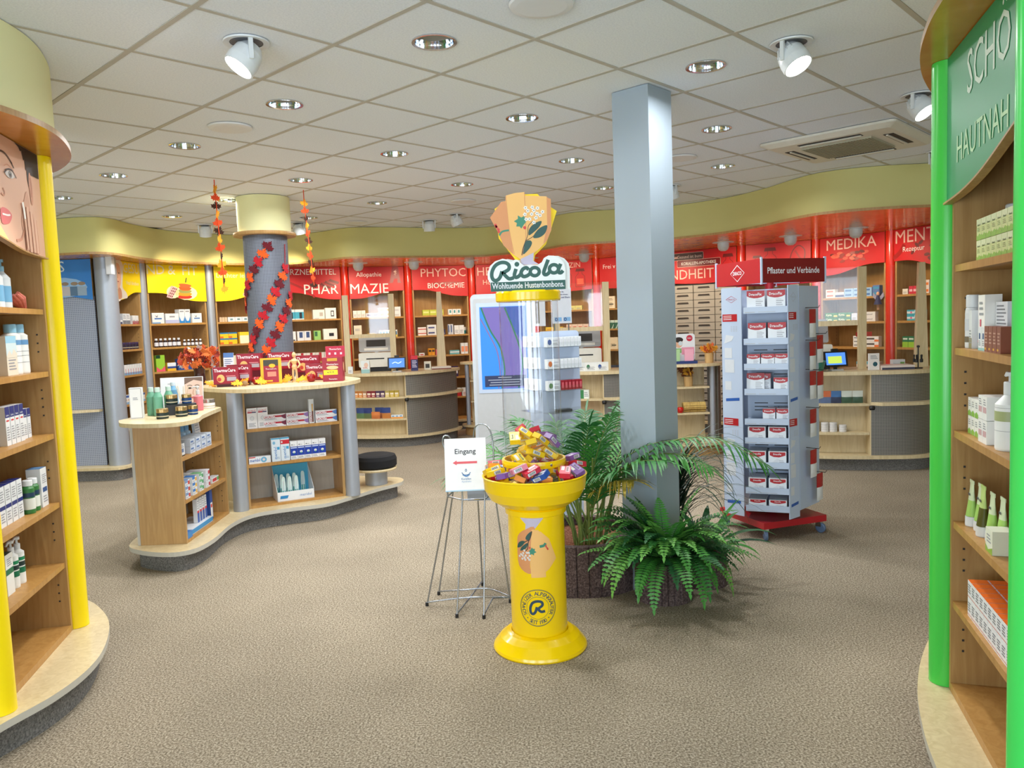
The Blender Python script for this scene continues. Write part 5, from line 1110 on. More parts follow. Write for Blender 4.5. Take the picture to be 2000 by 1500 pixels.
og = carton(.038, .062, .05, (240, 240, 236), [('Fc', [(0, 0), (1, 0), (1, .2), (.5, .34), (0, .2)], (140, 190, 80)), txt(GRY, 3, .2, .5, .8, .85)])
for lv in (0, 1): row(og, f, .16, .06+.05*0, 1.115+.0635*lv, 4, .042, 'white carton with green swoosh stacked on the third shelf', 'carton', 'white and green cartons on the third shelf')
og2 = carton(.044, .075, .08, (240, 240, 238), [('F', .1, .3, .9, .55, (210, 170, 176)), txt(GRY, 3, .2, .6, .8, .9)])
for lv in (0, 1): row(og2, f, .345, .06, 1.115+.0765*lv, 2, .047, 'white carton with rose band stacked on the third shelf', 'carton', 'white and rose cartons on the third shelf')
put(bottle(.04, .17, (240, 242, 242), W_, .4, .035, [(.09, .12, (170, 180, 130)), (.13, .131, GRY), (.06, .061, GRY)], .03, pump=True), f, .5, .06, 1.115, 'large white pump bottle beside the stacked cartons', 'pump bottle')
tl = squeeze(.024, .15, (214, 228, 190), W_, (170, 214, 110)); td = squeeze(.025, .16, (190, 214, 130), (220, 222, 222), (86, 84, 30))
for x, y in ((.14, .05), (.205, .06), (.34, .06), (.41, .07), (.36, .14), (.5, .12)): put(tl, f, x, y, .785, 'pale green squeeze tube standing on its cap on the fourth shelf', 'tube', 'pale green squeeze tubes')
put(td, f, .275, .05, .785, 'dark olive squeeze tube among pale green tubes', 'tube')
put(carton(.07, .075, .06, (230, 234, 214), [('Fc', [(0, 0), (1, 0), (1, .3), (.4, .12), (0, .3)], (140, 180, 60)), txt(GRY, 3, .2, .4, .8, .8)]), f, .47, .045, .785, 'square cream carton with green swoosh beside the tubes', 'carton')
ob = carton(.043, .062, .12, (238, 238, 240), [('F', 0, .1, 1, .14, (200, 90, 60)), ('L', 0, .1, 1, .14, (200, 90, 60)), txt((110, 110, 120), 4, .15, .3, .85, .85), ('Tt', '', 0, 0, 0, W_, 0)][:3])
ot = carton(.043, .062, .12, (238, 238, 240), [('F', 0, .1, 1, .14, (200, 90, 60)), ('T', 0, 0, 1, 1, (236, 112, 34)), ('T', .05, .48, .95, .52, (214, 200, 220)), txt((110, 110, 120), 4, .15, .3, .85, .85)])
row(ob, f, .24, .08, .49, 10, .046, 'white carton in the lower layer under orange-topped boxes', 'carton'); row(ot, f, .24, .08, .553, 10, .046, 'white carton with orange lid in the upper layer on the fifth shelf', 'carton')
# ------------------------------------------------------------------ display counter: tall part shelves
CN = 'toothpaste_carton'; f = GF; RDK = (190, 34, 56)
row(carton(.08, .165, .06, (242, 240, 242), [('T', 0, 0, 1, 1, (150, 60, 70)), ('Ft', 'LACALUT', .5, .87, .075, RDK, .8), ('F', .08, .76, .7, .82, RDK), ('F', .5, .76, .9, .82, (80, 70, 110)), ('Fc', [(.5+.22*math.cos(t), .5+.11*math.sin(t)) for t in (PI*i/6 for i in range(12))], (214, 214, 222)), ('Fc', [(.5+.14*math.cos(t), .5+.07*math.sin(t)) for t in (PI*i/6 for i in range(12))], W_), txt(GRY, 4, .15, .08, .85, .28)]), f, .13, .06, .785, 2, .083, 'upright white mouthwash carton with red lettering on the upper counter shelf', 'carton')
lac = lambda c: carton(.178, .05, .045, (240, 238, 242), [('T', 0, 0, 1, 1, (226, 222, 228)), ('Ft', 'LACALUT', .28, .62, .4, RDK, .5), ('F', .52, .5, .8, .78, RDK), ('Fc', [(.8, .78), (.8, .5), (.92, .2), (1, .2), (1, .95), (.9, .85)], c), txt(GRY, 2, .06, .12, .6, .4)])
for lv in (0, 1): put(lac((120, 40, 70)), f, .305, .05, .785+.051*lv, 'toothpaste carton with red tip in the stacked pair on the counter shelf', 'carton', 'red-tipped toothpaste cartons')
for lv in (0, 1): put(lac((150, 120, 180)), f, .487, .05, .785+.051*lv, 'toothpaste carton with lilac tip in the stacked pair on the counter shelf', 'carton', 'lilac-tipped toothpaste cartons')
for lv in (0, 1): put(lac((90, 130, 200)), f, .735-.01, .05, .785+.051*lv, 'toothpaste carton with blue tip in the stacked pair on the counter shelf', 'carton', 'blue-tipped toothpaste cartons')
put(carton(.042, .2, .03, W_, [('Fv', 'LACALUT', .3, .27, .4, RDK, .42), ('F', .55, .05, .85, .8, (110, 60, 50)), ('F', .6, .5, .8, .8, (230, 190, 120))]), f, .606, .05, .785, 'tall narrow white toothbrush carton with red lettering', 'carton')
put(carton(.17, .055, .04, (236, 240, 246), [('Ft', 'meridol', .28, .5, .5, (40, 100, 180), .46), ('Fc', [(.68+.14*math.cos(t), .5+.4*math.sin(t)) for t in (PI*i/6 for i in range(12))], (110, 180, 220)), ('F', 0, .85, .3, 1, (210, 80, 80)), ('Fc', [(.68+.06*math.cos(t), .5+.18*math.sin(t)) for t in (PI*i/6 for i in range(12))], (230, 220, 226))]), f, .17, .05, .5, 'flat white and blue toothpaste carton lying on the middle shelf', 'carton')
mer = lambda red: carton(.07, .19, .05, (222, 234, 244), [('F', 0, .95, 1, 1, (70, 170, 216)), ('Fv', 'meridol', .42, .36, .34, (60, 130, 200), .52), ('F', .62, .5, .92, .62, (60, 160, 210)), txt((150, 180, 210), 2, .55, .1, .9, .2)]+([('F', 0, .72, 1, .9, (206, 30, 50)), ('Fc', [(.15+.09*math.cos(t), .81+.045*math.sin(t)) for t in (PI*i/6 for i in range(12))], W_)] if red else [('Fc', [(.3+.16*math.cos(t), .8+.07*math.sin(t)) for t in (PI*i/6 for i in range(12))], (130, 190, 224))]))
put(mer(0), f, .3, .05, .5, 'upright pale blue mouth rinse carton on the middle shelf', 'carton'); put(mer(1), f, .373, .05, .5, 'upright pale blue mouth rinse carton with red banner', 'carton')
row(carton(.056, .15, .05, (240, 240, 242), [('F', 0, .2, 1, .7, (24, 62, 170)), ('F', .06, .6, .94, .66, (200, 214, 240)), ('Fc', [(.5+.22*math.cos(t), .4+.07*math.sin(t)) for t in (PI*i/5 for i in range(10))], W_), ('Fc', [(.5+.1*math.cos(t), .34+.03*math.sin(t)) for t in (PI*i/5 for i in range(10))], (90, 190, 120)), txt(GRY, 2, .1, .04, .8, .16), ('F', .15, .78, .35, .82, (60, 60, 70)), ('F', .4, .78, .7, .8, GRY)]), f, .445, .06, .5, 5, .0585, 'white carton with deep blue front in the row of five', 'carton')
td_ = thing('toothbrush_display', 'small blue and white cardboard counter display full of toothbrushes', 'display box', f.w(.44, .14, .1655), f.rz)
MB().box(-.15, .15, -.11, -.106, 0, .075, (M_WHITE)).box(-.15, .15, .08, .084, 0, .27, col(70, 170, 206, .4)).box(-.15, .15, -.106, .08, 0, .004, M_WHITE).obj('tray_body', td_)
for s in (-1, 1): MB().add([(s*.15, -.11, 0), (s*.15, .084, 0), (s*.15, .084, .27), (s*.15, -.11, .075), (s*.1475, -.11, 0), (s*.1475, .084, 0), (s*.1475, .084, .27), (s*.1475, -.11, .075)], [(0, 1, 2, 3), (7, 6, 5, 4), (2, 6, 7, 3), (1, 5, 6, 2), (0, 3, 7, 4)], M_WHITE).obj('side_cheek', td_)
MB().print_('meridol', (.08, -.1106, .025), (1, 0, 0), (0, 0, 1), .022, col(90, 130, 190, .5), 'C', .1).obj('lettering', td_); pr2 = MB().plate([(-.13, .02), (-.07, .02), (-.06, .045), (-.125, .045)], -.1108, -.1102, col(40, 130, 190, .4)); pr2.obj('blue_flag', td_)
TB = MB().plate([(-.014, 0), (.014, 0), (.018, .1), (.014, .17), (.008, .185), (-.008, .185), (-.014, .17), (-.018, .1)], -.003, .003, col(214, 236, 232, .3)).plate([(-.012, .02), (.012, .02), (.012, .07), (-.012, .07)], -.0036, -.003, col(30, 160, 150, .4)).plate([(-.003, .01), (.003, .01), (.003, .15), (-.003, .15)], -.008, -.004, M_WHITE).mesh('toothbrush_pack')
for k, (x, y, z) in enumerate([(-.085, -.05, .05), (-.035, -.05, .05), (.02, -.045, .05), (-.085, .02, .06), (-.03, .03, .06), (.02, .03, .06), (-.12, .06, .06), (.1, .07, .06)]): tag(link('toothbrush_pack', TB, None, f.w(.44+x, .14+y, .1655+z-.045), f.rz), 'teal toothbrush in clear blister pack inside the cardboard display', 'toothbrush', 'toothbrushes in the display')
# wing shelves
f = WF
blu = bottle(.036, .12, (176, 206, 232), (120, 176, 220), .6, .05, [(.03, .085, (206, 224, 240))], .012)
row(blu, f, .42, .2, .728, 3, .09, 'light blue mouthwash bottle on the wing shelf', 'bottle')
bb = carton(.085, .048, .13, (206, 214, 226), [('F', .1, .5, .7, .75, (90, 120, 170)), ('F', .5, .2, .9, .4, (150, 160, 180)), txt((140, 150, 170), 2, .1, .1, .5, .4)])
for lv in (0, 1): row(bb, f, .25, .08, .728+.049*lv, 4, .105, 'pale blue toothpaste box stacked on the wing shelf', 'carton', 'pale blue boxes on the wing shelf')
put(carton(.09, .085, .06, W_, [('F', 0, 0, 1, .08, (30, 30, 34)), ('F', .2, .3, .8, .6, (110, 130, 170)), txt(GRY, 3, .1, .65, .9, .9)]), f, .1, .06, .728, 'white carton with black foot at the front corner of the wing shelf', 'carton')
put(carton(.1, .19, .02, (222, 226, 232), [txt((160, 170, 190), 7, .1, .2, .9, .9)]), f, .68, .14, .728, 'leaning white leaflet at the back of the wing shelf', 'leaflet', tilt=-.1)
def aj(c1, c2): return carton(.075, .042, .14, W_, [('F', 0, .55, .6, 1, c1), ('F', .6, .2, 1, .8, c2), txt(GRY, 2, .1, .1, .5, .4), ('T', 0, 0, 1, .5, c1)])
for k, (c1, c2, nm) in enumerate([((120, 150, 190), (200, 70, 60), 'grey-blue'), ((60, 120, 190), (230, 180, 80), 'mid blue'), ((120, 180, 130), (90, 160, 110), 'green'), ((214, 214, 220), (190, 60, 70), 'white')]):
    for lv in range(3 if k < 3 else 3): put(aj(c1, c2), f, .1+.125*k, .08, .435+.043*lv, '%s toothpaste carton in the stack of three on the middle wing shelf' % nm, 'carton', '%s toothpaste stack' % nm)
put(carton(.14, .04, .05, W_, [('F', .1, .2, .7, .8, (200, 50, 60)), ('F', .75, .2, 1, .8, (90, 170, 90))]), f, .66, .05, .435, 'single flat red and white toothpaste carton on the middle wing shelf', 'carton')
tb = carton(.034, .17, .03, W_, [('F', 0, 0, 1, .45, (40, 80, 160)), ('F', 0, .4, 1, .5, (200, 40, 60)), txt(GRY, 4, .2, .55, .8, .95)])
row(tb, f, .34, .06, .166+.04, 4, .05, 'upright slim blue and red toothbrush carton on the tray', 'carton')
tr = thing('product_tray', 'low blue and white card tray on the bottom wing shelf', 'tray', f.w(.3, .09, .1665), f.rz)
MB().box(-.2, .24, -.07, .1, 0, .038, M_WHITE).obj('tray_body', tr); MB().box(-.2, .24, -.0712, -.07, .004, .034, col(40, 140, 200, .4)).obj('front_strip', tr)
put(carton(.05, .25, .03, (40, 74, 150), [('F', .1, .05, .9, .5, W_), ('F', .2, .35, .8, .45, (220, 70, 60))]), f, .6, .06, .166, 'tall dark blue toothbrush carton beside the tray', 'carton')
put(carton(.09, .045, .06, (60, 120, 190), [('F', .1, .2, .9, .8, (40, 130, 200))]), f, .07, .035, .166, 'small blue pack at the front end of the bottom wing shelf', 'pack')
# on the low top
CN = 'cosmetic_carton'; Z = .985; f = FLAT
put(carton(.08, .215, .06, (236, 236, 236), [('F', .03, .02, .97, .03, (90, 90, 96)), ('F', .03, .97, .97, .98, (90, 90, 96)), ('F', .03, .02, .05, .98, (90, 90, 96)), ('F', .95, .02, .97, .98, (90, 90, 96)), ('R', .05, .02, .95, .98, (226, 226, 228)), txt(GRY, 2, .3, .6, .7, .7)]), f, -2.63, 5.44, Z, 'tall white cosmetic carton with thin grey border on the counter', 'carton', rot=.25)
ga = bottle(.033, .17, (104, 166, 136), (196, 220, 210), .5, .03, [], .035)
for p in ((-2.6, 5.6), (-2.535, 5.56), (-2.5, 5.66)): put(ga, f, p[0], p[1], Z, 'sea green spray bottle with clear cap on the counter', 'spray bottle', 'green spray bottles')
GOLD = col(190, 160, 110, .25, .8); dk = jar(.04, .07, (16, 40, 38), GOLD, .42); bl = jar(.034, .066, (14, 60, 116), GOLD, .42)
for p in ((-2.42, 5.36), (-2.33, 5.46)): put(dk, f, p[0], p[1], Z, 'dark green cream jar with gold lid standing on the counter', 'jar', 'dark green jars on the counter')
put(bl, f, -2.29, 5.56, Z, 'blue cream jar with gold lid standing on the counter', 'jar')
bx = carton(.2, .075, .1, (40, 44, 48), []); put(bx, f, -2.4, 5.62, Z, 'dark riser block under the upper cream jars', 'riser', rot=.5)
for p in ((-2.45, 5.585), (-2.4, 5.63)): pass
put(dk, f, -2.45, 5.59, Z+.0755, 'dark green cream jar with gold lid raised on the block', 'jar'); put(bl, f, -2.365, 5.645, Z+.0755, 'blue cream jar with gold lid raised on the block', 'jar')
put(bottle(.032, .19, (104, 160, 200), (200, 214, 224), .5, .025, [], .03), f, -2.56, 5.88, Z, 'light blue spray bottle behind the jars', 'spray bottle')
put(bottle(.034, .12, (222, 120, 130), (214, 210, 208), .35, .03, [], .012, pump=True), f, -2.36, 5.84, Z, 'pink pump bottle beside the jars', 'pump bottle')
put(jar(.05, .07, (232, 228, 228), col(170, 160, 150, .25, .8), .42), f, -2.35, 6.0, Z, 'wide white cream jar with silver lid on the counter', 'jar')
rd = thing('reed_diffuser', 'pink reed diffuser with pale sticks on the counter', 'diffuser', (-2.47, 5.83, Z)); MB().lathe([(0, 0), (.026, 0), (.026, .07), (.012, .08), (.012, .09)], 16, col(230, 196, 196, .2)).obj('vessel', rd)
for k in range(5): MB().tube([(0, 0, .02), (.05*math.cos(k*1.3), .04*math.sin(k*1.3), .19)], .0025, col(226, 206, 170, .7), 5).obj('reed', rd)
cd = thing('cosmetic_display_card', 'white angled display card printed with a woman\'s face', 'display card', (-2.6, 6.12, Z), .14); cd.rotation_euler = (-.14, 0, .15)
A = MB().box(-.16, .16, -.004, .004, 0, .24, M_WHITE); A.obj('card', cd); A = MB(); y = -.0046; sk = col(226, 196, 180, .5)
shape(A, y, [(.02, .01), (.155, .01), (.155, .235), (.02, .235)], sk); shape(A, y-.0003, [(.02, .235), (.155, .235), (.155, .2), (.09, .215), (.02, .18)], col(120, 96, 84, .6))
for x in (.06, .115): disc(A, x, y-.0006, .15, .014, .006, HAIRB); A.stroke([(x-.018, .168), (x, .174), (x+.018, .168)], .004, HAIRB, (0, y-.0006, 0))
disc(A, .088, y-.0006, .075, .022, .008, col(200, 100, 100, .5)); A.stroke([(.088, .14), (.082, .105), (.092, .102)], .004, SK2, (0, y-.0006, 0))
for k, (z, w) in enumerate(((.19, .05), (.16, .07), (.13, .05), (.09, .1))): A.stroke([(-.08-w/2, z), (-.08+w/2, z)], .008, M_INK if k == 3 else M_PALEINK, (0, y, 0), n=1)
A.obj('card_print', cd)
# on the tall top
CN = 'heat_wrap_carton'; Z = 1.12; G_ = Fr((-2.19, 6.12), (-1.41, 6.53)); WINE = (150, 16, 44)
def thermo(w, h, d): return carton(w, h, d, WINE, [('Ft', 'ThermaCare', .48, .82, .2, (246, 230, 236), .88), ('F', .0, 0, 1, .06, (110, 10, 30)), ('Fc', [(.3+.16*math.cos(t), .35+.24*math.sin(t)) for t in (PI*i/7 for i in range(14))], (228, 180, 110)), ('Fc', [(.24+.08*math.cos(t), .3+.12*math.sin(t)) for t in (PI*i/7 for i in range(14))], (190, 60, 50)), ('F', .55, .2, .93, .42, (176, 170, 180)), ('F', .52, .46, .9, .5, (220, 150, 160)), ('T', 0, 0, 1, 1, (120, 12, 36))])
t1 = thermo(.19, .14, .06); t2 = thermo(.21, .15, .06)
th = [(t1, -2.47, 6.5, 0, 'front left'), (t1, -2.28, 6.62, 0, ''), (t2, -2.52, 7.08, 0, ''), (t2, -2.28, 7.1, 0, '')]
rz_ = .22
put(t1, FLAT, -2.33, 6.36, Z+.02, 'red heat wrap carton on a dark foot at the counter edge', 'carton', rot=rz_); put(carton(.15, .0195, .06, (70, 16, 24)), FLAT, -2.33, 6.37, Z, 'dark foot block under the foremost red heat wrap carton', 'riser', rot=rz_)
put(t1, FLAT, -2.26, 6.48, Z+.03, 'red heat wrap carton standing just behind the foremost one', 'carton', rot=.1); put(carton(.16, .0295, .05, (70, 16, 24)), FLAT, -2.26, 6.49, Z, 'dark foot block under the second red heat wrap carton', 'riser', rot=.1)
for k, (x, y_) in enumerate(((-2.27, 6.78), (-2.02, 6.84))):
    put(carton(.19, .1, .06, (90, 20, 36)), FLAT, x, y_, Z, 'dark red riser under a raised heat wrap carton', 'riser', 'dark red risers'); put(t2, FLAT, x, y_, Z+.101, 'red heat wrap carton raised at the foot of the round column', 'carton', 'raised heat wrap cartons')
t3 = thermo(.2, .15, .06); put(carton(.18, .06, .06, (90, 20, 36)), FLAT, -1.8, 6.92, Z, 'dark red riser behind the wooden figure', 'riser'); put(t3, FLAT, -1.8, 6.92, Z+.061, 'red heat wrap carton raised behind the wooden figure', 'carton'); put(t1, FLAT, -1.69, 6.78, Z, 'red heat wrap carton standing behind the apple', 'carton')
put(carton(.2, .04, .1, (196, 190, 196), [('F', .45, 0, .8, 1, (176, 30, 50))]), FLAT, -1.66, 7.02, Z, 'flat grey and red pack lying behind the heat wraps', 'carton')
lf = thing('leaflet_holder', 'yellow-edged acrylic leaflet holder with red leaflet', 'leaflet holder', (-2.01, 6.52, Z), .18); YL = col(240, 176, 30, .4); lf.rotation_euler = (-.06, 0, .18)
MB().box(-.085, .085, -.004, 0, 0, .215, YL).box(-.085, .085, -.03, 0, -.0, .004, YL).obj('holder', lf)
A = MB().box(-.06, .06, -.0075, -.0045, .01, .2, col(*WINE, .4)); A.plate([(-.06, .15), (.06, .15), (.06, .2), (-.06, .2)], -.0081, -.0076, col(60, 60, 50, .5)); disc(A, .01, -.0083, .15, .026, .016, YL); A.print_('ThermaCare', (0, -.0083, .118), (1, 0, 0), (0, 0, 1), .012, M_WHITE, 'C', .1); A.plate([(-.03, .06), (.04, .06), (.04, .1), (-.03, .1)], -.0081, -.0076, col(220, 130, 110, .5)); A.plate([(-.05, .018), (.01, .018), (.01, .03), (-.05, .03)], -.0081, -.0076, YL); A.obj('leaflet', lf)
cub = thermo(.17, .2, .14); o = put(carton(.165, .2, .15, WINE, [('Ft', 'ThermaCare', .5, .72, .07, W_, .85), ('F', .05, .28, .75, .48, (246, 216, 20)), ('Ft', '4,95 €', .4, .38, .1, (40, 40, 50), .55), ('Ft', 'ThermaCare', .5, .1, .05, W_, .6), ('Fc', [(.5+.3*math.cos(t), .58+.08*math.sin(t)) for t in (PI*i/7 for i in range(14))], (220, 190, 140)), ('F', .25, .85, .75, .97, (200, 150, 40)), ('Rc', [(.5+.3*math.cos(t), .6+.2*math.sin(t)) for t in (PI*i/7 for i in range(14))], (226, 170, 130))]), FLAT, -1.5, 6.58, Z, 'red heat wrap display box with yellow price label', 'display box', rot=.1)
put(carton(.16, .09, .006, (186, 24, 60), [('Ft', 'ThermaCare', .5, .72, .16, W_, .8), ('F', .15, .2, .25, .4, W_), ('F', .45, .2, .55, .4, W_), ('F', .75, .2, .85, .4, W_)]), FLAT, -1.49, 6.63, Z+.2015, 'red header card standing on the priced display box', 'card', rot=.1)
APR = col(150, 22, 26, .3, 0, .4, 14)
for x, y_, l in ((-2.12, 6.47, 'red apple between heat wrap cartons and yellow leaflet'), (-1.69, 6.57, 'dark red apple beside the priced display box')):
    a = thing('apple', l, 'apple', (x, y_, Z+.0005)); MB().lathe([(0, .006), (.015, 0), (.028, .006), (.037, .03), (.036, .048), (.024, .064), (.01, .064), (0, .056)], 20, APR).obj('flesh', a); MB().tube([(0, 0, .056), (.004, 0, .075)], .002, M_DARK, 5).obj('stalk', a)
w_ = MB().lathe([(0, 0), (.018, .006), (.024, .022), (.018, .04), (0, .046)], 14, col(150, 116, 80, .9, 0, .4, 40)).obj('walnut', None, (-2.17, 6.33, Z+.0005)); tag(w_, 'brown walnut lying between the yellow leaves on the counter', 'nut')
fm = thing('wooden_figure', 'jointed wooden mannequin standing among the heat wraps', 'figure', (-1.84, 6.62, Z)); WM = col(214, 180, 130, .5)
MB().lathe([(0, .0), (.03, 0), (.03, .012), (0, .012)], 16, WM).obj('base', fm)
for s in (-1, 1): MB().tube([(s*.012, 0, .012), (s*.016, 0, .06), (s*.012, 0, .11)], [.006, .008, .011], WM, 8).obj('leg', fm); MB().tube([(s*.03, 0, .185), (s*.05, -.01, .15), (s*.035, -.03, .12)], [.008, .008, .005], WM, 8).obj('arm', fm)
MB().lathe([(0, .105), (.018, .108), (.024, .13), (.016, .15), (.03, .18), (.022, .195), (.008, .2), (.008, .208)], 14, WM).obj('torso', fm); MB().lathe([(0, .205), (.014, .215), (.018, .232), (.012, .25), (0, .256)], 14, WM).obj('head', fm)
LY = leaf_me('leaf', col(240, 160, 30, .8, 0, .2, 40), .1)
for k, (x, y_) in enumerate([(-2.46, 6.36), (-2.2, 6.4), (-2.22, 6.3), (-2.07, 6.43), (-1.9, 6.58), (-1.93, 6.68), (-1.77, 6.52), (-1.73, 6.62), (-1.6, 6.66), (-2.4, 6.45)]):
    o = link('decor_leaf', LY, None, (x, y_, Z+.028)); o.rotation_euler = (rnd.uniform(-1.1, -.4), rnd.uniform(-.6, .6), rnd.uniform(-1, 1)); tag(o, 'yellow fabric maple leaf scattered on the counter top', 'leaf', 'yellow leaves on the counter top')
vs_ = thing('vase_of_leaves', 'dark vase of orange autumn leaves on the counter', 'vase', (-2.68, 6.7, Z)); MB().lathe([(0, 0), (.045, 0), (.05, .02), (.042, .1), (.05, .15), (.042, .15), (.034, .1), (0, .03)], 20, col(60, 26, 22, .3)).obj('vase', vs_)
rl = random.Random(9); LO = [leaf_me('leaf', col(*c, .8, 0, .2, 40), .07) for c in ((204, 84, 30), (176, 58, 30), (220, 116, 52), (140, 44, 28))]; LW = leaf_me('leaf', col(190, 184, 178, .8), .08)
for k in range(96):
    a, b_ = rl.uniform(0, 6.28), rl.uniform(0, 1); r = .17*math.sqrt(rl.random()); x, y_, z = r*math.cos(a)*1.05, r*math.sin(a)*.8, .15+.15*rl.random()+.04*(1-r/.17)
    o = link('autumn_leaf', LW if k % 19 == 0 else rl.choice(LO), vs_, (x, y_, z)); o.rotation_euler = (rl.uniform(-1, 1), rl.uniform(-1.2, 1.2), rl.uniform(-1.5, 1.5))
for k in range(9): a = k*.7; MB().tube([(0, 0, .05), (.05*math.cos(a), .04*math.sin(a), .18), (.12*math.cos(a), .1*math.sin(a), .27)], .003, M_DARK, 5).obj('twig', vs_)
put(carton(.09, .21, .006, (226, 232, 240), [('F', 0, .8, 1, 1, (90, 130, 190)), txt((110, 130, 170), 8, .1, .1, .9, .75)]), FLAT, -2.52, 6.95, Z+.05, 'pale blue upright information leaflet behind the red cartons', 'leaflet', tilt=-.1)
put(carton(.12, .05, .1, (90, 96, 110)), FLAT, -2.52, 6.96, Z, 'grey foot holding the information leaflet', 'leaflet stand')
CN = 'medicine_carton'
# ------------------------------------------------------------------ dressing display tower
DR = (176, 22, 34); MDR = col(*DR, .35); MDR2 = col(120, 10, 18, .35); PW = col(184, 198, 220, .35, 0, .01)
tw_c = (1.84, 5.537); tw = thing('dressing_display_tower', 'white rotating display tower for dressings on a red wheeled base', 'display tower', (*tw_c, 0), math.radians(-22.3))
BR = math.radians(18.6+22.3)
bb_ = MB().box(-.26, .26, -.26, .26, .085, .13, MDR).obj('base_board', tw, (0, 0, 0), BR)
for sx in (-1, 1):
    for sy in (-1, 1):
        c, s = math.cos(BR), math.sin(BR); x, y = sx*.225, sy*.225
        k = MB().box(-.02, .02, -.02, .02, .07, .0849, M_CHROME).box(-.014, .014, -.02, .02, .045, .07, M_CHROME).obj('caster_fork', tw, (c*x-s*y, s*x+c*y, 0), BR+.4*sx)
        o = MB().lathe([(0, -.012), (.03, -.012), (.036, -.008), (.036, .008), (.03, .012), (0, .012)], 20, col(90, 110, 140, .4)).obj('wheel', k, (0, -.012, .037)); o.rotation_euler = (0, PI/2, 0)
core = [(-.145, -.13), (.145, -.13), (.19, -.2), (.31, .08), (.145, .33), (-.145, .33), (-.31, .15), (-.285, -.24), (-.16, -.2)]
MB().lathe([(0, .131), (.03, .131), (.03, 1.93), (0, 1.93)], 16, col(160, 24, 34, .4)).obj('axle', tw)
MB().prism([(-.145, -.1), (.145, -.1), (.2, .0), (.145, .2), (-.145, .2), (-.2, .0)], .16, 1.72, PW).obj('core', tw)
def board(p, q, z0, z1, name, th=.006, m=PW, par=tw):
    a = math.atan2(q[1]-p[1], q[0]-p[0]); L = math.dist(p, q)
    return MB().box(0, L, 0, th, z0, z1, m).obj(name, par, (p[0], p[1], 0), a), L
lp_, LL = board((-.295, -.262), (-.158, -.342), .165, 1.735, 'left_card_panel')
rp_, LR = board((.14, -.342), (.2, -.232), .16, 1.735, 'right_card_panel')
hb_, LH = board((.203, -.225), (.32, .065), .2, 1.73, 'hook_panel')
board((.32, .07), (.15, .34), .2, 1.73, 'hook_panel'); board((.14, .342), (-.14, .342), .17, 1.73, 'rear_panel'); board((-.15, .34), (-.32, .1), .2, 1.73, 'rear_panel'); board((-.32, .09), (-.3, -.25), .2, 1.73, 'rear_panel')
A = MB(); y = -.0006
def dia(A, cx, cz, w, h, m, y, t): A.stroke([(cx-w, cz), (cx, cz+h), (cx+w, cz), (cx, cz-h)], t, m, (0, y, 0), n=1, closed=True)
LGR = col(206, 210, 216, .5)
for x0, x1, m_, hh in ((.0, LL, lp_, 0), (0, LR, rp_, 1)):
    A = MB(); w = x1; pt = lambda a, m_=m_: MB().plate(a[0], y-.0004, y, a[1]).obj('printed_patch', m_); dia(A, w/2, 1.655, w*.28, .03 if hh else .022, MDR if not hh else M_PALEINK, y, .003)
    A.print_('DRACO', (w/2, y-.0002, 1.649), (1, 0, 0), (0, 0, 1), .011, MDR if not hh else M_PALEINK, 'C', w*.36)
    for z0 in (1.555, .84):
        pt(([(.005, z0-.05), (w*.78, z0-.05), (w*.78, z0), (.005, z0)], MDR)); 
        for k in range(3): A.stroke([(.012, z0-.012-.012*k), (w*.5, z0-.012-.012*k)], .004, M_WHITE, (0, y-.0006, 0), n=1)
        for k in range(4):
            for j in range(3): A.stroke([(w*.45+.02*j, z0-.085-.01*k), (w*.45+.02*j+.012, z0-.085-.01*k)], .0035, M_PALEINK, (0, y-.0004, 0), n=1)
        pt(([(w*.1, z0-.2), (w*.5, z0-.18), (w*.6, z0-.15), (w*.2, z0-.14)], LGR))
        for zz, s in ((.3, .07), (.4, .09), (.52, .06)):
            pt(([(w*.12, z0-zz), (w*.12+s*.7*w/.13, z0-zz), (w*.12+s*.7*w/.13, z0-zz+s), (w*.12, z0-zz+s)], LGR))
        pt(([(w*.15, z0-.6), (w*.85, z0-.59), (w*.85, z0-.57), (w*.15, z0-.58)], col(40, 90, 170, .4)))
    A.obj('panel_print', m_)
TR = [1.575, 1.365, 1.195, 1.025, .822, .692, .524, .348, .225]
for z in TR:
    t_ = MB().box(-.142, .135, -.335, -.105, z-.006, z, PW).box(-.145, .137, -.343, -.336, z-.02, z+.022, PW).obj('tray', tw)
    MB().stroke([(-.135, z-.012), (-.07, z-.012)], .004, M_PALEINK, (0, -.3436, 0), n=1).stroke([(-.05, z-.012), (.06, z-.012)], .003, M_PALEINK, (0, -.3436, 0), n=1).obj('tray_label', t_)
    sl = MB()
    for k in range(3): sl.box(-.1, -.01, -.101, -.1004, z+.05+.025*k, z+.056+.025*k, M_DARK).box(.03, .12, -.101, -.1004, z+.05+.025*k, z+.056+.025*k, M_DARK)
    sl.obj('slots', t_)
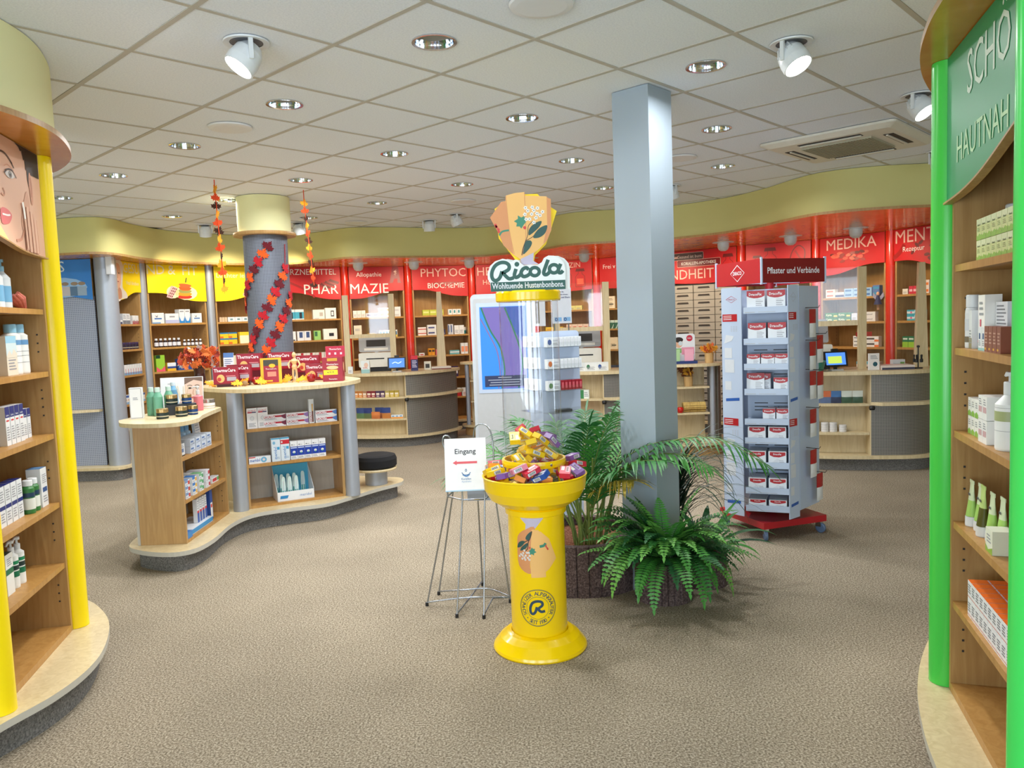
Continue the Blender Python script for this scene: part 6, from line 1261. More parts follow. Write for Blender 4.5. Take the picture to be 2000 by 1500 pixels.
# sign collar, aligned with the base
c, s = math.cos(BR), math.sin(BR)
for k in range(4):
    sgn = MB().box(-.255, .255, -.262, -.256, 1.755, 1.915, MDR2 if k % 2 == 0 else MDR).obj('sign_board', tw, (0, 0, 0), BR+k*PI/2); e = -.2626
    MB().box(-.262, -.252, -.268, -.252, 1.745, 1.925, PW).obj('corner_profile', tw, (0, 0, 0), BR+k*PI/2)
    if k % 2 == 0: MB().print_('Pflaster und Verbände', (0, e, 1.815), (1, 0, 0), (0, 0, 1), .042, M_WHITE, 'C', .42, .01).obj('lettering', sgn)
    else:
        q = MB(); dia(q, .0, 1.835, .08, .056, M_WHITE, e, .006); q.print_('DRACO', (0, e-.0004, 1.822), (1, 0, 0), (0, 0, 1), .026, M_WHITE, 'C', .1, .02); q.obj('lettering', sgn)
MB().box(-.25, .25, -.012, .012, 1.76, 1.78, PW).box(-.012, .012, -.25, .25, 1.781, 1.8, PW).obj('sign_cross', tw, (0, 0, 0), BR)
TF = Fr(tw_c, (tw_c[0]+math.cos(math.radians(-22.3)), tw_c[1]+math.sin(math.radians(-22.3))))
def draco(w, h, d): return carton(w, h, d, (226, 230, 236), [('Fc', [(0, 1), (0, .74), (.15, .67), (.4, .62), (.6, .62), (.85, .67), (1, .74), (1, 1)], DR), ('T', 0, 0, 1, 1, (226, 228, 234)), ('Ft', 'DracoFix', .48, .82, .15, W_, .72), txt((170, 172, 180), 4, .5, .1, .9, .5), txt((190, 190, 196), 2, .5, .5, .8, .56)])
def curveb(w, h, d): return carton(w, h, d, (226, 230, 236), [('Fc', [(0.08, .95), (0.08, .72), (.3, .6), (.6, .58), (.95, .72), (.95, .95)], DR), ('Ft', 'DracoFix', .5, .8, .13, W_, .45), ('Fc', [(.1, .1), (.5, .5), (.7, .4), (.3, .05)], (216, 220, 226)), txt((180, 182, 190), 3, .6, .1, .9, .4)])
ordn = ['topmost', 'second', 'third', 'fourth', 'fifth', 'sixth', 'seventh', 'eighth', 'lowest']
def dl_(k): return 'white dressing box with red band on the %s tray of the display tower' % ordn[k]
for k, pr0, xs, y0 in ((0, draco(.115, .13, .1), (-.065, .065), -.28), (1, draco(.115, .125, .1), (-.06, .068), -.28), (2, draco(.085, .085, .09), (-.085, .007, .095), -.28)):
    for x in xs: put(pr0, TF, x, y0, TR[k], dl_(k), 'dressing box', dl_(k))
    for x in xs: put(pr0, TF, x, y0+.115 if k < 2 else y0+.1, TR[k], dl_(k), 'dressing box', dl_(k))
put(draco(.115, .125, .02), TF, -.075, -.3, TR[3], 'large red-topped dressing packet at the front of the fourth tray', 'dressing box', tilt=-.12)
for k in range(6): put(draco(.1, .12, .014), TF, -.03+.0*k, -.262+.022*k, TR[3], 'thin dressing packet filed behind the large one on the fourth tray', 'dressing box', 'filed packets on the fourth tray')
put(draco(.09, .095, .09), TF, .088, -.28, TR[3], 'small red-topped dressing box beside the packets on the fourth tray', 'dressing box')
for x in (.01, .098): put(draco(.08, .085, .06), TF, x, -.28, TR[4], dl_(4), 'dressing box', dl_(4))
for x in (.03, .1): put(draco(.065, .085, .06), TF, x, -.2, TR[4], dl_(4), 'dressing box', dl_(4))
for k, h_, w_2 in ((5, .095, .115), (6, .095, .115), (7, .085, .115), (8, .06, .115)):
    for x in (-.07, .062): put(curveb(w_2, h_, .17), TF, x, -.24, TR[k], dl_(k), 'dressing box', dl_(k))
# pouches on hooks
ha = math.atan2(.29, .117); pm = pouch(.1, .19, DR, (230, 232, 234)); pl_ = pouch(.1, .19, (224, 226, 230), (236, 236, 238))
for k, (u, z) in enumerate([(.1, 1.38), (.1, 1.16), (.1, .96), (.1, .7), (.1, .42), (.2, .24), (.22, 1.2), (.22, .95)]):
    hk = MB().tube([(u, .0, z+.2), (u, -.09, z+.2), (u, -.1, z+.215)], .0025, M_DARK, 6).obj('hook', hb_)
    px, py = .203+math.cos(ha)*u, -.225+math.sin(ha)*u; nx, ny = math.sin(ha), -math.cos(ha)
    p = TF.w(px+nx*.05, py+ny*.05)
    o = dup(pm, 'pouch', 'red and white dressing pouch hanging from a hook of the display tower', 'pouch', (p[0], p[1], z), TF.rz+ha, 'hanging dressing pouches')
# ------------------------------------------------------------------ white hook rack with posters
rk = thing('hook_rack', 'tall white free-standing rack with small medicine boxes', 'rack', (.24, 5.72, 0), math.radians(24)); RKF = Fr((.24, 5.72), (.24+math.cos(math.radians(24)), 5.72+math.sin(math.radians(24))))
MB().box(-.0, .32, .0, .32, 0, .06, PW).obj('rack_foot', rk)
Rr = arc(.29, 1.45, .03, 0, 90, 4)+[(.0, 1.48), (.0, .0601), (.32, .0601)]
MB().plate([(p[0], p[1]) for p in reversed(Rr)], .04, .052, PW).obj('rack_panel', rk); MB().box(.03, .042, .0521, .32, .0601, 1.47, PW).obj('side_panel', rk); MB().box(.0421, .32, .3, .32, .0601, 1.47, PW).obj('rear_panel', rk)
for z in (1.365, 1.205, 1.045, .88, .72):
    MB().box(.0, .31, -.06, .039, z-.006, z, M_ACRYL).box(.0, .31, -.062, -.06, z-.006, z+.035, M_ACRYL).obj('clear_shelf', rk); MB().box(-.06, .029, .06, .3, z-.006, z, M_ACRYL).obj('clear_shelf', rk)
for nm_, x0_ in (('poster', .12), ):
    for xx in (.13, .25): MB().box(xx-.004, xx+.004, .06, .068, 1.4801, 1.78, M_WIRE).obj('poster_rod', rk)
pp = MB().box(.11, .27, .05, .054, 1.535, 1.8, col(196, 198, 204, .5)).obj('poster_panel', rk); q = MB(); IN = col(30, 40, 90, .5)
for k, t_ in enumerate(('Fürsorge ist das,', 'das wir geben können.', 'Für Kids und Eltern', 'gibt es nur')): q.print_(t_, (.12, .0494, 1.762-.02*k), (1, 0, 0), (0, 0, 1), .013, IN, 'L', .14, .015)
for x in (.125, .2): q.plate([(x, 1.55), (x+.06, 1.55), (x+.06, 1.58), (x, 1.58)], .0488, .0494, col(120, 160, 196, .5)); q.stroke([(x+.015+.01*math.cos(t), 1.565+.01*math.sin(t)) for t in (2*PI*i/8 for i in range(8))], .005, IN, (0, .0484, 0), n=1, closed=True)
q.obj('poster_print', pp)
MB().box(.055, .061, .07, .25, 1.52, 1.78, col(186, 188, 194, .5)).obj('side_poster', rk); MB().box(.054, .0548, .16, .22, 1.54, 1.76, col(96, 80, 70, .6, 0, .5, 30)).obj('side_poster_print', rk)
mb1 = lambda c: carton(.1, .07, .05, W_, [('Fc', [(.22+.16*math.cos(t), .5+.3*math.sin(t)) for t in (PI*i/6 for i in range(12))], c), ('F', .5, .55, .9, .75, (190, 196, 206)), txt(GRY, 2, .5, .15, .9, .45)]); sl1 = lambda c: carton(.027, .07, .05, c, [('F', .2, .2, .8, .8, (214, 216, 222) if c == W_ else (200, 90, 100))])
for z, c, lbl, sc in ((1.365, (60, 90, 150), 'navy', W_), (1.205, (206, 110, 60), 'orange', W_), (1.045, (90, 130, 90), 'green', (150, 20, 40))):
    put(mb1(c), RKF, .06, -.015, z, 'wide white medicine box with %s emblem on the white rack' % lbl, 'medicine box')
    lb = 'slim %s medicine box on the rack shelf of the %s-emblem box' % ('white' if sc == W_ else 'dark red', lbl); row(sl1(sc), RKF, .13, -.015, z, 6, .03, lb, 'medicine box')
    row(carton(.06, .08, .05, (226, 228, 232), [txt()]), RKF, -.015, .1, z, 3, 0, 'white medicine box on the side pockets of the white rack', 'medicine box', 'side pocket boxes of the white rack', -PI/2, dy=.07)
put(carton(.12, .02, .06, (40, 44, 52), []), RKF, .14, -.015, .88, 'dark flat case lying on the lower clear rack shelf', 'case')
# ------------------------------------------------------------------ upright information screen
kk_ = thing('information_screen', 'tall silver-white information kiosk with a blue and purple screen', 'kiosk', (-.06, 7.0, 0), math.radians(-2))
def rrect(x0, x1, z0, z1, r): return arc(x1-r, z0+r, r, -90, 0, 5)+arc(x1-r, z1-r, r, 0, 90, 5)+arc(x0+r, z1-r, r, 90, 180, 5)+arc(x0+r, z0+r, r, 180, 270, 5)
KW = col(192, 198, 204, .35); MB().plate(rrect(-.285, .285, .03, 1.815, .045), -.02, .09, KW).obj('housing', kk_); MB().plate(rrect(-.255, .255, .08, 1.775, .012), -.026, -.0205, col(186, 188, 190, .4)).obj('front_panel', kk_); MB().box(-.32, .32, -.14, .2, 0, .029, KW).obj('foot_plate', kk_)
MB().plate(rrect(-.235, .235, .93, 1.735, .006), -.03, -.0265, PW).obj('screen_bezel', kk_)
sc_ = MB().plate([(-.205, .965), (.205, .965), (.205, 1.7), (-.205, 1.7)], -.0315, -.0305, glow('screen_blue', (.03, .28, .95), .62)).obj('screen', kk_)
q = MB(); PU = glow('screen_purple', (.2, .15, .5), .6); NV = glow('screen_navy', (.04, .1, .45), .6); GN = glow('screen_green', (.02, .2, .1), .6); PK = glow('screen_mauve', (.25, .15, .35), .6)
q.add([(x, -.0319, z) for x, z in [(-.17, 1.695)]+[p[:2] for p in spline([(-.16, 1.69), (-.1, 1.5), (-.02, 1.3), (0, 1.1), (-.02, .97)], 5)]+[(.2, .97), (.2, 1.695)]], [tuple(range(24))], PU) if False else None
cv = [p[:2] for p in spline([(-.19, 1.695), (-.12, 1.5), (-.03, 1.33), (0, 1.12), (-.03, .97)], 5)]; pg_ = cv+[(.2, .97), (.2, 1.695)]; q.add([(x, -.0319, z) for x, z in pg_], [tuple(range(len(pg_)))], PU)
cv = [p[:2] for p in spline([(.02, 1.695), (.09, 1.5), (.17, 1.38), (.2, 1.3)], 5)]; pg_ = cv+[(.2, 1.695)]; q.add([(x, -.0322, z) for x, z in pg_], [tuple(range(len(pg_)))], NV)
for pts, w, m in (([(-.19, 1.695), (-.12, 1.5), (-.03, 1.33), (0, 1.12), (-.03, .97)], .014, GN), ([(-.2, 1.6), (-.13, 1.46), (-.06, 1.3), (-.04, 1.1), (-.06, .97)], .01, PK), ([(.02, 1.69), (.09, 1.5), (.15, 1.3), (.16, 1.15), (.12, .97)], .014, GN)): q.stroke(pts, w, m, (0, -.0325, 0))
q.plate([(-.18, .985), (.19, .985), (.19, 1.085), (-.18, 1.085)], -.0332, -.0328, col(20, 34, 80, .4))
for k, w in enumerate((.12, .3, .26, .28)): q.stroke([(-w/2, 1.068-.022*k), (w/2, 1.068-.022*k)], .007, glow('screen_text', (.6, .65, .8), .4) if k == 0 else bpy.data.materials['screen_text'], (0, -.0336, 0), n=1)
q.obj('screen_picture', sc_)
# ------------------------------------------------------------------ things on the service counters
def tablet(x, y, z, rz, lab, green):
    t = thing('tablet_terminal', lab, 'terminal', (x, y, z), rz); MB().box(-.06, .06, -.03, .06, 0, .012, col(180, 182, 184, .4)).obj('foot', t); MB().box(-.015, .015, .01, .03, .0121, .09, M_BLACK).obj('stem', t)
    b = MB().box(-.12, .12, -.006, .01, 0, .15, M_BLACK).obj('tablet', t, (0, 0, .04)); b.rotation_euler = (-.2, 0, 0)
    s_ = MB().box(-.1, .1, -.0072, -.0062, .015, .135, glow('tablet_blue', (.08, .25, .8), .8)); 
    if green: s_.box(-.08, .06, -.008, -.0074, .03, .1, glow('tablet_green', (.5, .65, .1), .8))
    else: s_.stroke([(-.06, .07), (-.02, .085), (.02, .07), (.06, .09)], .012, glow('tablet_light', (.5, .7, 1), .9), (0, -.0078, 0))
    s_.obj('screen', b); MB().box(-.03, .03, -.01, .02, .151, .175, M_BLACK).obj('scanner', b)
tablet(-1.5, 10.22, .9655, .05, 'black tablet terminal with blue screen on the counter with tea packets', 0); tablet(3.18, 7.62, .9655, .1, 'black tablet terminal with green and blue screen on the counter', 1)
def register(x, y, z, rz, lab):
    t = thing('cash_terminal', lab, 'cash terminal', (x, y, z), rz); g = col(226, 224, 214, .4); g2 = col(170, 172, 174, .4)
    MB().box(-.2, .2, -.14, .14, 0, .06, M_BLACK).obj('foot', t); MB().plate(rrect(-.22, .22, .061, .25, .02), -.16, .12, g).box(-.12, .12, -.1615, -.16, .165, .18, M_BLACK).obj('receipt_printer', t)
    m = MB().plate(rrect(-.23, .23, 0, .24, .02), -.02, .02, g2).obj('monitor_back', t, (0, .0, .26)); m.rotation_euler = (-.12, 0, 0); MB().box(-.13, .13, -.0245, -.0205, .07, .16, M_DARK).box(-.16, .16, -.022, -.0204, .02, .05, g).obj('rear_cover', m); MB().box(-.02, .02, -.015, .015, .2501, .262, g2).obj('hinge', t)
register(-1.82, 10.58, .9655, .05, 'pale cash terminal with slot on the counter with tea packets'); register(3.02, 8.0, .9655, -.05, 'pale cash terminal beside the green bowl'); register(.85, 9.36, .9655, .0, 'pale cash terminal behind the white rack')
f = FLAT; Z = .9655
put(carton(.11, .16, .05, (224, 230, 230), [('F', 0, 0, 1, .3, (150, 190, 190)), ('Fc', [(.6+.25*math.cos(t), .65+.2*math.sin(t)) for t in (PI*i/6 for i in range(12))], (226, 190, 170)), txt((206, 120, 110), 2, .2, .35, .8, .5)]), f, -1.9, 10.17, Z, 'small pale leaflet box with baby face on the counter', 'leaflet box')
put(carton(.09, .2, .05, (46, 44, 96), [('F', 0, .75, 1, 1, (206, 40, 56)), txt((220, 216, 236), 5, .15, .2, .85, .7)]), f, -1.28, 10.3, Z, 'dark blue and red upright leaflet stand on the counter', 'leaflet stand', rot=.2)
put(carton(.09, .11, .05, (222, 216, 196), [('F', .2, .2, .8, .7, (60, 56, 50))]), f, -1.12, 10.45, Z, 'small cream frame beside the blue leaflet stand', 'frame'); put(carton(.26, .035, .18, (214, 206, 196), [('F', 0, 0, 1, .4, (120, 60, 50))]), f, -.95, 10.48, Z, 'pile of magazines at the counter end', 'magazines', rot=.2)
put(carton(.06, .09, .04, W_, [txt()]), f, -2.1, 10.18, Z, 'small white carton at the screen post', 'carton')
tea = lambda c: carton(.056, .082, .05, c, [('F', 0, .75, 1, 1, tuple(int(v*.8) for v in c)), ('F', .12, .4, .88, .68, (236, 220, 200)), txt((240, 220, 200), 2, .2, .1, .8, .3)])
def on_counter(c, s):
    for k in range(len(c)-1):
        d = math.dist(c[k], c[k+1])
        if s <= d or k == len(c)-2: return Vector(c[k]).lerp(Vector(c[k+1]), s/d), math.atan2(c[k+1][1]-c[k][1], c[k+1][0]-c[k][0])
        s -= d
def cput(c, t, back, proto, z, lab, cat, grp=None):
    p, a = on_counter(c, t); n = Vector((-math.sin(a), math.cos(a))); p = p+n*back; return dup(proto, kind_name(proto, cat), lab, cat, (p.x, p.y, z+.0005), a, grp)
for k, (c, nm) in enumerate([((220, 140, 70), 'orange'), ((220, 140, 70), 'orange'), ((206, 150, 110), 'tan'), ((150, 50, 60), 'dark red'), ((150, 50, 60), 'dark red'), ((96, 66, 100), 'plum'), ((96, 66, 100), 'plum'), ((214, 190, 110), 'straw'), ((206, 176, 60), 'mustard'), ((206, 176, 60), 'mustard')]):
    cput(cl, .4+.0625*k, .05, tea(c), .65, '%s tea carton in the row on the counter shelf' % nm, 'tea box', '%s tea cartons' % nm)
for t, b, c, l in ((.42, .07, ((50, 70, 120), (90, 120, 80)), 'blue and green'), (.54, .07, ((40, 54, 110), (96, 110, 70)), 'navy and green'), (.66, .05, ((206, 120, 60), (190, 110, 60)), 'orange'), (.69, .11, ((40, 60, 120), (170, 100, 60)), 'navy and amber'), (.8, .07, ((40, 60, 120), (190, 120, 60)), 'dark blue and amber')):
    cput(cl, t, b, pouch(.115, .14 if l != 'orange' else .09, *c), .37, '%s sweets bag on the lower counter shelf' % l, 'sweets bag')
sm = carton(.05, .045, .04, W_, [('F', 0, 0, 1, .4, (230, 150, 60)), ('F', .2, .5, .8, .8, (90, 150, 190))])
for k in range(3): cput(cl, .9+.053*k, .05, sm, .37, 'tiny white carton beside the sweets bags', 'carton', 'tiny cartons on the counter shelf')
# right counter
bw = thing('green_bowl', 'teal tub filled with tissue on the right-hand service counter', 'tub', (2.93, 7.56, Z)); bw['label'] = 'teal tub filled with lilac tissue beside the tablet terminal'
MB().lathe([(0, 0), (.09, 0), (.115, .1), (.12, .105), (.11, .104), (.085, .012), (0, .01)], 28, col(60, 140, 124, .4)).obj('tub', bw); q = MB(); r6 = random.Random(6)
for k in range(14): a = k*.9; q.add([(.07*math.cos(a), .07*math.sin(a), .06), (.07*math.cos(a+.8), .07*math.sin(a+.8), .06), (.1*math.cos(a+.4), .1*math.sin(a+.4), .13+.03*r6.random())], [(0, 1, 2)], col(140, 140, 176, .7))
q.obj('tissue', bw)
put(carton(.1, .16, .02, (236, 232, 228), [('Fc', [(.6+.22*math.cos(t), .35+.14*math.sin(t)) for t in (PI*i/8 for i in range(16))], (30, 84, 100)), txt(GRY, 3, .15, .65, .85, .9)]), f, 3.5, 7.52, Z, 'white leaflet with round teal emblem on the counter', 'leaflet'); put(carton(.16, .045, .004, (210, 40, 44), [('Ft', '-2 €', .5, .5, .6, W_, .8)]), f, 3.56, 7.86, 1.28, 'red price strip on the glass screen', 'price strip')
put(carton(.3, .04, .2, (220, 206, 196), [('F', 0, 0, 1, .5, (60, 60, 80))]), f, 3.72, 7.56, Z, 'stack of magazines on the counter with the teal tub', 'magazines', rot=-.1); put(carton(.12, .08, .06, W_, [('F', .6, .2, .95, .7, (120, 170, 80)), txt()]), f, 3.83, 7.72, Z, 'white herbal carton beside the black holder', 'carton')
q = thing('stamp_holder', 'black carousel of stamps on the counter', 'stamp holder', (3.92, 7.5, Z)); MB().lathe([(0, 0), (.04, 0), (.04, .01), (.006, .012), (.006, .2), (.014, .205), (.014, .22), (0, .225)], 16, M_BLACK).obj('stand', q)
for k in range(5): a = k*1.256; MB().lathe([(0, .06), (.012, .06), (.012, .09), (.005, .095), (.008, .13), (0, .135)], 10, M_BLACK).obj('stamp', q, (.035*math.cos(a), .035*math.sin(a), 0))
bg = pouch(.095, .12, (206, 104, 50), (90, 110, 150)); bg2 = pouch(.095, .12, (214, 222, 214), (60, 90, 70)); bg3 = pouch(.095, .12, (60, 110, 170), (50, 60, 90))
for k, (t, pr0, l) in enumerate(((.72, bg, 'orange'), (.82, bg, 'orange'), (.92, bg3, 'blue'), (1.02, bg2, 'white and green'), (1.12, bg2, 'white and green'))): cput(cr_, t, .08, pr0, .65, '%s herbal sweets bag on the shelf of the counter with the teal tub' % l, 'sweets bag', '%s sweets bags' % l)
tin = (MB().lathe([(0, 0), (.035, 0), (.036, .003), (.036, .02), (.034, .022), (0, .022)], 20, col(214, 212, 210, .4)).mesh('tin'), [])
for k, (t, n) in enumerate(((.72, 6), (.81, 4), (.89, 4), (.98, 3))):
    for j in range(n): cput(cr_, t, .08, tin, .37+.0228*j, 'round white pastille tin stacked on the lower counter shelf', 'tin', 'stacked pastille tins')
# middle counter shelves
for t, z, c, l in ((.95, .65, ((226, 232, 226), (60, 130, 80)), 'green and white'), (1.0, .37, ((206, 60, 60), (226, 226, 226)), 'red and white'), (.84, .37, ((226, 190, 180), (206, 90, 80)), 'rose')): cput(cm, t, .07, carton(.12, .1, .05, c[0], [('F', 0, 0, .5, 1, c[1]), txt(GRY, 3, .55, .2, .95, .8)]), z, '%s carton on a shelf of the counter behind the white rack' % l, 'carton')
for k, (x, zz, c) in enumerate(((.86, 1.18, (200, 60, 80)), (.98, .9655, (60, 120, 80)), (1.08, .9655, (40, 80, 150)))): put(carton(.13, .1, .04, (230, 232, 230), [('Fc', [(.25+.15*math.cos(t), .5+.25*math.sin(t)) for t in (PI*i/6 for i in range(12))], c), txt()]), f, .78+.13*k, 8.93-.02*k, .9655, '%s-emblem pack on the counter behind the white rack' % ['red', 'green', 'blue'][k], 'pack')
# small stand goods
Z = 1.0255; ds = thing('brochure_holder', 'blue brochure holder with face card on the narrow stand', 'brochure holder', (1.9, 8.66, Z)); MB().box(-.16, .16, -.05, .05, 0, .03, col(30, 50, 110, .4)).obj('tray', ds); A = MB().plate(rrect(-.13, .15, .03, .33, .03), .02, .025, M_WHITE).obj('card', ds); q = MB()
disc(q, -.03, .0194, .23, .045, .055, SK); disc(q, -.03, .0192, .265, .05, .03, HAIRB); disc(q, -.01, .019, .225, .025, .025, col(200, 210, 214, .3)); disc(q, .09, .0194, .28, .035, .035, col(196, 30, 60, .4)); q.print_('NEU', (.09, .0188, .272), (1, 0, 0), (0, 0, 1), .016, M_WHITE, 'C', .05); q.plate([(-.12, .12), (0, .12), (0, .17), (-.12, .17)], .0188, .0194, col(130, 180, 110, .5)); q.plate([(.0, .1), (.14, .1), (.14, .18), (.0, .18)], .0188, .0194, col(226, 150, 170, .5)); q.obj('card_print', A)
for k, (x, c) in enumerate(((-.08, (170, 206, 150)), (.07, (236, 170, 190)))): tag(MB().box(-.05, .05, -.004, .004, 0, .13, col(*c, .5)).obj('brochure', None, (1.9+x, 8.66-.03, Z+.0305)), '%s brochure standing in the blue holder' % ('green', 'pink')[k], 'brochure')
def posy(x, y, z, lab, cs):
    v = thing('flower_basket', lab, 'flower arrangement', (x, y, z)); MB().lathe([(0, 0), (.045, 0), (.05, .11), (.045, .11), (0, .1)], 16, wood('basket_%d' % int(z*100), (190, 150, 96), (214, 178, 120), .8)).obj('basket', v); r = random.Random(int(z*100))
    me = [leaf_me('petal', col(*c, .8, 0, .2, 40), .1) for c in cs]
    for k in range(16): a = r.uniform(0, 6.28); o = link('petal', r.choice(me), v, (.09*math.cos(a)*r.random(), .06*math.sin(a), .13+.06*r.random())); o.rotation_euler = (r.uniform(-1, 1), r.uniform(-1, 1), a)
posy(2.2, 8.66, Z, 'basket of orange autumn flowers on top of the narrow stand', [(236, 150, 40), (240, 176, 60), (200, 90, 40)]); posy(1.97, 8.68, .7705, 'small basket of dried yellow flowers on the stand shelf', [(214, 160, 50), (110, 60, 30)])
hb = thing('straw_bundle', 'tied bundle of straw on the stand shelf', 'straw bundle', (2.02, 8.68, .4805)); q = MB()
for k in range(26): a = k*2.4; r = .055*math.sqrt((k % 9)/9); q.tube([(-.12, r*math.cos(a), .06+r*math.sin(a)), (.13, r*math.cos(a), .06+r*math.sin(a))], .012, wood('straw', (186, 150, 80), (214, 184, 110), .9) if k == 0 else bpy.data.materials['straw'], 6)
dz = min(v[2] for v in q.v); q.v = [(a, b, c-dz) for a, b, c in q.v]; q.obj('straw', hb)
for x in (-.05, .06): MB().stroke([(.064*math.cos(t), .06+.064*math.sin(t)) for t in (2*PI*i/12 for i in range(12))], .004, M_DARK, (x, 0, 0), (0, 1, 0), (0, 0, 1), n=1, closed=True).obj('band', hb)
a = thing('apple', 'small red apple lying in front of the straw bundle', 'apple', (1.86, 8.62, .4805)); MB().lathe([(0, .006), (.015, 0), (.028, .006), (.037, .03), (.036, .048), (.024, .064), (.01, .064), (0, .056)], 16, col(196, 30, 24, .3)).obj('flesh', a)
# ------------------------------------------------------------------ goods on the back shelving
SN = {'Y1': 'grey-haired woman sign', 'Y2': 'sliced fruit sign', 'Y3': 'pill hand sign', 'P1': 'cinnamon stick sign', 'P2': 'pharmacy emblem sign', 'P3': 'herb sign', 'P4': 'sign behind the kiosk', 'P5': 'two-flask sign', 'P6': 'sign beside the pillar', 'P8': 'sign behind the tower', 'P9': 'heaped tablet sign', 'P10': 'prescription sign'}
def goods(u, k, x, w, h, n, base, prints, desc, cat='carton', d=.07, gap=.004, stack=1, y=None, proto=None):
    p = proto or carton(w, h, d, base, prints); l = '%s on the %s shelf under the %s' % (desc, RNK[k], SN[u])
    for s in range(stack):
        for i in range(n): put(p, U[u], x+w/2+i*(w+gap), y or (.02+d/2), (SH+[.18])[k]+s*(h+.0008), l, cat, l if n*stack > 1 else None)
B = (60, 110, 180); NVB = (40, 50, 90)
darkb = bottle(.024, .085, (44, 24, 22), W_, .6, .02, [(.015, .06, (226, 226, 232))], .012); smb = bottle(.019, .065, (44, 24, 22), W_, .6, .016, [(.012, .045, (226, 226, 232))], .01)
jr = jar(.032, .08, (40, 26, 50), (60, 40, 80), .3)
goods('Y1', 0, .17, .075, .08, 2, W_, [('F', 0, 0, 1, .3, (60, 70, 110)), ('F', 0, .6, 1, 1, (170, 176, 190))], 'low grey and white carton'); goods('Y1', 0, .34, .08, .12, 2, W_, [('F', 0, 0, 1, .35, (120, 124, 134)), txt(GRY, 3, .1, .5, .9, .9)], 'tall white carton with grey foot'); goods('Y1', 0, .56, .07, .1, 2, W_, [('F', 0, 0, 1, .35, (170, 60, 70)), txt()], 'white carton with red foot')
goods('Y1', 1, .18, .07, .1, 7, 0, 0, 'dark purple jar', 'jar', proto=jr); goods('Y1', 2, .17, .055, .12, 9, W_, [('F', 0, 0, 1, .25, (110, 160, 200)), ('F', .4, .1, .6, .6, (190, 80, 90)), ('T', 0, 0, 1, 1, (60, 60, 70))], 'white carton with coloured stripe'); goods('Y1', 3, .16, .045, .1, 12, W_, [('F', 0, .75, 1, 1, (40, 80, 160)), ('F', 0, 0, 1, .25, (130, 170, 206)), ('F', .3, .4, .7, .6, (210, 150, 70))], 'slim carton with blue top'); goods('Y1', 4, .18, .11, .09, 4, W_, [('F', .2, .2, .8, .6, (150, 160, 170))], 'white carton with grey panel')
goods('Y2', 0, .11, .15, .13, 1, W_, [('F', .2, .4, .8, .52, B), ('Fc', [(.25, .8), (.4, .65), (.5, .85), (.45, .6), (.35, .6)], (60, 60, 80)), ('F', 0, 0, .7, .12, (110, 160, 210))], 'white carton with blue bird print', d=.1); goods('Y2', 0, .28, .17, .12, 1, W_, [('F', 0, 0, 1, .35, (180, 186, 220)), ('F', .3, .6, .7, .75, GRY)], 'wide white carton with lilac foot', d=.1); goods('Y2', 0, .46, .07, .17, 2, W_, [('Fc', [(0, 0), (1, 0), (1, .5), (.7, .15), (.3, .15), (0, .5)], (40, 130, 206)), ('F', .15, .8, .85, .9, GRY)], 'tall white carton with blue waves', d=.1); goods('Y2', 0, .63, .13, .12, 1, W_, [('F', .2, .4, .8, .52, B), ('Fc', [(.25, .8), (.4, .65), (.5, .85), (.45, .6), (.35, .6)], (60, 60, 80))], 'square white carton with small bird print', d=.1)
goods('Y2', 1, .13, .054, .1, 6, 0, 0, 'dark bottle with white cap', 'bottle', proto=darkb); goods('Y2', 1, .5, .05, .09, 5, 0, 0, 'small dark bottle with white cap', 'bottle', proto=smb)
goods('Y2', 2, .12, .11, .2, 1, (150, 200, 60), [('F', 0, .8, .5, 1, (20, 60, 40)), ('Fc', [(0, 0), (1, 0), (1, .35), (.5, .1), (0, .3)], (226, 90, 110))], 'tall lime green carton', d=.08); goods('Y2', 2, .26, .11, .1, 1, (236, 180, 50), [('F', 0, .55, 1, 1, (226, 232, 240)), ('F', 0, .3, 1, .55, (40, 70, 140))], 'yellow and blue carton'); goods('Y2', 2, .4, .12, .14, 2, (40, 80, 150), [('F', 0, .5, 1, 1, W_)], 'blue carton with white top')
goods('Y2', 3, .12, .05, .1, 12, W_, [('F', 0, .75, 1, 1, (40, 80, 160)), ('F', .3, .3, .7, .6, (206, 160, 80))], 'slim carton with blue top')
goods('Y3', 0, .11, .03, .06, 3, (206, 180, 150), [], 'tiny tan carton'); goods('Y3', 0, .22, .09, .06, 3, W_, [('F', .3, .3, .7, .7, (120, 150, 160))], 'flat white carton'); goods('Y3', 1, .1, .11, .075, 2, (244, 196, 40), [('F', 0, .75, 1, 1, (40, 120, 170)), ('F', .0, .0, .4, .35, (230, 110, 40))], 'yellow and blue carton', stack=2); goods('Y3', 1, .36, .15, .15, 1, (246, 206, 50), [('F', 0, 0, .8, .7, (244, 232, 200))], 'large yellow and cream carton'); goods('Y3', 2, .15, .13, .07, 3, (232, 224, 206), [txt((190, 170, 140), 2)], 'cream carton', stack=2)
goods('P1', 0, .1, .12, .14, 2, (70, 170, 200), [('F', .5, .1, .8, .7, (36, 40, 48)), ('F', 0, .75, 1, 1, W_), ('F', 0, 0, 1, .1, W_)], 'turquoise blood pressure meter carton'); goods('P1', 0, .47, .16, .13, 1, (238, 234, 224), [('F', .55, .3, .85, .7, (190, 180, 170)), ('F', .1, .05, .5, .1, GRY)], 'cream device carton'); goods('P1', 0, .64, .15, .15, 1, (238, 236, 230), [('F', .5, .2, .8, .75, (50, 54, 60)), ('F', .56, .3, .74, .65, W_)], 'cream carton with watch print')
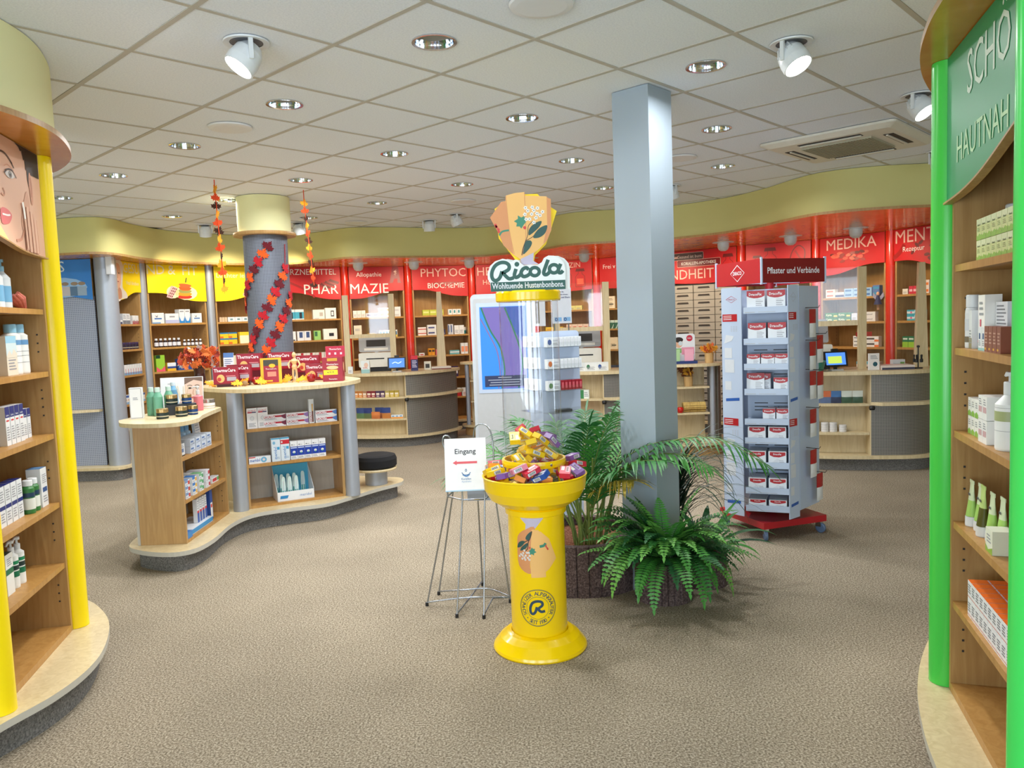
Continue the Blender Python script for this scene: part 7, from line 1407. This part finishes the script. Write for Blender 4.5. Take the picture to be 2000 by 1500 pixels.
goods('P1', 1, .1, .12, .13, 1, W_, [('F', .3, .1, .6, .6, M_BLACK), ('F', .1, .02, .9, .14, M_BLACK)], 'white carton with black meter print'); goods('P1', 1, .24, .09, .13, 2, (226, 226, 230), [('F', .3, .3, .8, .9, (60, 80, 130))], 'narrow grey device carton'); goods('P1', 1, .47, .09, .13, 1, (150, 200, 110), [('F', .1, .4, .5, .9, (60, 110, 70))], 'light green carton'); goods('P1', 1, .6, .19, .15, 1, (238, 236, 230), [('F', .4, .3, .75, .6, (40, 42, 48))], 'wide cream carton with dark device print'); goods('P1', 2, .1, .12, .06, 6, (220, 214, 206), [('F', .4, 0, .7, 1, (176, 40, 50))], 'flat grey and red carton', stack=2)
goods('P2', 0, .1, .055, .1, 3, (238, 234, 224), [txt()], 'tall cream carton', stack=1); goods('P2', 0, .28, .09, .06, 2, (214, 214, 226), [('F', .2, .3, .8, .7, (120, 110, 150))], 'flat lilac carton'); goods('P2', 0, .47, .09, .065, 2, W_, [('F', .2, .3, .8, .7, (190, 170, 120))], 'flat white carton', stack=2); goods('P2', 0, .68, .1, .07, 1, W_, [txt()], 'white carton at the shelf end', stack=2)
goods('P2', 1, .1, .11, .09, 1, (236, 228, 206), [txt()], 'cream carton', stack=2); goods('P2', 1, .3, .1, .06, 1, (240, 196, 90), [('F', .1, .3, .9, .6, W_)], 'amber carton'); goods('P2', 1, .46, .04, .1, 6, W_, [('F', .2, .3, .8, .8, (60, 120, 150)), ('F', 0, 0, 1, .3, (226, 200, 90))], 'slim white vial carton'); goods('P2', 3, .12, .12, .1, 2, W_, [('F', 0, 0, 1, .3, (200, 90, 60))], 'white carton with orange foot')
goods('P3', 0, .2, .1, .08, 3, (190, 200, 70), [('F', .1, .4, .9, .7, (220, 226, 150))], 'yellow-green carton'); goods('P3', 0, .58, .06, .08, 3, W_, [('F', .3, .3, .7, .8, (70, 150, 160))], 'white carton with teal mark')
goods('P3', 1, .12, .12, .06, 1, (236, 232, 230), [('F', 0, .4, 1, .6, (200, 60, 50))], 'white carton with red stripe', stack=2); goods('P3', 1, .26, .13, .075, 1, W_, [('F', .1, .3, .8, .6, (70, 80, 140))], 'white carton with blue print', stack=2); goods('P3', 1, .4, .06, .08, 2, (50, 46, 80), [txt((180, 180, 200), 3)], 'dark violet carton'); goods('P3', 1, .57, .035, .15, 2, (206, 210, 220), [('F', 0, .2, .4, .9, (60, 90, 150))], 'tall slim grey-blue carton'); goods('P3', 1, .66, .07, .13, 2, W_, [txt()], 'tall white carton'); goods('P3', 1, .8, .06, .1, 1, (40, 140, 150), [('F', 0, .5, 1, 1, W_)], 'teal and white carton', y=.2)
goods('P3', 2, .12, .08, .04, 1, W_, [('F', .2, .2, .8, .6, (200, 60, 50))], 'flat white carton with red dot'); goods('P3', 2, .26, .045, .1, 2, (236, 160, 30), [('F', .1, .5, .9, .8, (60, 40, 30))], 'orange and black carton'); goods('P3', 2, .37, .13, .04, 1, (214, 90, 120), [('F', .1, .3, .8, .7, (226, 190, 206))], 'pink flat carton', stack=2); goods('P3', 2, .58, .14, .06, 1, (110, 180, 190), [('F', 0, .4, 1, .7, W_)], 'turquoise striped carton', stack=1); goods('P3', 2, .75, .05, .16, 2, W_, [('F', .1, .2, .9, .7, (236, 150, 110))], 'tall white carton with orange print', y=.06)
goods('P3', 3, .6, .09, .15, 1, (60, 40, 90), [('F', .1, .3, .9, .75, W_), ('F', .35, .42, .7, .62, (220, 120, 90))], 'purple carton with white window'); goods('P3', 4, .56, .08, .12, 2, W_, [('F', 0, 0, 1, .55, (196, 40, 44))], 'white and red carton'); goods('P3', 4, .74, .07, .12, 1, (236, 236, 236), [txt((200, 110, 90), 3)], 'white printed carton'); 
goods('P5', 0, .5, .1, .06, 2, (226, 220, 140), [txt()], 'pale yellow carton'); goods('P5', 1, .14, .13, .05, 2, (244, 206, 60), [txt((200, 120, 40), 2)], 'flat yellow carton'); goods('P5', 1, .46, .08, .08, 4, (238, 214, 196), [('F', .2, .2, .8, .6, (214, 90, 70))], 'cream carton with red print')
goods('P6', 0, .12, .15, .17, 1, (238, 226, 200), [('F', .25, .15, .75, .5, (206, 190, 160)), ('F', .4, .3, .85, .38, M_BLACK), txt((150, 120, 100), 2, .2, .65, .8, .85)], 'cream notice card with black arrow', d=.02); goods('P6', 1, .13, .06, .12, 5, (40, 100, 80), [('F', 0, .7, 1, 1, (200, 220, 210)), ('Fc', [(.2, 0), (.8, .5), (.9, .5), (.5, 0)], (200, 220, 210))], 'dark green carton'); goods('P6', 2, .14, .16, .17, 1, (238, 222, 190), [('F', .3, .2, .75, .5, (206, 190, 160)), ('F', .4, .3, .85, .38, M_BLACK)], 'cream notice card with small arrow', d=.02); goods('P6', 3, .15, .12, .1, 4, (50, 60, 90), [txt((190, 196, 206), 3)], 'dark blue carton')
goods('P9', 0, .11, .12, .05, 1, (236, 228, 220), [('F', .12, .35, .8, .7, (206, 110, 90))], 'cream carton with orange lettering', stack=2); goods('P9', 0, .235, .11, .065, 1, W_, [('F', 0, .1, 1, .5, (60, 70, 130))], 'white and navy carton', stack=1); goods('P9', 0, .35, .11, .05, 3, (150, 190, 230), [('F', .1, .3, .8, .7, (60, 110, 180))], 'light blue carton', stack=2); goods('P9', 0, .7, .08, .06, 1, (90, 120, 180), [('F', .1, .3, .9, .7, (60, 150, 190))], 'mid blue carton', stack=2)
goods('P9', 1, .1, .16, .055, 2, (40, 130, 50), [('Ft', 'Kytta', .32, .5, .6, (244, 246, 220), .5), ('F', .7, 0, 1, .5, (236, 220, 110)), ('F', 0, 0, 1, .12, (20, 80, 40))], 'green ointment carton', stack=2); goods('P9', 1, .44, .07, .1, 1, (214, 220, 236), [txt()], 'pale blue carton'); goods('P9', 1, .56, .17, .055, 1, (232, 230, 230), [('Ft', 'Traumeel', .5, .5, .35, (130, 130, 140), .7)], 'flat white carton with grey lettering', stack=2)
goods('P9', 2, .46, .1, .042, 1, (236, 234, 230), [('F', .1, .4, .7, .6, (60, 60, 70))], 'flat white carton', stack=3); goods('P9', 2, .6, .17, .06, 1, (238, 236, 234), [('F', .1, .4, .7, .7, (70, 60, 60)), ('F', .7, 0, 1, .4, (236, 120, 60))], 'white carton with orange tip', stack=2); goods('P9', 3, .5, .14, .16, 2, (238, 226, 220), [('F', 0, .8, 1, 1, (110, 190, 206)), txt()], 'tall cream carton with teal top')
goods('P10', 0, .14, .07, .06, 1, (234, 228, 214), [txt()], 'small cream carton'); goods('P10', 0, .225, .05, .085, 3, (206, 40, 70), [('F', .1, .3, .9, .6, (240, 190, 200))], 'crimson carton'); goods('P10', 0, .4, .085, .07, 1, (240, 226, 214), [('F', .1, .2, .9, .6, (236, 130, 60))], 'white and orange carton', stack=2); goods('P10', 0, .58, .1, .09, 2, (30, 120, 140), [('F', .1, .2, .9, .5, (200, 226, 230))], 'teal carton', stack=2)
goods('P10', 1, .2, .2, .058, 1, (60, 170, 190), [('F', 0, .3, .5, .7, W_), ('Fc', [(.28+.06*math.cos(t), .5+.2*math.sin(t)) for t in (PI*i/6 for i in range(12))], (226, 90, 140)), ('F', .5, .5, 1, 1, (190, 226, 236))], 'turquoise carton with pink dot', stack=2); goods('P10', 1, .6, .12, .06, 2, (50, 150, 170), [('F', 0, .3, .8, .7, W_)], 'sea blue carton', stack=2)
goods('P10', 2, .14, .075, .12, 2, (30, 120, 80), [('F', 0, 0, 1, .5, (150, 200, 60)), ('F', .1, .7, .9, .85, (220, 236, 220))], 'dark and light green carton'); goods('P10', 2, .3, .07, .1, 1, (196, 214, 110), [('F', .2, .5, .8, .8, W_)], 'lime carton'); goods('P10', 2, .6, .11, .13, 2, (230, 226, 214), [('F', 0, 0, 1, .3, (90, 120, 170))], 'cream carton with blue foot'); goods('P10', 3, .6, .1, .05, 2, (234, 234, 224), [txt()], 'flat cream carton', stack=3); goods('P10', 3, .15, .12, .09, 1, W_, [('F', .6, .2, .95, .7, (120, 170, 80))], 'white herbal carton')
for u, z0 in (('P8', 0), ('P8', 1), ('P4', 0), ('P4', 1)): goods(u, z0, .12, .1, .09, 6, [(236, 232, 226), (206, 220, 232)][z0], [txt(), ('F', 0, .75, 1, 1, [(206, 90, 70), (90, 130, 180)][z0])], ['white carton with red top', 'pale blue carton with blue top'][z0])
# hanging fairy figure at the tablet shelf
p = U['P9'].w(.79, -.03, 0); ff = thing('fairy_figure', 'small hanging fairy figure in a dark blue dress on the tablet shelf', 'figure', (p[0], p[1], 1.6), U['P9'].rz)
MB().lathe([(.0, .0), (.045, .0), (.018, .085), (.012, .1), (0, .105)], 12, col(40, 44, 90, .7)).obj('dress', ff); MB().lathe([(0, .1), (.016, .11), (.018, .125), (.01, .142), (0, .145)], 12, SK).obj('head', ff)
for s_ in (-1, 1):
    MB().plate([(s_*.012, .08), (s_*.06, .14), (s_*.065, .09), (s_*.03, .05)], .008, .011, col(150, 150, 176, .5)).obj('wing', ff); MB().tube([(s_*.008, 0, .0), (s_*.008, 0, -.06)], .005, SK, 6).obj('leg', ff)
MB().tube([(0, .0, .144), (0, .029, .18)], .0015, M_DARK, 5).obj('thread', ff)
